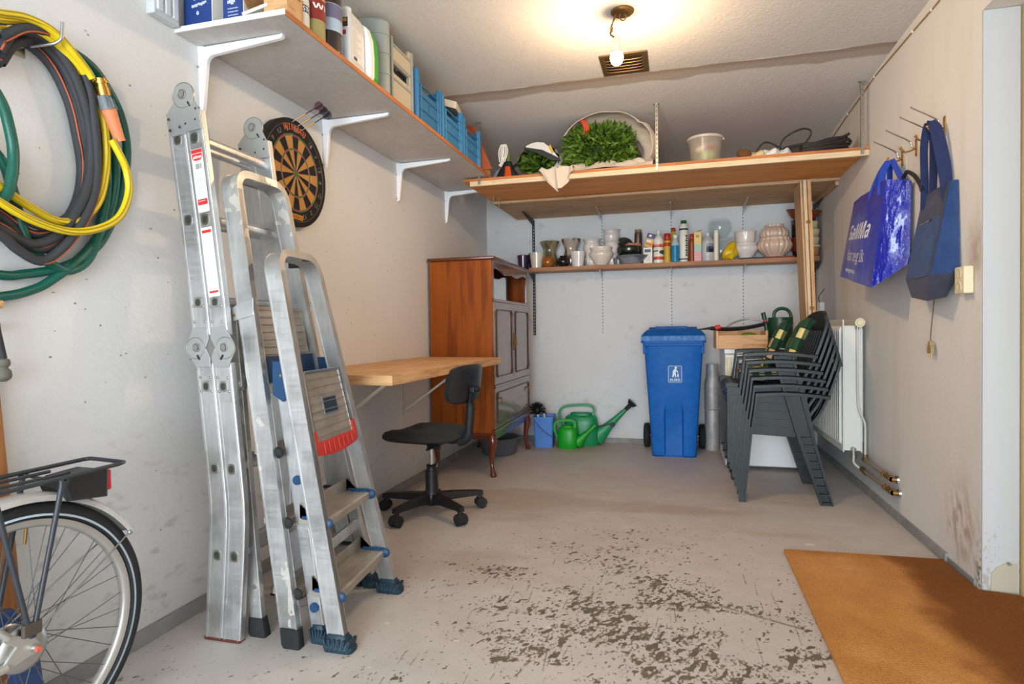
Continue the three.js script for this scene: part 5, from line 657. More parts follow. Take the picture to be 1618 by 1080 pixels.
  for (const y of [0.52, 0.11]) { const k = (y - 0.02) / 0.84, c = f.lp(q(-1.128, 0.02, -1.713), q(-1.245, 0.86, -1.723), k); lab(part(t, 'leg_plug', blueM, cyl([c[0], y, c[2]], [c[0], y, c[2] + 0.006], 0.016, 0.015, 20)), 'round blue plug'); }
  part(t, 'loop_clip', M.black, box(0.06, 0.014, 0.06, q(-1.30, 0, 0)[0], 1.262, q(0, 0, -1.92)[2], 0.003));
}
// ---------------------------------------------------------------- dartboard and darts
{
  const R0 = 0.2375, t = thing('dartboard', 'round bristle dartboard with green and red rings hanging on the left wall below the shelf', 'dartboard', [XL, 1.712, -2.385]);
  const num = [20, 1, 18, 4, 13, 6, 10, 15, 2, 17, 3, 19, 7, 16, 8, 11, 14, 9, 12, 5];
  const face = ctex(1024, 1024, (g) => {
    const C = 512, S = 512 / R0; g.fillStyle = '#211d19'; g.fillRect(0, 0, 1024, 1024);
    const wedge = (r0, r1, i, c) => { const a = (i - 0.5) * Math.PI / 10 - Math.PI / 2, b = a + Math.PI / 10; g.beginPath(); g.arc(C, C, r1 * S, a, b); g.arc(C, C, r0 * S, b, a, true); g.closePath(); g.fillStyle = c; g.fill(); };
    for (let i = 0; i < 20; i++) { const o = i % 2; wedge(0.016, 0.17, i, o ? '#c98f47' : '#231f1b'); wedge(0.1, 0.108, i, o ? '#4f7a35' : '#a8413f'); wedge(0.162, 0.17, i, o ? '#4f7a35' : '#a8413f'); }
    g.fillStyle = '#4f7a35'; g.beginPath(); g.arc(C, C, 0.016 * S, 0, 7); g.fill(); g.fillStyle = '#a8413f'; g.beginPath(); g.arc(C, C, 0.0065 * S, 0, 7); g.fill();
    g.fillStyle = '#d8622c'; g.font = 'bold 84px sans-serif'; g.textAlign = 'center'; const w = 'WINMAU'; [...w].forEach((c, i) => { g.save(); g.translate(C, C); g.rotate((i - 2.5) * 0.135); g.fillText(c, 0, -0.188 * S); g.restore(); });
    g.fillStyle = '#c98f2f'; g.fillRect(C - 100, C + 0.182 * S, 200, 52); g.fillStyle = '#a8301f'; g.font = 'bold 40px sans-serif'; g.fillText('WINMAU', C, C + 0.182 * S + 42);
  });
  part(t, 'board', mat(0x1c1917, 0.9), at(new THREE.CylinderGeometry(R0, R0 - 0.002, 0.034, 72), [0.02, 0, 0], [0, 0, -Math.PI / 2]));
  const f = new THREE.CircleGeometry(R0 - 0.001, 72); at(f, [0.0374, 0, 0], [0, Math.PI / 2, 0]); part(t, 'face', new THREE.MeshStandardMaterial({ map: face, roughness: 0.95 }), f);
  const wr = [0.0065, 0.016, 0.1, 0.108, 0.162, 0.17, 0.214].map((r) => at(new THREE.TorusGeometry(r, 0.0007, 5, 72), [0.038, 0, 0], [0, Math.PI / 2, 0])); for (let i = 0; i < 20; i++) { const a = (i - 0.5) * Math.PI / 10; wr.push(cyl([0.038, 0.016 * Math.cos(a), -0.016 * Math.sin(a)], [0.038, 0.174 * Math.cos(a), -0.174 * Math.sin(a)], 0.0007, 0.0007, 5)); }
  part(t, 'wire_spider', M.zinc, ...wr);
  num.forEach((n, i) => { const a = i * Math.PI / 10, g = []; String(n).split('').forEach((c, k, all) => { const pts = { 0: [[-1, -1], [1, -1], [1, 1], [-1, 1], [-1, -1]], 1: [[0, -1], [0, 1], [-0.5, 0.5]], 2: [[1, -1], [-1, -1], [1, 0.4], [0.6, 1], [-0.8, 0.9]], 3: [[-1, 1], [1, 1], [0, 0.1], [1, -0.4], [0.4, -1], [-1, -0.8]], 4: [[0.5, -1], [0.5, 1], [-1, -0.3], [1, -0.3]], 5: [[1, 1], [-0.8, 1], [-0.8, 0.1], [0.8, 0], [0.8, -1], [-1, -1]], 6: [[0.8, 1], [-0.9, 0], [-0.8, -1], [0.9, -1], [0.9, 0], [-0.9, 0]], 7: [[-1, 1], [1, 1], [-0.2, -1]], 8: [[0, 0], [-0.9, 0.5], [0, 1], [0.9, 0.5], [0, 0], [1, -0.5], [0, -1], [-1, -0.5], [0, 0]], 9: [[-0.6, -1], [0.9, 0.2], [0.6, 1], [-0.9, 0.9], [-0.9, 0.1], [0.9, 0.2]] }[c]; const ox = (k - (all.length - 1) / 2) * 0.0155; for (let j = 0; j < pts.length - 1; j++) { const P = (p) => { const u = p[0] * 0.006 + ox, v = 0.193 + p[1] * 0.0095; return [0.0382, v * Math.cos(a) - u * Math.sin(a), -(u * Math.cos(a) + v * Math.sin(a))]; }; g.push(cyl(P(pts[j]), P(pts[j + 1]), 0.0011, 0.0011, 5)); } }); part(t, 'number', M.zinc, ...g); });
  const mk = (l, y, z, i) => { const d = thing('dart', l, 'dart', [XL + 0.037, 1.712 + y, -2.385 + z], 0, 'darts stuck in the top of the board'); d.rotation.set(0, 0.35, 0.55 + i * 0.04, 'YZX'); return d; };
  const build = (d, fc) => { part(d, 'point', M.steel, cyl([-0.008, 0, 0], [0.02, 0, 0], 0.001, 0.001, 8)); part(d, 'barrel', M.brass, cyl([0.02, 0, 0], [0.07, 0, 0], 0.003, 0.0034, 12)); part(d, 'shaft', M.black, cyl([0.07, 0, 0], [0.125, 0, 0], 0.0024, 0.002, 10)); const fl = [[0.11, 0], [0.13, 0.018], [0.148, 0.018], [0.156, 0.006], [0.156, 0]]; part(d, 'flight', fc, ...[0, 1, 2, 3].map((k) => ext(fl, 0.0006).rotateX(k * Math.PI / 2 + 0.4))); };
  build(mk('dart with a black and pink flight, leftmost of the three in the dartboard', 0.222, 0.02, 0), mat(0x4a1626, 0.6)); build(mk('dart with a black flight, middle of the three in the dartboard', 0.214, -0.018, 0), mat(0x1c1a1c, 0.6)); build(mk('dart with a charcoal flight, rightmost of the three in the dartboard', 0.206, -0.05, 0), mat(0x35323a, 0.6));
}
// ---------------------------------------------------------------- hoses on the left wall
{
  const hx = XL, W = (pts, x0, wob = 0.01) => pts.map(([z, y], i) => { const X = XL + x0 + wob * Math.sin(i * 1.7), k = X / (XL + 0.06); return [X, 1 + (y - 1) * k, z * k]; });
  const hk = thing('wall_hook', 'grey steel hook screwed to the left wall carrying the coiled garden hoses', 'hook', [XL, 1.78, -1.262]);
  part(hk, 'hook', M.steel, tube([[0.0, -0.015, 0.036], [0.03, -0.012, 0.025], [0.085, -0.004, 0.005], [0.1, 0.01, -0.003], [0.102, 0.055, -0.006]], 0.0045, { n: 30, tension: 0.2 })); part(hk, 'plate', M.steel, bx([0.0005, -0.04, 0.02], [0.004, 0.02, 0.052], 0.002));
  const stripes = (pts, r, col, name, t, m, lines, n) => { const c = new THREE.CatmullRomCurve3(pts.map(V)), k = n || pts.length * 8; part(t, name, m, new THREE.TubeGeometry(c, k, r, 12)); if (lines) { const fr = c.computeFrenetFrames(k, false), out = []; for (const a of lines) { const q = []; for (let i = 0; i <= k; i++) { const p = c.getPointAt(i / k); q.push([p.x + r * 0.9 * Math.cos(a), p.y + r * 0.9 * Math.sin(a) * 0.7, p.z + r * 0.9 * Math.sin(a) * 0.7]); } out.push(new THREE.TubeGeometry(new THREE.CatmullRomCurve3(q.map(V)), k, r * 0.26, 5)); } lab(part(t, 'stripe', col, ...out), 'coloured stripe along the hose'); } };
  const left = (pts, zc = -1.10) => pts; // the coil's far half passes out of the photograph
  { const t = thing('garden_hose', 'dark grey rubber hose with orange stripes coiled on the wall hook', 'hose', [0, 0, 0], 0, null), m = mat(0x35373a, 0.7), o = mat(0xc8603a, 0.6);
    const loops = [ // measured right half, then the hidden left half of each coil
      [[-1.138, 1.704], [-1.168, 1.764], [-1.227, 1.803], [-1.289, 1.793], [-1.338, 1.742], [-1.37, 1.655], [-1.39, 1.562], [-1.387, 1.46], [-1.352, 1.353], [-1.299, 1.279], [-1.218, 1.228], [-1.126, 1.275], [-0.98, 1.30], [-0.88, 1.42], [-0.86, 1.56], [-0.93, 1.66], [-1.04, 1.68], [-1.138, 1.679]],
      [[-1.138, 1.679], [-1.174, 1.742], [-1.234, 1.772], [-1.288, 1.737], [-1.327, 1.665], [-1.35, 1.575], [-1.361, 1.487], [-1.353, 1.386], [-1.316, 1.289], [-1.241, 1.231], [-1.168, 1.259], [-1.127, 1.297], [-0.98, 1.33], [-0.90, 1.44], [-0.88, 1.55], [-0.94, 1.66], [-1.04, 1.72], [-1.14, 1.741]],
      [[-1.14, 1.741], [-1.204, 1.796], [-1.282, 1.809], [-1.33, 1.779], [-1.372, 1.714], [-1.387, 1.628], [-1.394, 1.529], [-1.386, 1.426], [-1.352, 1.336], [-1.281, 1.236], [-1.225, 1.198], [-1.166, 1.222], [-1.126, 1.253], [-0.98, 1.28], [-0.88, 1.40]],
      [[-0.98, 1.72], [-1.10, 1.765], [-1.20, 1.783], [-1.275, 1.76], [-1.325, 1.70], [-1.358, 1.60], [-1.368, 1.50], [-1.352, 1.40], [-1.30, 1.325], [-1.23, 1.29], [-1.16, 1.32], [-1.10, 1.36], [-1.0, 1.42]], [[-0.95, 1.70], [-1.08, 1.755], [-1.19, 1.79], [-1.27, 1.785], [-1.325, 1.735], [-1.362, 1.65], [-1.376, 1.55], [-1.370, 1.45], [-1.335, 1.36], [-1.27, 1.27], [-1.2, 1.24], [-1.12, 1.27], [-1.0, 1.34]], [[-0.95, 1.66], [-1.10, 1.72], [-1.2, 1.755], [-1.26, 1.73], [-1.31, 1.65], [-1.335, 1.55], [-1.345, 1.47], [-1.33, 1.38], [-1.28, 1.30], [-1.21, 1.265], [-1.12, 1.31], [-1.0, 1.37]]];
    const depth = [0.05, 0.032, 0.066, 0.042, 0.058, 0.024]; loops.forEach((l, i) => stripes(W(l, depth[i], 0.006), 0.0125, o, 'coil', t, m, [[0.5], null, [-0.9], null, null, [0.4]][i], l.length * 7)); }
  { const t = thing('garden_hose', 'green ribbed garden hose hanging lowest behind the yellow hose', 'hose', [0, 0, 0], 0, null), tex = dtex(128, 128, (u, v) => { const k = (u + v) % 0.125 < 0.06 ? 1 : 0.7, j = (u - v + 1) % 0.125 < 0.06 ? 1 : 0.8; return [10 * k, 112 * k * j, 92 * k * j]; }); const m = metre(new THREE.MeshPhysicalMaterial({ map: tex, roughness: 0.4 }), 0.04);
    const ls = [[[-1.26, 1.80], [-1.374, 1.777], [-1.428, 1.735], [-1.474, 1.666], [-1.494, 1.575], [-1.484, 1.483], [-1.451, 1.371], [-1.395, 1.267], [-1.322, 1.209], [-1.255, 1.178], [-1.179, 1.16], [-1.123, 1.153], [-0.98, 1.17]], [[-1.30, 1.80], [-1.38, 1.745], [-1.42, 1.66], [-1.437, 1.576], [-1.455, 1.511], [-1.447, 1.422], [-1.416, 1.33], [-1.367, 1.255], [-1.313, 1.2], [-1.263, 1.159], [-1.207, 1.124], [-1.121, 1.099], [-0.98, 1.09]], [[-1.08, 1.66], [-1.135, 1.588], [-1.154, 1.529], [-1.163, 1.465], [-1.157, 1.398], [-1.135, 1.342], [-1.06, 1.28]], [[-1.04, 1.52], [-1.131, 1.442], [-1.157, 1.375], [-1.176, 1.29], [-1.203, 1.227], [-1.264, 1.187], [-1.313, 1.183], [-1.367, 1.23], [-1.407, 1.346], [-1.424, 1.44], [-1.42, 1.55], [-1.395, 1.66], [-1.36, 1.72]]];
    ls.forEach((l, i) => part(t, 'coil', m, tube(W(l, [0.026, 0.03, 0.078, 0.034][i], 0.005), 0.0125, { n: l.length * 8, seg: 12 }))); lab(part(t, 'coupling', mat(0xc8502a, 0.5), cyl([XL + 0.03, 1.47, -1.425], [XL + 0.03, 1.44, -1.43], 0.016)), 'orange coupling'); }
  { const t = thing('garden_hose', 'yellow striped garden hose with a brass coupling and orange nozzle, outermost on the wall hook', 'hose', [0, 0, 0], 0, null), m = mat(0xe6c81c, 0.4), o = mat(0xa58a12, 0.5);
    const ls = [[[-0.95, 1.74], [-1.06, 1.78], [-1.141, 1.803], [-1.205, 1.823], [-1.274, 1.821], [-1.331, 1.787], [-1.373, 1.752], [-1.385, 1.737]], [[-0.95, 1.70], [-1.06, 1.745], [-1.14, 1.773], [-1.204, 1.796], [-1.265, 1.798], [-1.321, 1.767], [-1.372, 1.715], [-1.398, 1.66], [-1.411, 1.653], [-1.425, 1.572], [-1.422, 1.486], [-1.394, 1.386], [-1.343, 1.33], [-1.275, 1.311], [-1.199, 1.336], [-1.129, 1.373], [-1.0, 1.45]], [[-1.444, 1.58], [-1.475, 1.535], [-1.49, 1.505], [-1.498, 1.442], [-1.465, 1.36], [-1.406, 1.316], [-1.316, 1.289], [-1.213, 1.3], [-1.128, 1.333], [-1.0, 1.40]], [[-0.95, 1.72], [-1.06, 1.765], [-1.14, 1.788], [-1.2, 1.811], [-1.268, 1.812], [-1.325, 1.778], [-1.36, 1.74]]];
    ls.forEach((l, i) => stripes(W(l, [0.082, 0.062, 0.088, 0.07][i], 0.003), 0.0105, o, 'coil', t, m, [0.5, -0.6, -1.7], l.length * 7));
    const x = XL + 0.088; lab(part(t, 'coupling', M.brass, cyl([x, 1.735, -1.386], [x, 1.712, -1.392], 0.015, 0.015, 16), cyl([x, 1.712, -1.392], [x, 1.69, -1.398], 0.018, 0.018, 8), cyl([x, 1.728, -1.388], [x, 1.722, -1.39], 0.019, 0.019, 16)), 'brass coupling');
    lab(part(t, 'connector', mat(0x6d7376, 0.5), cyl([x, 1.69, -1.396], [x, 1.655, -1.41], 0.017, 0.023, 18), ...Array.from({ length: 8 }, (_, k) => bar([x + 0.021 * Math.cos(k * 0.785), 1.685, -1.398 + 0.019 * Math.sin(k * 0.785)], [x + 0.023 * Math.cos(k * 0.785), 1.657, -1.41 + 0.022 * Math.sin(k * 0.785)], 0.005, 0.004))), 'grey ribbed connector');
    lab(part(t, 'nozzle', mat(0xe0885a, 0.45), cyl([x, 1.657, -1.41], [x, 1.578, -1.445], 0.021, 0.0145, 20), cyl([x, 1.58, -1.444], [x, 1.574, -1.4465], 0.0155, 0.0155, 20)), 'orange nozzle'); }
  { const t = thing('hand_pump', 'dark tube with a grey-brown ribbed end hanging on the left wall below the green hose', 'tool', [XL + 0.035, 0.9, -1.14]);
    part(t, 'tube', M.darkGrey, cyl([0, 0.045, -0.002], [0, 0.22, 0.03], 0.0085, 0.0085, 14)); lab(part(t, 'end_grip', mat(0x6a685c, 0.75), lathe(smoothProf([[0.006, 0.045], [0.014, 0.043], [0.016, 0.03], [0.011, 0.022], [0.017, 0.014], [0.018, -0.002], [0.008, -0.012], [0.001, -0.012]], 24), 20)), 'grey-brown rubber end'); part(t, 'wall_clip', M.zinc, bx([-0.034, 0.12, 0.0], [0.0, 0.135, 0.02], 0.002));
    solo('broom_handle', 'end of a brown wooden handle resting on wall pegs beneath the green hose', 'handle', M.bare, null, cyl([XL + 0.03, 1.083, -1.143], [XL + 0.03, 1.083, -0.8], 0.012, 0.012, 14), cyl([XL, 1.069, -0.9], [XL + 0.05, 1.069, -0.9], 0.004, 0.004, 8)); }
}
// ---------------------------------------------------------------- bicycle and the board behind it
solo('timber_plank', 'brown wooden plank leaning on the left wall behind the bicycle wheel', 'plank', wood(woodTex([150, 96, 50], [110, 66, 30], [176, 120, 66], 45), 0.6, 0.5, 'y'), null, bar([XL + 0.062, 0, -1.09], [XL + 0.016, 0.90, -1.06], 0.022, 0.15, [1, 0, 0]));
{
  const t = thing('bicycle', 'city bicycle with a silver rear mudguard and black luggage rack, parked along the left wall', 'bicycle', [-1.438, 0, -1.008], -0.061);
  const R0 = 0.312, H = 0.312, silver = mat(0xb4b1aa, 0.38, { metalness: 0.55 }), dk = mat(0x2e3338, 0.45);
  const tor = (R, rr, x, m, sq = 1, seg = 96) => at(new THREE.TorusGeometry(R, rr, 14, seg), [x, H, 0], [0, Math.PI / 2, 0], [1, 1, sq]);
  const wheel = (name, dz) => {
    const s = (g) => g.translate(0, 0, dz), w = part(t, name, M.rubber, s(tor(R0 - 0.02, 0.02, 0, null)));
    w.name = name; lab(part(w, 'reflective_band', mat(0xbfd3de, 0.4), ...[1, -1].map((q) => s(lathe([[R0 - 0.0325, -0.001], [R0 - 0.0275, -0.0025], [R0 - 0.0275, 0], [R0 - 0.0325, 0.001]], 96).rotateZ(-q * Math.PI / 2).translate(q * 0.0195, H, 0)))), 'pale reflective band on the tyre');
    part(w, 'rim', silver, s(lathe([[R0 - 0.04, -0.013], [R0 - 0.052, -0.012], [R0 - 0.058, -0.006], [R0 - 0.058, 0.006], [R0 - 0.052, 0.012], [R0 - 0.04, 0.013], [R0 - 0.036, 0], [R0 - 0.04, -0.013]], 96).rotateZ(Math.PI / 2).translate(0, H, 0)));
    for (let k = 0; k < 36; k++) { const a = k * Math.PI / 18 + 0.05, b = a + (k % 4 < 2 ? 1 : -1) * 0.95, sx = k % 2 ? 1 : -1; part(w, 'spoke', mat(0x6a6c6c, 0.45, { metalness: 0.8 }), s(cyl([sx * 0.028, H + 0.033 * Math.cos(b), 0.033 * Math.sin(b)], [sx * 0.002, H + (R0 - 0.057) * Math.cos(a), (R0 - 0.057) * Math.sin(a)], 0.0011, 0.0011, 6))); }
    part(w, 'hub', M.steel, s(lathe([[0.008, -0.05], [0.02, -0.045], [0.038, -0.032], [0.038, -0.026], [0.026, -0.022], [0.026, 0.022], [0.038, 0.026], [0.038, 0.032], [0.02, 0.045], [0.008, 0.05]], 32).rotateZ(Math.PI / 2).translate(0, H, 0)), s(cyl([-0.072, H, 0], [0.072, H, 0], 0.005, 0.005, 10)));
    part(w, 'valve', M.brassDull, s(cyl([0, H + (R0 - 0.057) * Math.cos(-0.12), (R0 - 0.057) * Math.sin(-0.12)], [0, H + (R0 - 0.095) * Math.cos(-0.12), (R0 - 0.095) * Math.sin(-0.12)], 0.004, 0.003, 8))); return w;
  };
  wheel('rear_wheel', 0); wheel('front_wheel', 1.08);
  // drum of the hub gear on the camera side
  lab(part(t, 'hub_gear', M.steel, lathe([[0.0, 0.03], [0.048, 0.03], [0.052, 0.036], [0.05, 0.045], [0.036, 0.05], [0.0, 0.052]], 32).rotateZ(-Math.PI / 2).translate(0, H, 0.01)), 'polished hub gear drum');
  const nut = part(t, 'axle_nut', M.chrome, cyl([0.056, H, 0], [0.066, H, 0], 0.009, 0.009, 6), cyl([0.066, H, 0], [0.078, H, 0], 0.006, 0.006, 12)); lab(part(nut, 'cap', mat(0xd05a4a, 0.4), cyl([0.074, H, 0], [0.0795, H, 0], 0.0068, 0.006, 14)), 'small red cap');
  for (const x of [0.051, -0.056]) part(t, 'dropout', silver, ext([[-0.02, -0.018], [0.008, -0.014], [0.014, 0.006], [0.004, 0.02], [-0.02, 0.034], [-0.05, 0.05], [-0.056, 0.04], [-0.03, 0.016], [-0.06, -0.016], [-0.056, -0.026]], 0.005, { bevel: 0.001 }).rotateY(Math.PI / 2).translate(x, H, 0));
  const F = []; for (const s of [1, -1]) F.push(cyl([s * 0.053, H + 0.042, 0.045], [s * 0.02, 0.72, 0.36], 0.008, 0.008, 12), cyl([s * 0.053, H - 0.02, 0.05], [s * 0.03, 0.285, 0.44], 0.0095, 0.0095, 12));
  F.push(cyl([0, 0.28, 0.455], [0, 0.80, 0.335], 0.016, 0.016, 16), cyl([0, 0.28, 0.455], [0, 0.74, 0.93], 0.018, 0.018, 16), cyl([0, 0.62, 0.38], [0, 0.80, 0.91], 0.014, 0.014, 16), cyl([0, 0.70, 0.945], [0, 0.88, 0.885], 0.019, 0.019, 16), cyl([-0.035, 0.285, 0.455], [0.035, 0.285, 0.455], 0.022, 0.022, 16), cyl([0, 0.86, 0.89], [0, 1.02, 0.84], 0.011, 0.011, 12)); for (const s of [1, -1]) F.push(tube([[s * 0.02, 0.69, 0.948], [s * 0.05, 0.62, 0.97], [s * 0.052, 0.45, 1.03], [s * 0.052, H, 1.08]], 0.01, { n: 24 }));
  part(t, 'frame', silver, ...F);
  part(t, 'handlebar', M.chrome, tube([[-0.27, 1.02, 0.62], [-0.26, 1.04, 0.76], [-0.12, 1.05, 0.85], [0, 1.02, 0.84], [0.12, 1.05, 0.85], [0.26, 1.04, 0.76], [0.27, 1.02, 0.62]], 0.011, { n: 60 })); part(t, 'grip', M.rubber, cyl([-0.271, 1.018, 0.6], [-0.266, 1.03, 0.72], 0.016), cyl([0.271, 1.018, 0.6], [0.266, 1.03, 0.72], 0.016));
  part(t, 'saddle', M.black, loft([[0.005, 0.02, 0.60], [0.03, 0.025, 0.55], [0.04, 0.03, 0.45], [0.09, 0.035, 0.35], [0.11, 0.04, 0.28], [0.08, 0.035, 0.235]].map(([w, h, z]) => [[w, 0.88, z], [w * 0.7, 0.88 + h, z], [-w * 0.7, 0.88 + h, z], [-w, 0.88, z]]), { capA: true, capB: true, crease: 1.2 }), cyl([0, 0.78, 0.34], [0, 0.885, 0.32], 0.012));
  part(t, 'crank', M.steel, bar([0.05, 0.285, 0.455], [0.055, 0.17, 0.34], 0.012, 0.022), bar([-0.05, 0.285, 0.455], [-0.055, 0.40, 0.57], 0.012, 0.022)); part(t, 'pedal', M.rubber, box(0.09, 0.025, 0.06, 0.105, 0.165, 0.335, 0.005), box(0.09, 0.025, 0.06, -0.105, 0.405, 0.575, 0.005));
  lab(part(t, 'chain_case', mat(0x27406a, 0.4), ext([[-0.06, 0], [-0.035, 0.05], [0.03, 0.065], [0.46, 0.07], [0.53, 0.02], [0.54, -0.05], [0.48, -0.12], [0.4, -0.11], [0.02, -0.05], [-0.03, -0.09], [-0.07, -0.24], [-0.1, -0.24], [-0.085, -0.08]], 0.02, { bevel: 0.004 }).rotateY(-Math.PI / 2).translate(-0.06, H, 0)), 'dark blue chain guard');
  const fe = []; for (let k = 0; k <= 40; k++) { const a = -1.02 + 2.35 * k / 40, c = Math.cos(a), s = Math.sin(a), rr = R0 + 0.014; fe.push([[0.029, rr - 0.012], [0.024, rr + 0.0], [0.012, rr + 0.006], [-0.012, rr + 0.006], [-0.024, rr], [-0.029, rr - 0.012], [-0.027, rr - 0.013], [-0.012, rr + 0.004], [0.012, rr + 0.004], [0.027, rr - 0.013]].map(([x, q]) => [x, H + q * c, q * s])); }
  part(t, 'mudguard', mat(0xc2c0ba, 0.3, { clearcoat: 0.4 }), loft(fe, { capA: true, capB: true, crease: 0.7 }));
  const sa = -1.0, sy = H + (R0 + 0.008) * Math.cos(sa), sz = (R0 + 0.008) * Math.sin(sa); for (const s of [1, -1]) part(t, 'mudguard_stay', M.steel, cyl([s * 0.05, H + 0.02, -0.006], [s * 0.03, sy, sz + 0.006], 0.0022, 0.0022, 8), ball(s * 0.031, sy - 0.002, sz + 0.006, 0.007, 0.6, 1, 1, 10));
  const y = H + R0 + 0.052, rk = (pts, q = 0.0052) => tube(pts, q, { n: pts.length * 8, tension: 0.15, seg: 10 });
  const rack = part(t, 'luggage_rack', dk, rk([[0.062, y - 0.012, 0.34], [0.064, y - 0.006, 0.1], [0.066, y, -0.21], [0.06, y + 0.001, -0.225], [-0.05, y + 0.004, -0.225], [-0.062, y + 0.004, -0.21], [-0.064, y, 0.1], [-0.062, y - 0.006, 0.34]]), rk([[0.022, y - 0.006, 0.34], [0.022, y - 0.003, -0.10], [0.022, y - 0.002, -0.115]], 0.004), rk([[-0.022, y - 0.004, 0.34], [-0.022, y + 0.0, -0.08], [-0.022, y, -0.1]], 0.004), ...[-0.075, 0.09].map((z) => rk([[0.064, y - 0.008, z], [0.03, y - 0.012, z], [-0.03, y - 0.01, z], [-0.064, y - 0.006, z]], 0.004)));
  for (const s of [1, -1]) { part(rack, 'rack_stay', dk, rk([[s * 0.064, y - 0.002, -0.062], [s * 0.066, y - 0.02, -0.066], [s * 0.062, H + 0.05, -0.003], [s * 0.06, H + 0.025, 0]], 0.006), rk([[s * 0.064, y - 0.006, 0.075], [s * 0.066, y - 0.02, 0.07], [s * 0.062, H + 0.055, 0.012], [s * 0.06, H + 0.025, 0.002]], 0.006)); }
  part(rack, 'clip', mat(0x4a4036, 0.6), box(0.012, 0.03, 0.04, 0.062, H + 0.045, 0.004, 0.004));
  const lp = part(t, 'rear_light', mat(0x26282b, 0.4), ext([[0.0, 0], [0.085, -0.012], [0.088, 0.045], [0.07, 0.05], [0.0, 0.046], [-0.012, 0.03]], 0.075, { bevel: 0.006 }).rotateY(Math.PI / 2).translate(-0.0375, y - 0.062, -0.105)); lab(part(lp, 'lens', mat(0xc02430, 0.2, { clearcoat: 1 }), bx([-0.04, y - 0.066, -0.21], [0.04, y - 0.014, -0.186], 0.006)), 'red lens');
  lab(part(t, 'kickstand', M.zinc, bar([-0.07, H - 0.03, 0.03], [-0.14, 0.0, 0.10], 0.014, 0.018)), 'kickstand');
}
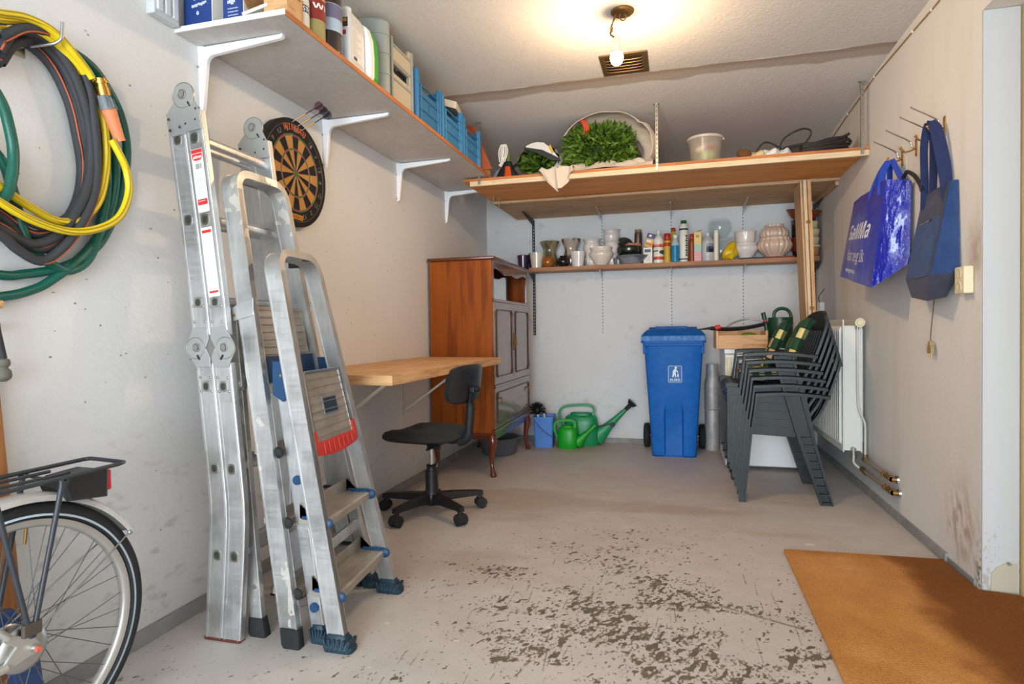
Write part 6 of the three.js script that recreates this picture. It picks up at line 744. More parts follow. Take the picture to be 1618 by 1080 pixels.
// ---------------------------------------------------------------- things on the long wall shelf
const YS = 2.0645;
{
  const b = thing('conduit_box', 'grey plastic cable trunking box fixed to the left wall beside the near shelf end', 'electrical box', [XL, 2.065, -1.685]);
  part(b, 'case', mat(0xc8cccc, 0.35), bx([0.0005, -0.01, -0.055], [0.035, 0.12, 0.05], 0.004)); for (const z of [-0.035, -0.003, 0.029]) part(b, 'rib', mat(0xd8dcdc, 0.35), bx([0.034, 0.005, z - 0.011], [0.042, 0.10, z + 0.011], 0.003)); part(b, 'cable', M.zinc, tube([[0.03, 0.12, -0.02], [0.05, 0.1, 0.02], [0.07, 0.11, 0.0], [0.05, 0.13, -0.05]], 0.004));
  const marks = (g, x, y, w, h, s) => { const r = rng(s); for (let u = 0; u < w;) { const k = h * (0.25 + 0.35 * r()); g.fillRect(x + u, y + h * 0.3 * r(), k, h * (0.5 + 0.5 * r())); u += k + h * 0.18; } }; // print too small to read in the photograph
  const bt = (white) => ctex(256, 256, (g) => { g.fillStyle = '#1c3b7c'; g.fillRect(0, 0, 256, 256); g.fillStyle = '#e8eef6'; g.textAlign = 'center'; if (white) { marks(g, 96, 92, 66, 16, 7); g.fillRect(120, 74, 16, 6); g.save(); g.rotate(-0.09); marks(g, 62, 134, 124, 20, 11); g.restore(); g.beginPath(); g.arc(128, 180, 11, 0, 7); g.fill(); g.fillStyle = '#1c3b7c'; g.beginPath(); g.arc(128, 178, 4, 0, 7); g.fill(); } else { marks(g, 60, 100, 90, 32, 5); for (let i = 0; i < 4; i++) marks(g, 60, 156 + i * 22, 130, 8, 20 + i); } });
  const cart = (name, label, x0, x1, z0, z1, h, tex) => { const t = thing(name, label, 'box', [0, YS, 0]); part(t, 'carton', mat(0xe9e7e1, 0.6), bx([x0, 0, z0], [x1, h, z1], 0.001)); const p = new THREE.PlaneGeometry(x1 - x0 - 0.004, h - 0.004); p.translate((x0 + x1) / 2, h / 2, z1 + 0.0012); part(t, 'printed_front', new THREE.MeshStandardMaterial({ map: tex, roughness: 0.5 }), p); };
  cart('carton_box', 'blue-fronted carton box at the near end of the long shelf beside the grey wall box', -1.655, -1.535, -1.93, -1.775, 0.16, bt(true));
  cart('carton_box', 'blue carton box with white print, right of the blue-fronted box on the long shelf', -1.505, -1.42, -1.90, -1.79, 0.14, bt(false));
  solo('wood_offcut', 'brown wooden board slanted on the pale panel at the near end of the shelf', 'board', M.bare, null, box(0.17, 0.028, 0.22, -1.375, YS + 0.085, -1.89, 0.004, [0, 0.5, 0.22]));
  solo('pale_panel', 'pale grey panel lying slanted across the near end of the long shelf', 'panel', mat(0xd9d3cc, 0.7), null, box(0.15, 0.012, 0.2, -1.37, YS + 0.04, -1.88, 0.002, [0, 0.3, 0.38]));
  const cr = thing('wooden_box', 'small bare wooden box at the near front corner of the long shelf', 'box', [-1.30, YS, -1.835]); for (const z of [-0.04, 0.04]) part(cr, 'side_board', M.bareX, bx([-0.04, 0, z - 0.006], [0.05, 0.085, z + 0.006], 0.002)); for (const x of [-0.036, 0.046]) part(cr, 'end_board', M.bare, bx([x - 0.005, 0, -0.034], [x + 0.005, 0.08, 0.034], 0.002)); part(cr, 'lid', M.bareX, bx([-0.042, 0.085, -0.048], [0.052, 0.093, 0.048], 0.002));
  const jar = (name, label, cat, x, z, r, h, mats_, tex, prof) => { const t = thing(name, label, cat, [x, YS, z]); part(t, 'body', mats_, lathe(prof || [[0, 0], [r * 0.94, 0], [r, 0.006], [r, h - 0.01], [r * 0.94, h], [0, h]], 36)); if (tex) { const g = new THREE.CylinderGeometry(r + 0.0006, r + 0.0006, tex[2] - tex[1], 40, 1, true); g.rotateY(tex[3] ?? 0); g.translate(0, (tex[1] + tex[2]) / 2, 0); part(t, 'label', new THREE.MeshStandardMaterial({ map: tex[0], roughness: 0.5 }), g); } return t; };
  const j1 = jar('paint_tin', 'white tin with a dark blue band, first container on the long shelf edge', 'tin', -1.29, -1.915, 0.036, 0.125, mat(0xd8d8cc, 0.4), [ctex(512, 256, (g) => { g.fillStyle = '#d9d8cc'; g.fillRect(0, 0, 512, 256); g.fillStyle = '#1e2440'; g.fillRect(0, 60, 512, 60); g.fillStyle = '#fff'; g.font = 'bold 54px sans-serif'; for (const x of [20, 190, 360]) g.fillText('STO', x, 110, 120); }), 0.01, 0.115, 0.7]);
  part(j1, 'lid', M.steel, lathe([[0, 0.125], [0.037, 0.122], [0.038, 0.13], [0.033, 0.13], [0.032, 0.127], [0, 0.127]], 32));
  const j2 = jar('varnish_can', 'brown-red wood stain can with white lettering on the long shelf', 'tin', -1.283, -2.0, 0.04, 0.205, mat(0x9a8f58, 0.45), [ctex(512, 512, (g) => { g.fillStyle = '#86281c'; g.fillRect(0, 0, 512, 512); g.fillStyle = '#c9722c'; g.fillRect(0, 0, 512, 200); g.fillStyle = '#4d7a96'; g.fillRect(0, 60, 120, 90); g.fillRect(330, 60, 60, 90); g.fillStyle = '#f2efe6'; g.fillRect(0, 196, 512, 8); g.font = 'bold 110px sans-serif'; for (const x of [20, 276]) g.fillText('Wij', x, 350, 150); }), 0.075, 0.2, 0.2]);
  part(j2, 'lid', M.steel, lathe([[0, 0.205], [0.041, 0.203], [0.042, 0.212], [0.036, 0.212], [0.035, 0.208], [0, 0.208]], 32));
  const bl = ctex(512, 400, (g) => { g.fillStyle = '#6b6a86'; g.fillRect(0, 0, 512, 400); g.fillStyle = '#3a3a5c'; g.fillRect(300, 0, 120, 200); g.fillStyle = '#a9bccb'; g.fillRect(0, 215, 512, 185); g.fillStyle = '#3b9bd0'; g.fillRect(330, 240, 70, 150); g.strokeStyle = '#c03028'; g.fillStyle = '#fff'; g.lineWidth = 4; for (const [x, y] of [[225, 70], [225, 160]]) { g.save(); g.translate(x, y); g.rotate(0.785); g.fillRect(-24, -24, 48, 48); g.strokeRect(-24, -24, 48, 48); g.restore(); g.fillStyle = '#222'; g.fillRect(x - 5, y - 12, 10, 22); g.fillStyle = '#fff'; } g.strokeStyle = '#dfe6ee'; g.lineWidth = 6; g.strokeRect(-4, 3, 520, 394); });
  const rib = [[0, 0], [0.047, 0.0], [0.052, 0.008]]; for (let k = 0; k < 5; k++) rib.push([0.054, 0.015 + k * 0.012], [0.051, 0.021 + k * 0.012]); rib.push([0.0535, 0.082], [0.0535, 0.19]); for (let k = 0; k < 3; k++) rib.push([0.054, 0.198 + k * 0.012], [0.051, 0.204 + k * 0.012]); rib.push([0.046, 0.245], [0.022, 0.268], [0.018, 0.272], [0, 0.272]);
  const j3 = jar('solvent_bottle', 'large dark brown ribbed bottle with a grey-blue hazard label on the long shelf', 'bottle', -1.297, -2.115, 0.0545, 0.27, mat(0x24180c, 0.15, { clearcoat: 0.8 }), [bl, 0.085, 0.188, 0.15], rib); lab(part(j3, 'cap', M.black, lathe([[0, 0.268], [0.021, 0.268], [0.021, 0.295], [0.018, 0.3], [0, 0.3]], 24)), 'black cap');
  const j4 = thing('jerrycan', 'white rectangular plastic jerrycan with a red-marked label on the long shelf', 'bottle', [-1.30, YS, -2.262], 0.06);
  const rj = (y, w, d) => ring4(w, d, y, 0.016); part(j4, 'body', mat(0xd6d6d2, 0.4), loft([rj(0, 0.085, 0.135), rj(0.005, 0.095, 0.145), rj(0.19, 0.095, 0.145), rj(0.225, 0.08, 0.125), rj(0.236, 0.05, 0.07)], { capA: true, capB: true, crease: 0.7 })); lab(part(j4, 'cap', M.white, lathe([[0, 0.236], [0.02, 0.236], [0.02, 0.262], [0.017, 0.266], [0, 0.266]], 24)), 'white cap');
  { const tx = ctex(256, 400, (g) => { g.fillStyle = '#d9dadd'; g.fillRect(0, 0, 256, 400); g.fillStyle = '#33303c'; g.fillRect(0, 0, 256, 90); g.fillStyle = '#c88a2a'; g.fillRect(150, 10, 90, 30); g.fillStyle = '#a02038'; g.fillRect(110, 120, 120, 44); g.fillStyle = '#9a9a9a'; for (let i = 0; i < 12; i++) g.fillRect(16, 190 + i * 15, 140 + 50 * Math.sin(i * 3), 4); }); const g = new THREE.PlaneGeometry(0.082, 0.165); g.translate(0, 0.108, 0.0732); part(j4, 'label', new THREE.MeshStandardMaterial({ map: tx, roughness: 0.5 }), g); const g2 = new THREE.PlaneGeometry(0.11, 0.13); at(g2, [0.0482, 0.1, 0], [0, Math.PI / 2, 0]); part(j4, 'label', new THREE.MeshStandardMaterial({ map: ctex(256, 300, (q) => { q.fillStyle = '#e9e9e4'; q.fillRect(0, 0, 256, 300); q.fillStyle = '#a8a49c'; for (let i = 0; i < 16; i++) q.fillRect(20, 20 + i * 15, 130 + 60 * Math.sin(i * 5), 4); q.fillStyle = '#333'; q.fillRect(40, 262, 70, 30); }), roughness: 0.5 }), g2); }
  const j5 = thing('garden_bottle', 'white bottle with a bright green back and dark label beside the jerrycan', 'bottle', [-1.30, YS, -2.372], 0.0); const pf = [[0, 0], [0.05, 0], [0.058, 0.02], [0.06, 0.1], [0.055, 0.17], [0.04, 0.215], [0.02, 0.23], [-0.02, 0.225], [-0.04, 0.2], [-0.05, 0.15], [-0.05, 0]]; part(j5, 'body', M.white, ext(pf, 0.03, { bevel: 0.006 })); lab(part(j5, 'back_half', mat(0x3aa02a, 0.4), ext(pf, 0.03, { bevel: 0.006 }).translate(0, 0, -0.036), cyl([-0.01, 0.22, -0.02], [-0.012, 0.25, -0.02], 0.017, 0.02, 18)), 'bright green back');
  { const g = new THREE.PlaneGeometry(0.045, 0.12); g.translate(0.012, 0.1, 0.0372); part(j5, 'label', new THREE.MeshStandardMaterial({ map: ctex(96, 256, (q) => { q.fillStyle = '#eeeeec'; q.fillRect(0, 0, 96, 256); q.fillStyle = '#1d4a34'; q.fillRect(10, 10, 60, 200); q.fillStyle = '#fff'; q.save(); q.translate(56, 190); q.rotate(-Math.PI / 2); for (let i = 0; i < 10; i++) q.fillRect(i * 17, -28 + (i % 3) * 4, 11, 26 - (i % 3) * 5); q.restore(); }), roughness: 0.5 }), g); }
}
function foldingCrate(name, label, z0, z1, xf, h, col, group, dip) { // the crate's long side faces the room at x = xf
  const t = thing(name, label, 'crate', [xf, YS, (z0 + z1) / 2], 0, group), L = z1 - z0, m = mat(col, 0.45), D = 0.34, dk = mat(col, 0.6);
  const top = (u) => h - dip * (step(0.13, 0.22, u) - step(0.80, 0.87, u)) - 0.05 * dip, N = 36, pts = [[-L / 2, 0], [L / 2, 0]]; for (let i = 0; i <= N; i++) pts.push([L / 2 - L * i / N, top(1 - i / N)]);
  for (const [nm, x] of [['side', -0.008], ['side', -D]]) { const s = part(t, nm, m, ext(pts, 0.006, { bevel: 0.001, holes: [[[-0.006, h * 0.30], [0.006, h * 0.30], [0.006, h * 0.46], [-0.006, h * 0.46]]] }).rotateY(Math.PI / 2).translate(x, 0, 0)); if (x > -0.1) part(s, 'rib', dk, ...[-0.5, -0.36, 0.34, 0.5].map((q) => cyl([0.001, 0, q * L * 0.96], [0.001, top(0.5 + q * 0.96) - 0.004, q * L * 0.96], 0.006, 0.006, 8)), ...[0.24, 0.5, 0.72].map((y) => bx([-0.002, y * h, -L / 2], [0.005, y * h + 0.006, L / 2], 0.001))); }
  part(t, 'end_wall', m, bx([-D, 0, -L / 2], [0, h - 0.01, -L / 2 + 0.006], 0.002)); part(t, 'end_wall', m, bx([-D, 0, L / 2 - 0.006], [0, h - 0.01, L / 2], 0.002)); for (const z of [-L / 2 + 0.016, L / 2 - 0.016]) lab(part(t, 'corner_post', m, loft([ring4(0.03, 0.03, 0, 0.01, -0.006, z), ring4(0.03, 0.03, h - 0.008, 0.01, -0.006, z), ring4(0.022, 0.022, h, 0.006, -0.006, z)], { capA: true, capB: true })), 'rounded corner post'); part(t, 'base', m, bx([-D, 0, -L / 2], [-0.002, 0.008, L / 2]));
  return t;
}
{
  const t = thing('folding_crate', 'tall grey stack of folding crate panels beside the bottles on the long shelf', 'crate', [-1.262, YS, -2.645]);
  const m = mat(0x8f948f, 0.5), pn = mat(0xb3a994, 0.6), H = 0.335, z1 = 0.175, z0 = -0.15;
  part(t, 'rounded_end', m, loft([0, H - 0.01, H].map((y, k) => { const o = [], s = k === 2 ? 0.9 : 1; for (let i = 0; i <= 14; i++) { const a = -Math.PI / 2 + Math.PI * i / 14; o.push([-0.09 + 0.112 * s * Math.cos(a), y, z1 - 0.055 + 0.055 * s * Math.sin(a)]); } o.push([-0.2, y, z1], [-0.2, y, z1 - 0.11]); return o.reverse(); }), { capA: true, capB: true, crease: 0.6 }), ...[0.09, 0.18, 0.265].map((y) => loft([y, y + 0.005].map((q) => { const o = []; for (let i = 0; i <= 14; i++) { const a = -Math.PI / 2 + Math.PI * i / 14; o.push([-0.09 + 0.116 * Math.cos(a), q, z1 - 0.055 + 0.058 * Math.sin(a)]); } o.push([-0.2, q, z1], [-0.2, q, z1 - 0.11]); return o.reverse(); }), { capA: true, capB: true })));
  part(t, 'panel', pn, ext([[z0, 0], [z1 - 0.1, 0], [z1 - 0.1, 0.285], [z1 - 0.13, 0.262], [z0 + 0.055, 0.262], [z0 + 0.03, 0.30], [z0, 0.30]], 0.012, { bevel: 0.002, holes: [[[z0 + 0.03, 0.13], [z1 - 0.13, 0.13], [z1 - 0.11, 0.178], [z0 + 0.025, 0.178]]] }).rotateY(-Math.PI / 2).translate(0.006, 0, 0));
  part(t, 'frame_rib', m, bx([-0.01, 0, z0 - 0.006], [0.016, 0.302, z0 + 0.014], 0.004), bx([0, 0.252, z0], [0.012, 0.266, z1 - 0.1], 0.003), bx([0, 0.1, z0], [0.012, 0.112, z1 - 0.1], 0.003), bx([0, 0.18, z0], [0.012, 0.192, z1 - 0.1], 0.003), bx([0, 0, z1 - 0.115], [0.014, 0.29, z1 - 0.098], 0.003));
  part(t, 'slot_bar', M.darkGrey, bx([-0.03, 0.12, z0], [-0.028, 0.185, z1 - 0.11]), ...Array.from({ length: 6 }, (_, k) => bar([-0.012, 0.128, z0 + 0.05 + k * 0.022], [-0.012, 0.18, z0 + 0.03 + k * 0.022], 0.004, 0.004))); part(t, 'rear_panel', m, bx([-0.22, 0, z0], [-0.2, 0.29, z1], 0.004)); part(t, 'base', m, bx([-0.2, 0, z0], [0, 0.01, z1 - 0.1]));
  const g = 'blue crates on the far half of the long shelf';
  foldingCrate('blue_crate', 'blue plastic crate next to the grey crate panels, nearest of the blue crates', -3.145, -2.812, -1.24, 0.245, 0x2f6f9e, g, 0.085);
  foldingCrate('blue_crate', 'blue plastic crate in the middle of the three on the long shelf', -3.49, -3.155, -1.24, 0.24, 0x3a82b4, g, 0.085);
  foldingCrate('blue_crate', 'blue plastic crate at the far end of the row, in front of the orange panels', -3.83, -3.50, -1.24, 0.235, 0x3a86ba, g, 0.085);
  const b = thing('white_tray', 'white plastic tray lying tilted on top of the middle blue crate', 'lid', [-1.37, YS + 0.30, -3.52], 0); b.rotation.set(0.06, 0.2, -0.28); part(b, 'tray', mat(0xd4cabb, 0.5), loft([ring4(0.2, 0.28, -0.02, 0.015), ring4(0.22, 0.3, -0.022, 0.015), ring4(0.2, 0.28, 0.02, 0.015), ring4(0.18, 0.26, 0.022, 0.015)], { capA: true, capB: true, crease: 0.5 }));
  const op = mat(0x9c4a1e, 0.5); const p1 = thing('orange_folder', 'orange-brown wedge-shaped panel standing behind the last blue crate', 'panel', [-1.33, YS, -3.87]);
  part(p1, 'front_leaf', op, ext([[-0.21, 0], [0.16, 0], [0.04, 0.29], [-0.02, 0.295], [-0.15, 0.285]], 0.012, { bevel: 0.002 }).translate(0, 0, 0)); part(p1, 'rear_leaf', mat(0xb65a24, 0.5), ext([[-0.25, 0.02], [-0.1, 0.0], [-0.02, 0.28], [-0.14, 0.27]], 0.012, { bevel: 0.002 }).translate(0, 0, 0.018));
  const tr = thing('wooden_tray', 'small orange wooden tray on the corner of the long shelf beside the hanging strut', 'tray', [-1.285, YS, -3.99]); part(tr, 'side_board', M.bare, bx([0.03, 0, -0.09], [0.038, 0.045, 0.09], 0.001), bx([-0.05, 0, -0.09], [-0.042, 0.045, 0.09], 0.001)); part(tr, 'end_board', M.bareX, bx([-0.042, 0, 0.08], [0.03, 0.04, 0.088], 0.001), bx([-0.042, 0, -0.088], [0.03, 0.04, -0.08], 0.001), bx([-0.042, 0, -0.01], [0.03, 0.035, -0.002], 0.001)); part(tr, 'bottom_board', M.bare, bx([-0.048, 0, -0.088], [0.036, 0.005, 0.088]));
}
// ---------------------------------------------------------------- things on the loft shelf
const YL = 2.0325;
function leafy(seed, n, inside, len, wid) { // n bent leaf blades, each four triangles
  const R = rng(seed), pos = [], nr = [], uv = []; const v = new THREE.Vector3(), q = new THREE.Quaternion(), e = new THREE.Euler();
  for (let i = 0; i < n; i++) {
    const [p, dir] = inside(R), L = len * (0.6 + 0.7 * R()), w = wid * (0.7 + 0.6 * R()); const d = new THREE.Vector3(...dir).add(new THREE.Vector3(R() - 0.5, R() - 0.5, R() - 0.5).multiplyScalar(1.5)).normalize(), s = new THREE.Vector3(R() - 0.5, R() - 0.5, R() - 0.5).cross(d).normalize(), up = new THREE.Vector3().crossVectors(s, d);
    const A = new THREE.Vector3(...p), Mx = A.clone().addScaledVector(d, L * 0.5).addScaledVector(up, L * 0.08), T = A.clone().addScaledVector(d, L), l = Mx.clone().addScaledVector(s, w / 2), r = Mx.clone().addScaledVector(s, -w / 2);
    for (const tri of [[A, Mx, l], [Mx, T, l], [A, r, Mx], [Mx, r, T]]) { const nn = tri[1].clone().sub(tri[0]).cross(tri[2].clone().sub(tri[0])).normalize(); for (const k of tri) { pos.push(k.x, k.y, k.z); nr.push(nn.x, nn.y, nn.z); uv.push(i % 7 / 7 + 0.07, 0.5); } }
  }
  const g = new THREE.BufferGeometry(); g.setAttribute('position', new THREE.Float32BufferAttribute(pos, 3)); g.setAttribute('normal', new THREE.Float32BufferAttribute(nr, 3)); g.setAttribute('uv', new THREE.Float32BufferAttribute(uv, 2)); return g;
}
const leafTex = dtex(64, 4, (u) => { const k = h2(Math.floor(u * 7), 3, 5); return mix3([52, 84, 16], [110, 142, 42], k); }), leafMat = new THREE.MeshPhysicalMaterial({ map: leafTex, roughness: 0.6, side: THREE.DoubleSide });
const clothMat = new THREE.MeshPhysicalMaterial({ color: 0xd8c8b4, roughness: 0.95, sheen: 0.2, sheenColor: new THREE.Color(1, 0.95, 0.9) });
{
  const C = [-0.50, YL + 0.165, -4.17], r = [0.23, 0.158, 0.17];
  const t = thing('artificial_tree', 'bundled green artificial Christmas tree wrapped in a beige cloth on the loft shelf', 'plant', [...C]);
  const on = (R) => { const a = R() * 6.283, u = R() * 2 - 1, k = 0.66 + 0.28 * R(), s = Math.sqrt(1 - u * u), sq = (x) => Math.sign(x) * Math.abs(x) ** 0.66, d = [s * Math.cos(a), u, s * Math.sin(a)]; return [[sq(d[0]) * r[0] * k, Math.max(-r[1] + 0.06, Math.min(r[1] * 0.76, sq(d[1]) * r[1] * k)), sq(d[2]) * r[2] * k], d]; };
  const fo = part(t, 'foliage', leafMat, leafy(5, 6200, on, 0.058, 0.021)); fo.userData.kind = 'stuff';
  part(t, 'core', mat(0x34491a, 0.9), ball(0, -0.005, 0, 1, r[0] * 0.7, r[1] * 0.74, r[2] * 0.66, 24)); part(t, 'stem', mat(0x5a3b22, 0.8), cyl([-0.1, 0, 0], [0.26, -0.02, -0.02], 0.014));
  const R = rng(8); lab(part(t, 'fairy_light', mat(0xf4efe0, 0.3), ...Array.from({ length: 16 }, () => { const [p, d] = on(R); return ball(p[0] * 1.05, p[1] * 1.05, Math.abs(p[2]) * 1.08, 0.0045, 1, 1, 1, 8); })), 'tiny clear bulbs among the leaves');
  const bow = thing('red_twine', 'red and white twisted twine tied at the top of the bundled tree', 'cord', [C[0] - 0.065, C[1] + 0.125, C[2] + 0.165]); part(bow, 'cord', mat(0xd2502c, 0.7), ...[-0.012, 0, 0.012].map((x) => tube([[x - 0.022, 0.045, 0], [x - 0.006, 0.02, 0.012], [x + 0.006, -0.02, 0.01], [x - 0.004, -0.045, 0]], 0.0055, { n: 20 })));
  const cl = thing('beige_cloth', 'crumpled beige cloth wrapped behind the tree and hanging over the loft shelf edge', 'cloth', [0, 0, 0]);
  const fold = (u, v, s) => 0.02 * (fbm(u * 6 + s, v * 5, 3, 12 + s) - 0.5) * 2;
  part(cl, 'wrap', clothMat, sheet((u, v) => { const a = -0.15 * Math.PI + u * 1.02 * Math.PI, zz = C[2] + 0.20 - 0.42 * v, k = 1 + 0.22 * Math.sin(Math.PI * Math.min(1, v * 1.4 + 0.12)) - 0.25 * v + fold(u, v, 1) * 3; let x = C[0] + 0.055 + (r[0] + 0.032) * k * Math.cos(a) * (a < 0.6 ? 1.1 : 1), y = C[1] - 0.01 + (r[1] + 0.035) * k * Math.sin(a); return [x, Math.max(YL + 0.006, y), zz + fold(u, v, 3)]; }, 48, 24, 0.003, 1.3),
    sheet((u, v) => { const x = C[0] - 0.27 + 0.66 * u, y0 = YL + 0.008 + 0.04 * (1 - v) + 0.05 * Math.abs(Math.sin(u * 12 + v * 3)) * (0.2 + fbm(u * 9, v * 5, 2, 44)) * Math.sin(Math.PI * Math.min(1, v * 1.1)); return [x - 0.03, y0, -4.08 + 0.115 * v * (0.6 + 0.4 * Math.sin(Math.PI * u)) + 0.008 * Math.sin(u * 14)]; }, 40, 14, 0.003, 1.3));
  part(cl, 'hanging_end', clothMat, sheet((u, v) => { const ang = (u - 0.5), out = v < 0.42 ? v / 0.42 : 1, dn = v < 0.42 ? 0 : (v - 0.42) / 0.58, w = 0.30 * (1 - 0.42 * v); return [-0.775 + ang * w + 0.05 * v + 0.012 * Math.sin(u * 16 + v * 3), YL + 0.014 + 0.05 * (1 - out) * Math.sin(Math.PI * u) + 0.016 * Math.abs(Math.sin(u * 11)) - 0.125 * dn * (0.55 + 0.45 * Math.sin(Math.PI * u) + 0.25 * Math.sin(u * 5)), -4.12 + 0.185 * out + 0.018 * Math.sin(u * 13 + 1) * (0.4 + dn)]; }, 36, 26, 0.003, 1.3));
}
{
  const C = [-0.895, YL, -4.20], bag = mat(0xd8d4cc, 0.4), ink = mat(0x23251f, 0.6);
  const t = thing('plastic_bag', 'open white plastic bag lying on the loft shelf, full of artificial greenery', 'bag', C);
  const mouth = (k, dz, s) => { const o = []; for (let i = 0; i < 26; i++) { const a = -i / 26 * Math.PI * 2, c = Math.cos(a), q = Math.sin(a); o.push([c * 0.148 * s + 0.02 * k + 0.008 * Math.sin(i * 2.3), 0.105 + (q > 0 ? q * 0.115 : q * 0.1) * s + 0.004 * Math.sin(i * 3.1), dz + 0.01 * Math.sin(i * 1.9)]); } return o; };
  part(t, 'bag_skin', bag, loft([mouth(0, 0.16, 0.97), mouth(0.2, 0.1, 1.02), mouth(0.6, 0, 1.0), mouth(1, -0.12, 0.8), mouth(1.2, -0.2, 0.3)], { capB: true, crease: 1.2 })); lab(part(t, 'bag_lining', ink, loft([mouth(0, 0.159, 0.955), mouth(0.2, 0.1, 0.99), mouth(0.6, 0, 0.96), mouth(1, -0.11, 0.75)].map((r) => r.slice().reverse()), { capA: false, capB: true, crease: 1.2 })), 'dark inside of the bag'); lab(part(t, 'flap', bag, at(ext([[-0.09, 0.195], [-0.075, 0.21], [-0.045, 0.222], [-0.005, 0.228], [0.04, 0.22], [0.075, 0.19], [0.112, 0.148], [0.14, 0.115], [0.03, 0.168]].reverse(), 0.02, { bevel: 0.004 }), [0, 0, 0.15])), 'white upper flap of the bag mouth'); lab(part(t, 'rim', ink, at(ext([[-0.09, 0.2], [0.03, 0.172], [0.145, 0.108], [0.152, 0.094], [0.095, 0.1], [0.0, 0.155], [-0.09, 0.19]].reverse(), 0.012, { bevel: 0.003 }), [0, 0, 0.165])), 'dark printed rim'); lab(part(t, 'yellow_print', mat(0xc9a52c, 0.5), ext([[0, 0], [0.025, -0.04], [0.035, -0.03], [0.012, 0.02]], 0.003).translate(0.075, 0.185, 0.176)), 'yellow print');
  const in_ = (R) => { const a = R() * 6.28, k = Math.sqrt(R()) * 0.11; return [[Math.cos(a) * k, 0.1 + Math.sin(a) * k * 0.75, 0.02 + 0.1 * R()], [Math.cos(a) * 0.6, Math.sin(a) * 0.5, 1]]; };
  const g = part(thing('greenery', 'bundle of artificial green sprigs inside the white plastic bag', 'plant', C), 'foliage', leafMat, leafy(15, 420, in_, 0.075, 0.02)); g.userData.kind = 'stuff';
  const pb = thing('paper_scrap', 'crumpled pale blue plastic scrap in front of the plastic bag on the loft shelf', 'wrapper', [-0.80, YL, -4.03]); part(pb, 'scrap', mat(0xc4d8e4, 0.35), sheet((u, v) => [-0.11 + 0.15 * u, 0.006 + 0.09 * u * v * (0.6 + 0.4 * Math.sin(u * 8)) + 0.012 * fbm(u * 6, v * 6, 2, 5), 0.05 - 0.06 * v + 0.012 * Math.sin(u * 12)], 16, 10, 0.001, 1.2));
}
{
  const t = thing('garden_sprayer', 'black cone-shaped sprayer with an orange window at the left end of the loft shelf', 'sprayer', [-1.125, YL, -4.12]); const k = mat(0x1f1f20, 0.4);
  part(t, 'body', k, loft([ring4(0.19, 0.1, 0, 0.03), ring4(0.175, 0.095, 0.03, 0.03), ring4(0.1, 0.075, 0.085, 0.025, -0.01), ring4(0.05, 0.05, 0.14, 0.015, -0.005)], { capA: true, capB: true, crease: 0.8 })); lab(part(t, 'window', mat(0xd0501a, 0.25, { clearcoat: 1 }), loft([ring4(0.06, 0.02, 0.008, 0.008, 0.005, 0.046), ring4(0.05, 0.02, 0.05, 0.008, 0.005, 0.04), ring4(0.036, 0.02, 0.10, 0.008, 0, 0.03)], { capA: true, capB: true, crease: 0.8 })), 'orange translucent window'); part(t, 'spout', k, cyl([0.03, 0.1, 0], [0.085, 0.125, 0.02], 0.012, 0.008, 12), ball(0.088, 0.127, 0.02, 0.014, 1, 1, 1, 12)); lab(part(t, 'neck', mat(0x6a7a34, 0.5), cyl([-0.005, 0.14, 0], [0.0, 0.2, 0], 0.016, 0.012, 14)), 'olive neck');
  const c = thing('white_twine', 'small hank of white twine looped over the black sprayer', 'cord', [-1.155, YL + 0.15, -4.07]); part(c, 'loops', mat(0xe9e4da, 0.7), ...[-0.008, 0.006, 0.018].map((x) => tube([[x - 0.012, -0.02, 0], [x - 0.016, 0.05, 0.004], [x + 0.004, 0.098, 0], [x + 0.018, 0.05, -0.002], [x - 0.002, -0.02, 0.003]], 0.005, { n: 36 }))); part(c, 'tie', mat(0xd9d4ca, 0.7), cyl([-0.02, -0.05, 0], [0.006, -0.012, 0], 0.014, 0.01, 12));
  const gb = thing('grey_bag', 'small grey plastic pouch beside the black sprayer', 'bag', [-1.205, YL, -4.15]); part(gb, 'pouch', mat(0x8d9094, 0.5), loft([ring4(0.09, 0.07, 0, 0.02), ring4(0.1, 0.08, 0.03, 0.025), ring4(0.07, 0.05, 0.09, 0.02, 0.01), ring4(0.02, 0.02, 0.12, 0.006, 0.03)], { capA: true, capB: true, crease: 1 }));
}
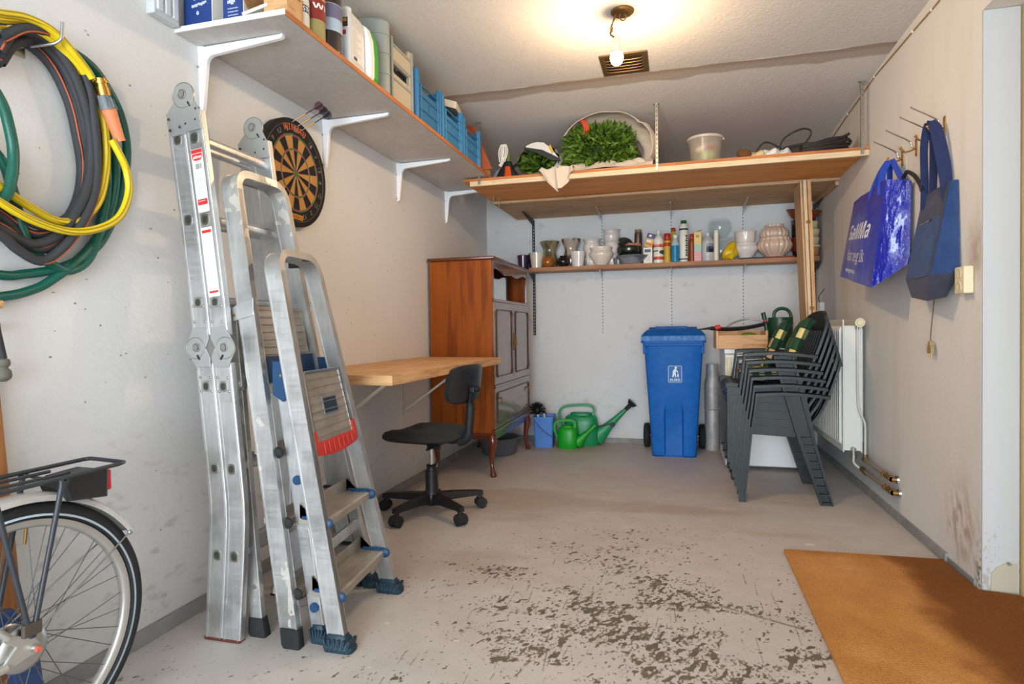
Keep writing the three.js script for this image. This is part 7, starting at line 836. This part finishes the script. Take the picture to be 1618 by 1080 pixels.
{
  const w = thing('wire_rack', 'black wire rack lying on the loft shelf behind the plastic tub', 'rack', [0.0, YL, -4.2]); const b = []; for (let i = 0; i < 9; i++) b.push(tube([[-0.11 + i * 0.045, 0.005, 0.08], [-0.11 + i * 0.045, 0.04, 0.07], [-0.11 + i * 0.045, 0.042, -0.08], [-0.11 + i * 0.045, 0.005, -0.09]], 0.0022, { n: 20, seg: 6, tension: 0.2 })); part(w, 'wires', M.black, ...b, cyl([-0.14, 0.042, 0.07], [0.27, 0.042, 0.07], 0.003), cyl([-0.14, 0.042, -0.08], [0.27, 0.042, -0.08], 0.003), cyl([-0.14, 0.005, 0.08], [0.27, 0.005, 0.08], 0.003), cyl([-0.14, 0.025, 0.076], [0.27, 0.025, 0.076], 0.002));
  const t = thing('plastic_tub', 'round clear plastic tub with a few small things inside on the loft shelf', 'tub', [0.183, YL, -4.08]); const pl = new THREE.MeshPhysicalMaterial({ color: 0xf1e6d8, roughness: 0.25, transmission: 0.78, ior: 1.3 });
  part(t, 'tub', pl, lathe([[0, 0.002], [0.08, 0.002], [0.088, 0.01], [0.104, 0.155]], 40)); part(t, 'rim', mat(0xe6dccd, 0.4, { transmission: 0.4 }), lathe([[0.103, 0.152], [0.110, 0.15], [0.111, 0.165], [0.106, 0.168], [0.09, 0.172], [0.0, 0.176]], 40), cyl([0.106, 0.155, 0.02], [0.112, 0.145, 0.02], 0.006));
  solo('green_sponge', 'pale green mesh ball inside the clear plastic tub', 'sponge', mat(0x9db55a, 0.8), null, ball(0.195, YL + 0.05, -4.06, 0.045, 1.25, 0.95, 1, 18)); solo('red_scoop', 'red plastic scoop inside the clear plastic tub', 'scoop', mat(0xb02a3c, 0.4), null, cyl([0.175, YL + 0.09, -4.03], [0.235, YL + 0.105, -4.05], 0.009, 0.013, 12)); solo('white_rag', 'white crumpled rag inside the clear plastic tub', 'rag', mat(0xe8e2da, 0.9), null, ball(0.165, YL + 0.1, -4.09, 0.04, 1.1, 0.7, 1, 14)); solo('olive_pouch', 'olive pouch at the bottom of the clear plastic tub', 'pouch', mat(0x7a7a3a, 0.8), null, ball(0.14, YL + 0.035, -4.07, 0.033, 1, 0.9, 1, 14));
  const pb = thing('shallow_tray', 'flat white tray lying right of the plastic tub on the loft shelf', 'tray', [0.32, YL, -4.2]); part(pb, 'tray', mat(0xdfe3e6, 0.4), loft([ring4(0.2, 0.2, 0, 0.01), ring4(0.21, 0.21, 0.024, 0.01), ring4(0.195, 0.195, 0.024, 0.01), ring4(0.185, 0.185, 0.006, 0.01)], { capA: true, capB: true, crease: 0.4 }));
  solo('bark_lump', 'brown lump of tree bark on the loft shelf near the cable coil', 'bark', mat(0x6a4526, 0.95), null, (() => { const g = new THREE.IcosahedronGeometry(0.045, 3), p = g.attributes.position; for (let i = 0; i < p.count; i++) { const k = 0.8 + 0.5 * fbm(p.getX(i) * 30 + 9, p.getY(i) * 30 + p.getZ(i) * 20, 3, 4); p.setXYZ(i, p.getX(i) * k * 0.95, p.getY(i) * k * 0.75, p.getZ(i) * k); } g.computeVertexNormals(); return g.translate(0.41, YL + 0.033, -4.04); })());
  const R = rng(9); for (const [x, z, c, l, s] of [[0.49, -4.05, 0xd8c48a, 'crumpled yellowish paper beside the brown bark on the loft shelf', 1.2], [0.565, -4.03, 0xe8e4dc, 'crumpled white paper bag in front of the cable coil', 1], [0.64, -4.04, 0xd6d2ca, 'small crumpled grey-white paper under the cable coil', 0.8]]) solo('crumpled_paper', l, 'paper', mat(c, 0.85), null, (() => { const g = mergeVertices(new THREE.IcosahedronGeometry(0.04, 2)), p = g.attributes.position; for (let i = 0; i < p.count; i++) { const k = 0.35 + 1.3 * vn(p.getX(i) * 90 + 9, p.getY(i) * 90 + p.getZ(i) * 70, 4); p.setXYZ(i, p.getX(i) * k * 1.4 * s, Math.max(-0.018, p.getY(i) * k * 0.75), p.getZ(i) * k); } g.computeVertexNormals(); return g.translate(x, YL + 0.0185, z); })());
  const c = thing('cable_coil', 'loosely coiled dark electric cable at the right end of the loft shelf', 'cable', [0.80, YL, -4.14]); const q = mat(0x2a2622, 0.6), loops = []; for (let k = 0; k < 11; k++) { const o = [], rx = 0.17 + 0.035 * R(), rz = 0.09 + 0.02 * R(), h = 0.012 + k * 0.006; for (let i = 0; i < 16; i++) { const a = i / 16 * Math.PI * 2; o.push([0.02 + 0.015 * R() + rx * Math.cos(a), h + (0.03 + 0.012 * k * 0.3) * Math.max(0, Math.cos(a)) * (0.4 + R() * 0.4) + 0.004 * R(), rz * Math.sin(a)]); } loops.push(tube(o, 0.0065, { closed: true, n: 80, seg: 8 })); }
  part(c, 'loops', q, ...loops); part(c, 'loose_end', q, tube([[-0.09, 0.02, 0.06], [-0.18, 0.03, 0.10], [-0.16, 0.11, 0.1], [-0.06, 0.165, 0.08], [0.0, 0.15, 0.06], [-0.04, 0.08, 0.06], [-0.12, 0.06, 0.05]], 0.0055, { n: 70 }), tube([[-0.12, 0.03, 0.05], [-0.25, 0.1, 0.09], [-0.31, 0.06, 0.1], [-0.325, 0.008, 0.11]], 0.0055, { n: 40 }), tube([[0.1, 0.06, 0.0], [0.18, 0.11, 0.02], [0.22, 0.13, 0.02]], 0.008, { n: 20 })); part(c, 'tie', q, cyl([-0.10, 0.035, 0.07], [-0.06, 0.035, 0.105], 0.035, 0.03, 16));
}
// ---------------------------------------------------------------- pots and bottles on the back shelf
const YB = 1.5345;
function pot(name, label, cat, x, z, prof, m, group, y = YB, seg = 40, ribs) {
  const g = lathe(smoothProf(prof, 36), seg); if (ribs) { const p = g.attributes.position; for (let i = 0; i < p.count; i++) { const a = Math.atan2(p.getZ(i), p.getX(i)), r = Math.hypot(p.getX(i), p.getZ(i)), k = 1 + ribs[1] * (Math.abs(Math.sin(a * ribs[0] / 2 + (ribs[2] || 0) * p.getY(i))) - 0.5) * Math.min(1, r / 0.03); p.setX(i, p.getX(i) * k); p.setZ(i, p.getZ(i) * k); } g.computeVertexNormals(); }
  const t = thing(name, label, cat, [x, y, z], 0, group); part(t, 'body', m, g); return t;
}
// an open vessel: outer profile up, rim, and down again inside
const vessel = (o, th = 0.004) => { const top = o[o.length - 1], inn = o.slice(1).reverse().map(([r, y]) => [Math.max(r - th, 0.001), Math.max(y, o[0][1] + th)]); return [...o, [top[0] - th / 2, top[1] + th * 0.4], ...inn, [0.001, o[0][1] + th]]; };
{
  const gloss = (c) => mat(c, 0.22, { clearcoat: 0.6, clearcoatRoughness: 0.1 }), Z = -5.225;
  const marb = (a, b, s) => new THREE.MeshPhysicalMaterial({ map: dtex(128, 128, (u, v) => mix3(a, b, step(0.4, 0.62, fbm(u * 8, v * 6, 4, s, 8)))), roughness: 0.15, clearcoat: 0.7 });
  const cup = (r0, r1, h) => vessel([[0.001, 0], [r0, 0], [r0 + 0.003, 0.004], [r1, h]]);
  pot('flower_pot', 'dark purple glazed pot at the left end of the back shelf', 'pot', -1.31, Z - 0.02, cup(0.042, 0.054, 0.115), gloss(0x3a1f3c)); pot('flower_pot', 'dark purple pot half hidden behind the cream pot', 'pot', -1.215, Z - 0.06, cup(0.045, 0.058, 0.13), gloss(0x3c2240));
  pot('flower_pot', 'cream pot with a grey line at the left end of the back shelf', 'pot', -1.175, Z + 0.03, cup(0.045, 0.063, 0.125), marb([216, 206, 190], [206, 196, 180], 3));
  pot('glass_vase', 'greenish-brown glass vase with a flared rim behind the amber globe', 'vase', -1.068, Z - 0.01, vessel([[0.001, 0], [0.05, 0], [0.066, 0.03], [0.07, 0.075], [0.058, 0.12], [0.056, 0.16], [0.075, 0.2], [0.086, 0.228]]), marb([92, 84, 60], [140, 130, 104], 6));
  pot('amber_globe', 'small round amber glass pot on the back shelf', 'pot', -1.067, Z + 0.075, vessel([[0.001, 0], [0.03, 0], [0.052, 0.02], [0.058, 0.045], [0.05, 0.074], [0.042, 0.084]]), gloss(0x9a5a1e));
  pot('glass_vase', 'brown marbled glass vase with a flared rim behind the small black pot', 'vase', -0.88, Z - 0.01, vessel([[0.001, 0], [0.048, 0], [0.062, 0.03], [0.066, 0.08], [0.055, 0.13], [0.055, 0.17], [0.074, 0.21], [0.084, 0.24]]), marb([86, 66, 50], [176, 164, 150], 9));
  pot('black_pot', 'small round glossy black pot on the back shelf', 'pot', -0.933, Z + 0.075, vessel([[0.001, 0], [0.028, 0], [0.05, 0.022], [0.056, 0.045], [0.045, 0.072], [0.028, 0.082], [0.033, 0.09]]), gloss(0x14100f));
  pot('flower_pot', 'small white fluted pot right of the black pot', 'pot', -0.81, Z + 0.065, cup(0.042, 0.06, 0.115), gloss(0xe3ddd6), null, YB, 72, [14, 0.07]);
  const wp = [[0.001, 0], [0.045, 0], [0.06, 0.02], [0.065, 0.06], [0.055, 0.085], [0.07, 0.105]], gw = 'plain white pots stacked behind the jardiniere';
  const a = pot('flower_pot', 'white pot under another in the left stack behind the jardiniere', 'pot', -0.70, Z - 0.02, vessel(wp), gloss(0xe4dcd4), gw); copy(a, 'white pot on top of the left stack behind the jardiniere', [-0.70, YB + 0.104, Z - 0.02]).scale.set(1.12, 1.2, 1.12);
  copy(a, 'lowest white pot of the taller stack right of the white upright', [-0.535, YB, Z - 0.04]); copy(a, 'middle white pot of the taller stack right of the white upright', [-0.535, YB + 0.104, Z - 0.04]).scale.set(1.05, 0.95, 1.05); copy(a, 'top white pot of the taller stack right of the white upright', [-0.535, YB + 0.203, Z - 0.04]).scale.set(1.08, 0.98, 1.08);
  pot('jardiniere', 'large cream ribbed jardiniere with a rolled rim in front of the stacked white pots', 'pot', -0.612, Z + 0.05, vessel([[0.001, 0], [0.05, 0], [0.058, 0.012], [0.096, 0.07], [0.1, 0.1], [0.086, 0.125], [0.094, 0.137], [0.094, 0.15]]), gloss(0xe6dacb), null, YB, 96, [40, 0.022]);
  pot('grey_pot', 'small grey pot tucked behind the cream jardiniere on its left', 'pot', -0.735, Z - 0.0, cup(0.03, 0.04, 0.05), gloss(0x7c8084)); pot('grey_pot', 'small grey pot between the jardiniere and the grey bowl', 'pot', -0.472, Z + 0.02, cup(0.035, 0.045, 0.055), gloss(0x6d7276));
  pot('bowl', 'grey marbled bowl under the dark green pot', 'bowl', -0.355, Z + 0.045, vessel([[0.001, 0], [0.075, 0], [0.085, 0.008], [0.125, 0.05], [0.136, 0.066]]), marb([96, 98, 104], [140, 142, 148], 12));
  pot('green_pot', 'dark green glazed pot standing in the grey bowl', 'pot', -0.38, Z + 0.04, vessel([[0.001, 0], [0.07, 0], [0.098, 0.03], [0.104, 0.06], [0.1, 0.08]]), gloss(0x14241a), null, YB + 0.0655);
  const pl = thing('green_plate', 'dark green round plate leaning behind the dark green pot', 'plate', [-0.435, YB + 0.155, Z - 0.045]); pl.rotation.set(1.32, 0, 0); part(pl, 'plate', gloss(0x18271d), lathe([[0.001, 0], [0.05, 0], [0.085, 0.012], [0.086, 0.016], [0.05, 0.006], [0.001, 0.006]], 40));
  solo('terracotta_lumps', 'terracotta-coloured stone ring lying on the dark green pot', 'ornament', mat(0xc48464, 0.9), null, ...Array.from({ length: 14 }, (_, k) => ball(-0.345 + 0.05 * Math.cos(k * 0.45), YB + 0.158 + 0.004 * (k % 3), Z + 0.04 + 0.04 * Math.sin(k * 0.45), 0.014, 1.2, 0.9, 1, 8)), cyl([-0.345, YB + 0.142, Z + 0.04], [-0.345, YB + 0.158, Z + 0.04], 0.058, 0.058, 20));
  pl.updateMatrix();
  const lb = (draw, w = 256, h = 256) => new THREE.MeshStandardMaterial({ map: ctex(w, h, draw), roughness: 0.45 });
  const bottle = (name, label, x, z, r, h, col, { neck = 0.35, cap = 0xeeeeee, capH = 0.02, lab_, y = YB, cat = 'bottle', sh = 0.75, m } = {}) => { const t = thing(name, label, cat, [x, y, z]); part(t, 'body', m || mat(col, 0.35), lathe(smoothProf([[0.001, 0], [r * 0.9, 0], [r, 0.006], [r, h * sh * 0.5], [r, h * sh], [r * 0.8, h * (sh + 0.1)], [r * neck, h - capH]], 30), 28)); part(t, 'cap', mat(cap, 0.4), lathe([[0.001, h - capH], [r * neck + 0.004, h - capH], [r * neck + 0.003, h], [0.001, h]], 24)); if (lab_) { const g = new THREE.CylinderGeometry(r + 0.0006, r + 0.0006, lab_[2] - lab_[1], 32, 1, true); g.rotateY(2.6); g.translate(0, (lab_[1] + lab_[2]) / 2, 0); part(t, 'label', lb(lab_[0]), g); } return t; };
  bottle('spray_can', 'bronze spray can standing behind the dark green pot', -0.31, Z - 0.06, 0.032, 0.30, 0x6d5c4c, { neck: 0.8, cap: 0x94856f, capH: 0.05, sh: 0.85, cat: 'can', m: mat(0x6d5c4c, 0.4, { metalness: 0.7 }) });
  const tb = thing('card_pack', 'tilted blue and yellow card pack left of the white squeeze bottle', 'pack', [-0.225, YB + 0.13, Z + 0.06]); tb.rotation.z = -0.28; part(tb, 'carton', lb((g) => { g.fillStyle = '#d9a02c'; g.fillRect(0, 0, 256, 256); g.fillStyle = '#20346e'; g.fillRect(0, 0, 256, 90); g.fillStyle = '#f0e9d4'; g.fillRect(30, 120, 150, 40); g.fillStyle = '#c8451e'; g.fillRect(30, 180, 190, 30); g.fillStyle = '#f4f0e4'; g.fillRect(60, 20, 90, 40); }), bx([-0.032, 0, -0.02], [0.032, 0.115, 0.02], 0.002));
  const wb = thing('card_pack', 'white card box with dark print below the tilted blue and yellow pack', 'pack', [-0.225, YB, Z + 0.06]); part(wb, 'carton', lb((g) => { g.fillStyle = '#e6e2da'; g.fillRect(0, 0, 256, 256); g.fillStyle = '#3a3f5a'; g.fillRect(30, 30, 180, 50); g.fillStyle = '#999'; for (let i = 0; i < 6; i++) g.fillRect(30, 110 + i * 20, 150, 6); }), bx([-0.036, 0, -0.025], [0.036, 0.13, 0.025], 0.002));
  bottle('squeeze_bottle', 'white squeeze bottle with a red and green label and pointed nozzle', -0.14, Z + 0.07, 0.041, 0.265, 0xe9e5da, { neck: 0.22, cap: 0xf0ede4, capH: 0.03, sh: 0.66, lab_: [(g) => { g.fillStyle = '#e9e5da'; g.fillRect(0, 0, 256, 256); g.fillStyle = '#c8502c'; g.fillRect(0, 0, 256, 50); g.fillRect(0, 200, 256, 50); g.fillStyle = '#2a5a3a'; g.beginPath(); g.arc(70, 130, 34, 0, 7); g.arc(190, 130, 34, 0, 7); g.fill(); g.fillStyle = '#222'; g.fillRect(90, 100, 60, 16); }, 0.02, 0.15] });
  bottle('spray_can', 'red-capped yellow spray can right of the white squeeze bottle', -0.07, Z + 0.075, 0.028, 0.235, 0xd0a82c, { neck: 0.85, cap: 0xb3241e, capH: 0.06, sh: 0.72, cat: 'can', lab_: [(g) => { g.fillStyle = '#c9a52c'; g.fillRect(0, 0, 256, 256); g.fillStyle = '#a8301e'; g.fillRect(0, 0, 256, 50); g.fillRect(60, 80, 40, 150); g.fillRect(190, 80, 40, 150); }, 0.01, 0.16] });
  bottle('oil_bottle', 'yellow bottle with a red cap behind the blue liquid bottle', -0.022, Z - 0.03, 0.036, 0.295, 0xc8b032, { neck: 0.38, cap: 0xb32a20, capH: 0.03, sh: 0.6 });
  bottle('liquid_bottle', 'clear bottle of bright blue liquid with a white cap', -0.008, Z + 0.08, 0.033, 0.22, 0x2a8cb4, { neck: 0.36, cap: 0xf2f2f0, capH: 0.024, sh: 0.62, m: new THREE.MeshPhysicalMaterial({ map: dtex(4, 128, (u, v) => (v > 0.66 ? [176, 196, 206] : [22, 128, 172]), { clamp: true }), roughness: 0.2 }) });
  bottle('foam_can', 'tall white canister with a dark green cap on the back shelf', 0.06, Z + 0.06, 0.034, 0.335, 0xe4e2d8, { neck: 0.6, cap: 0x1f5a2a, capH: 0.045, sh: 0.82, cat: 'can', lab_: [(g) => { g.fillStyle = '#e6e3d8'; g.fillRect(0, 0, 256, 256); g.fillStyle = '#24402a'; g.fillRect(0, 0, 256, 14); g.fillRect(0, 240, 256, 10); for (const x of [60, 190]) { g.save(); g.translate(x, 220); g.rotate(-Math.PI / 2); for (let i = 0; i < 9; i++) g.fillRect(i * 19, -24 + (i % 2) * 5, 13, 24 - (i % 2) * 6); g.restore(); } }, 0.01, 0.27] });
  bottle('amber_bottle', 'narrow amber bottle with a red cap right of the tall white canister', 0.124, Z + 0.05, 0.026, 0.225, 0x8a3c18, { neck: 0.55, cap: 0xb02c20, capH: 0.045, sh: 0.7 });
  const yp = thing('card_pack', 'upright yellow and pink card pack on the back shelf', 'pack', [0.168, YB, Z + 0.08]); part(yp, 'carton', lb((g) => { g.fillStyle = '#e2c46a'; g.fillRect(0, 0, 256, 256); g.fillStyle = '#9fc0b0'; g.fillRect(0, 110, 256, 60); g.fillStyle = '#dc9a9a'; g.fillRect(0, 170, 256, 90); g.fillStyle = '#a87c2a'; g.fillRect(60, 30, 120, 20); }), bx([-0.028, 0, -0.018], [0.028, 0.235, 0.018], 0.002)); part(yp, 'flap', mat(0xc9a848, 0.6), box(0.05, 0.002, 0.03, 0.008, 0.242, 0, 0, [0, 0, 0.4]));
  bottle('clear_bottle', 'clear plastic bottle with black and blue labels on the back shelf', 0.245, Z + 0.06, 0.049, 0.225, 0xb9bcbf, { neck: 0.3, cap: 0xe6e6e4, capH: 0.02, sh: 0.66, lab_: [(g) => { g.fillStyle = '#c2c5c8'; g.fillRect(0, 0, 256, 256); g.fillStyle = '#16181c'; g.fillRect(10, 10, 70, 180); g.fillRect(140, 10, 70, 180); g.fillStyle = '#2a4a9a'; g.fillRect(30, 60, 30, 60); g.fillRect(160, 60, 30, 60); }, 0.04, 0.14] });
  bottle('white_tube', 'narrow white tube bottle right of the clear bottle', 0.31, Z + 0.08, 0.0185, 0.24, 0xe8dfcc, { neck: 0.8, cap: 0xf0ead8, capH: 0.05, sh: 0.76 });
  const gl = new THREE.MeshPhysicalMaterial({ color: 0xf4f8f8, roughness: 0.03, transmission: 1, ior: 1.5 }), gb = [[0.001, 0], [0.05, 0], [0.056, 0.006], [0.085, 0.05], [0.094, 0.085], [0.085, 0.125], [0.068, 0.15]];
  const g1 = pot('glass_bowl', 'clear round glass bowl standing on the back shelf, holding a second one', 'bowl', 0.352, Z - 0.02, gb, gl, 'stacked clear glass bowls'); copy(g1, 'clear round glass bowl stacked on top of the other glass bowl', [0.345, YB + 0.19, Z - 0.02]); const g3 = pot('glass_dish', 'shallow clear glass dish between the two glass bowls', 'dish', 0.352, Z - 0.02, [[0.001, 0], [0.05, 0], [0.09, 0.026], [0.102, 0.034]], gl, null, YB + 0.153);
  const yb = thing('yellow_bag', 'crumpled yellow plastic bag in front of the glass bowls', 'bag', [0.418, YB, Z + 0.065]); part(yb, 'bag', mat(0xd8b416, 0.35), (() => { const g = mergeVertices(new THREE.IcosahedronGeometry(0.075, 4)), p = g.attributes.position; for (let i = 0; i < p.count; i++) { const k = 0.62 + 0.75 * Math.abs(fbm(p.getX(i) * 40 + 9, p.getY(i) * 34 + p.getZ(i) * 40, 3, 4) - 0.2), up = Math.max(0, p.getY(i)) / 0.075; p.setXYZ(i, p.getX(i) * k * (1.05 - 0.45 * up) - 0.01 + 0.03 * up, Math.max(-0.062, p.getY(i) * k * (1 + 0.25 * up)), p.getZ(i) * k * 0.8); } g.computeVertexNormals(); return g.translate(0, 0.062, 0); })());
  const sp = [[0.001, 0], [0.05, 0], [0.055, 0.012], [0.086, 0.06], [0.09, 0.085], [0.078, 0.108], [0.084, 0.118]], p1 = pot('flower_pot', 'white swirled pot right of the yellow bag, holding another white pot', 'pot', 0.54, Z + 0.02, vessel(sp), gloss(0xe4dbd4), 'stacked white swirled pots', YB + 0.012, 96, [30, 0.03, 22]); pot('flower_pot', 'white swirled pot on top of the other, right of the glass bowls', 'pot', 0.535, Z + 0.02, vessel([[0.001, 0], [0.06, 0], [0.074, 0.03], [0.08, 0.085], [0.086, 0.096]]), gloss(0xe2d8d0), 'stacked white swirled pots', YB + 0.012 + 0.115, 96, [30, 0.03, 22]);
  const bp = [[0.001, 0], [0.06, 0], [0.068, 0.012], [0.1, 0.04], [0.122, 0.07], [0.127, 0.095], [0.12, 0.118], [0.108, 0.135], [0.112, 0.148]]; const q1 = pot('jardiniere', 'large beige lobed jardiniere on the black and red trays', 'pot', 0.755, Z + 0.01, vessel(bp), gloss(0xdcbfa8), 'stacked beige lobed jardinieres', YB + 0.012, 162, [18, 0.07]); pot('jardiniere', 'smaller beige lobed jardiniere stacked on top of the large one', 'pot', 0.752, Z + 0.01, vessel([[0.001, 0], [0.08, 0.0], [0.1, 0.018], [0.104, 0.04], [0.096, 0.062], [0.08, 0.082], [0.066, 0.092], [0.07, 0.108]]), gloss(0xdcc0aa), 'stacked beige lobed jardinieres', YB + 0.012 + 0.147, 162, [18, 0.07]);
  solo('black_tray', 'flat black tray under the white swirled pots', 'tray', mat(0x1d1a1a, 0.5), null, bx([0.50, YB, Z - 0.06], [0.66, YB + 0.012, Z + 0.095], 0.003)); solo('red_tray', 'flat black and red tray under the beige jardinieres', 'tray', mat(0x7a2420, 0.5), null, bx([0.665, YB, Z - 0.08], [0.885, YB + 0.0118, Z + 0.10], 0.003), ...Array.from({ length: 12 }, (_, k) => bx([0.672 + k * 0.012, YB + 0.003, Z + 0.10], [0.678 + k * 0.012, YB + 0.01, Z + 0.102])));
  const vs = thing('garden_pot', 'tall black and brown garden pot behind the leaning timber', 'pot', [0.962, YB, Z - 0.005]); part(vs, 'body', gloss(0x2a1c1c), lathe(smoothProf(vessel([[0.001, 0], [0.06, 0], [0.075, 0.03], [0.08, 0.2], [0.085, 0.29]]), 30), 36)); lab(part(vs, 'band', mat(0x6a2c1c, 0.4), lathe([[0.077, 0.05], [0.083, 0.06], [0.084, 0.15], [0.08, 0.16]], 36)), 'brown glazed band');
  const ds = thing('terracotta_saucer', 'large terracotta saucer tilted on top of the black garden pot', 'saucer', [0.962, YB + 0.335, Z + 0.02]); ds.rotation.set(0.1, 0, -0.1); part(ds, 'saucer', mat(0x8e3f24, 0.45), lathe(smoothProf([[0.001, -0.03], [0.07, -0.03], [0.09, -0.02], [0.118, 0.022], [0.126, 0.026], [0.124, 0.034], [0.105, 0.028], [0.08, -0.012], [0.001, -0.018]], 40), 44)); part(ds, 'inner_pot', mat(0x2c2524, 0.5), lathe([[0.001, -0.018], [0.06, -0.018], [0.07, 0.02], [0.06, 0.02], [0.001, 0.0]], 30));
  const gs = 'cream pots stacked in the right corner of the back shelf', cr = [0xd9cfa6, 0xd6c8a2, 0xddcfa8]; const sz = [[0.055, 0.064, 0.085, 0xb98a66, 'brown pot with a pale rim at the bottom of the right corner stack'], [0.058, 0.062, 0.062, 0xd8c8a0, 'cream pot second from the bottom of the right corner stack'], [0.054, 0.064, 0.06, 0xdccda6, 'cream pot with a wide rim, second from the top of the right corner stack'], [0.05, 0.052, 0.062, 0xcfcb98, 'greenish cream pot on top of the right corner stack']]; let yy = YB; sz.forEach(([r0, r1, h, c, l], k) => { const t = thing('flower_pot', l, 'pot', [1.005, yy, Z + 0.06], 0, gs); part(t, 'body', mat(c, 0.5), lathe([[0.001, 0], [r0, 0], [r1 - 0.004, h * 0.55], [r1, h * 0.56], [r1, h - 0.001], [r1 - 0.006, h], [r1 - 0.008, h * 0.8], [0.001, h * 0.8]], 36)); if (!k) lab(part(t, 'rim', mat(0xe4dac0, 0.5), lathe([[r1, h - 0.012], [r1 + 0.006, h - 0.01], [r1 + 0.006, h - 0.001], [r1 - 0.002, h]], 36)), 'pale rim'); yy += h + 0.0005; });
}
scene.traverse((o) => { if (o.isLight && o.isPointLight) o.castShadow = true; });
renderer.render(scene, camera);
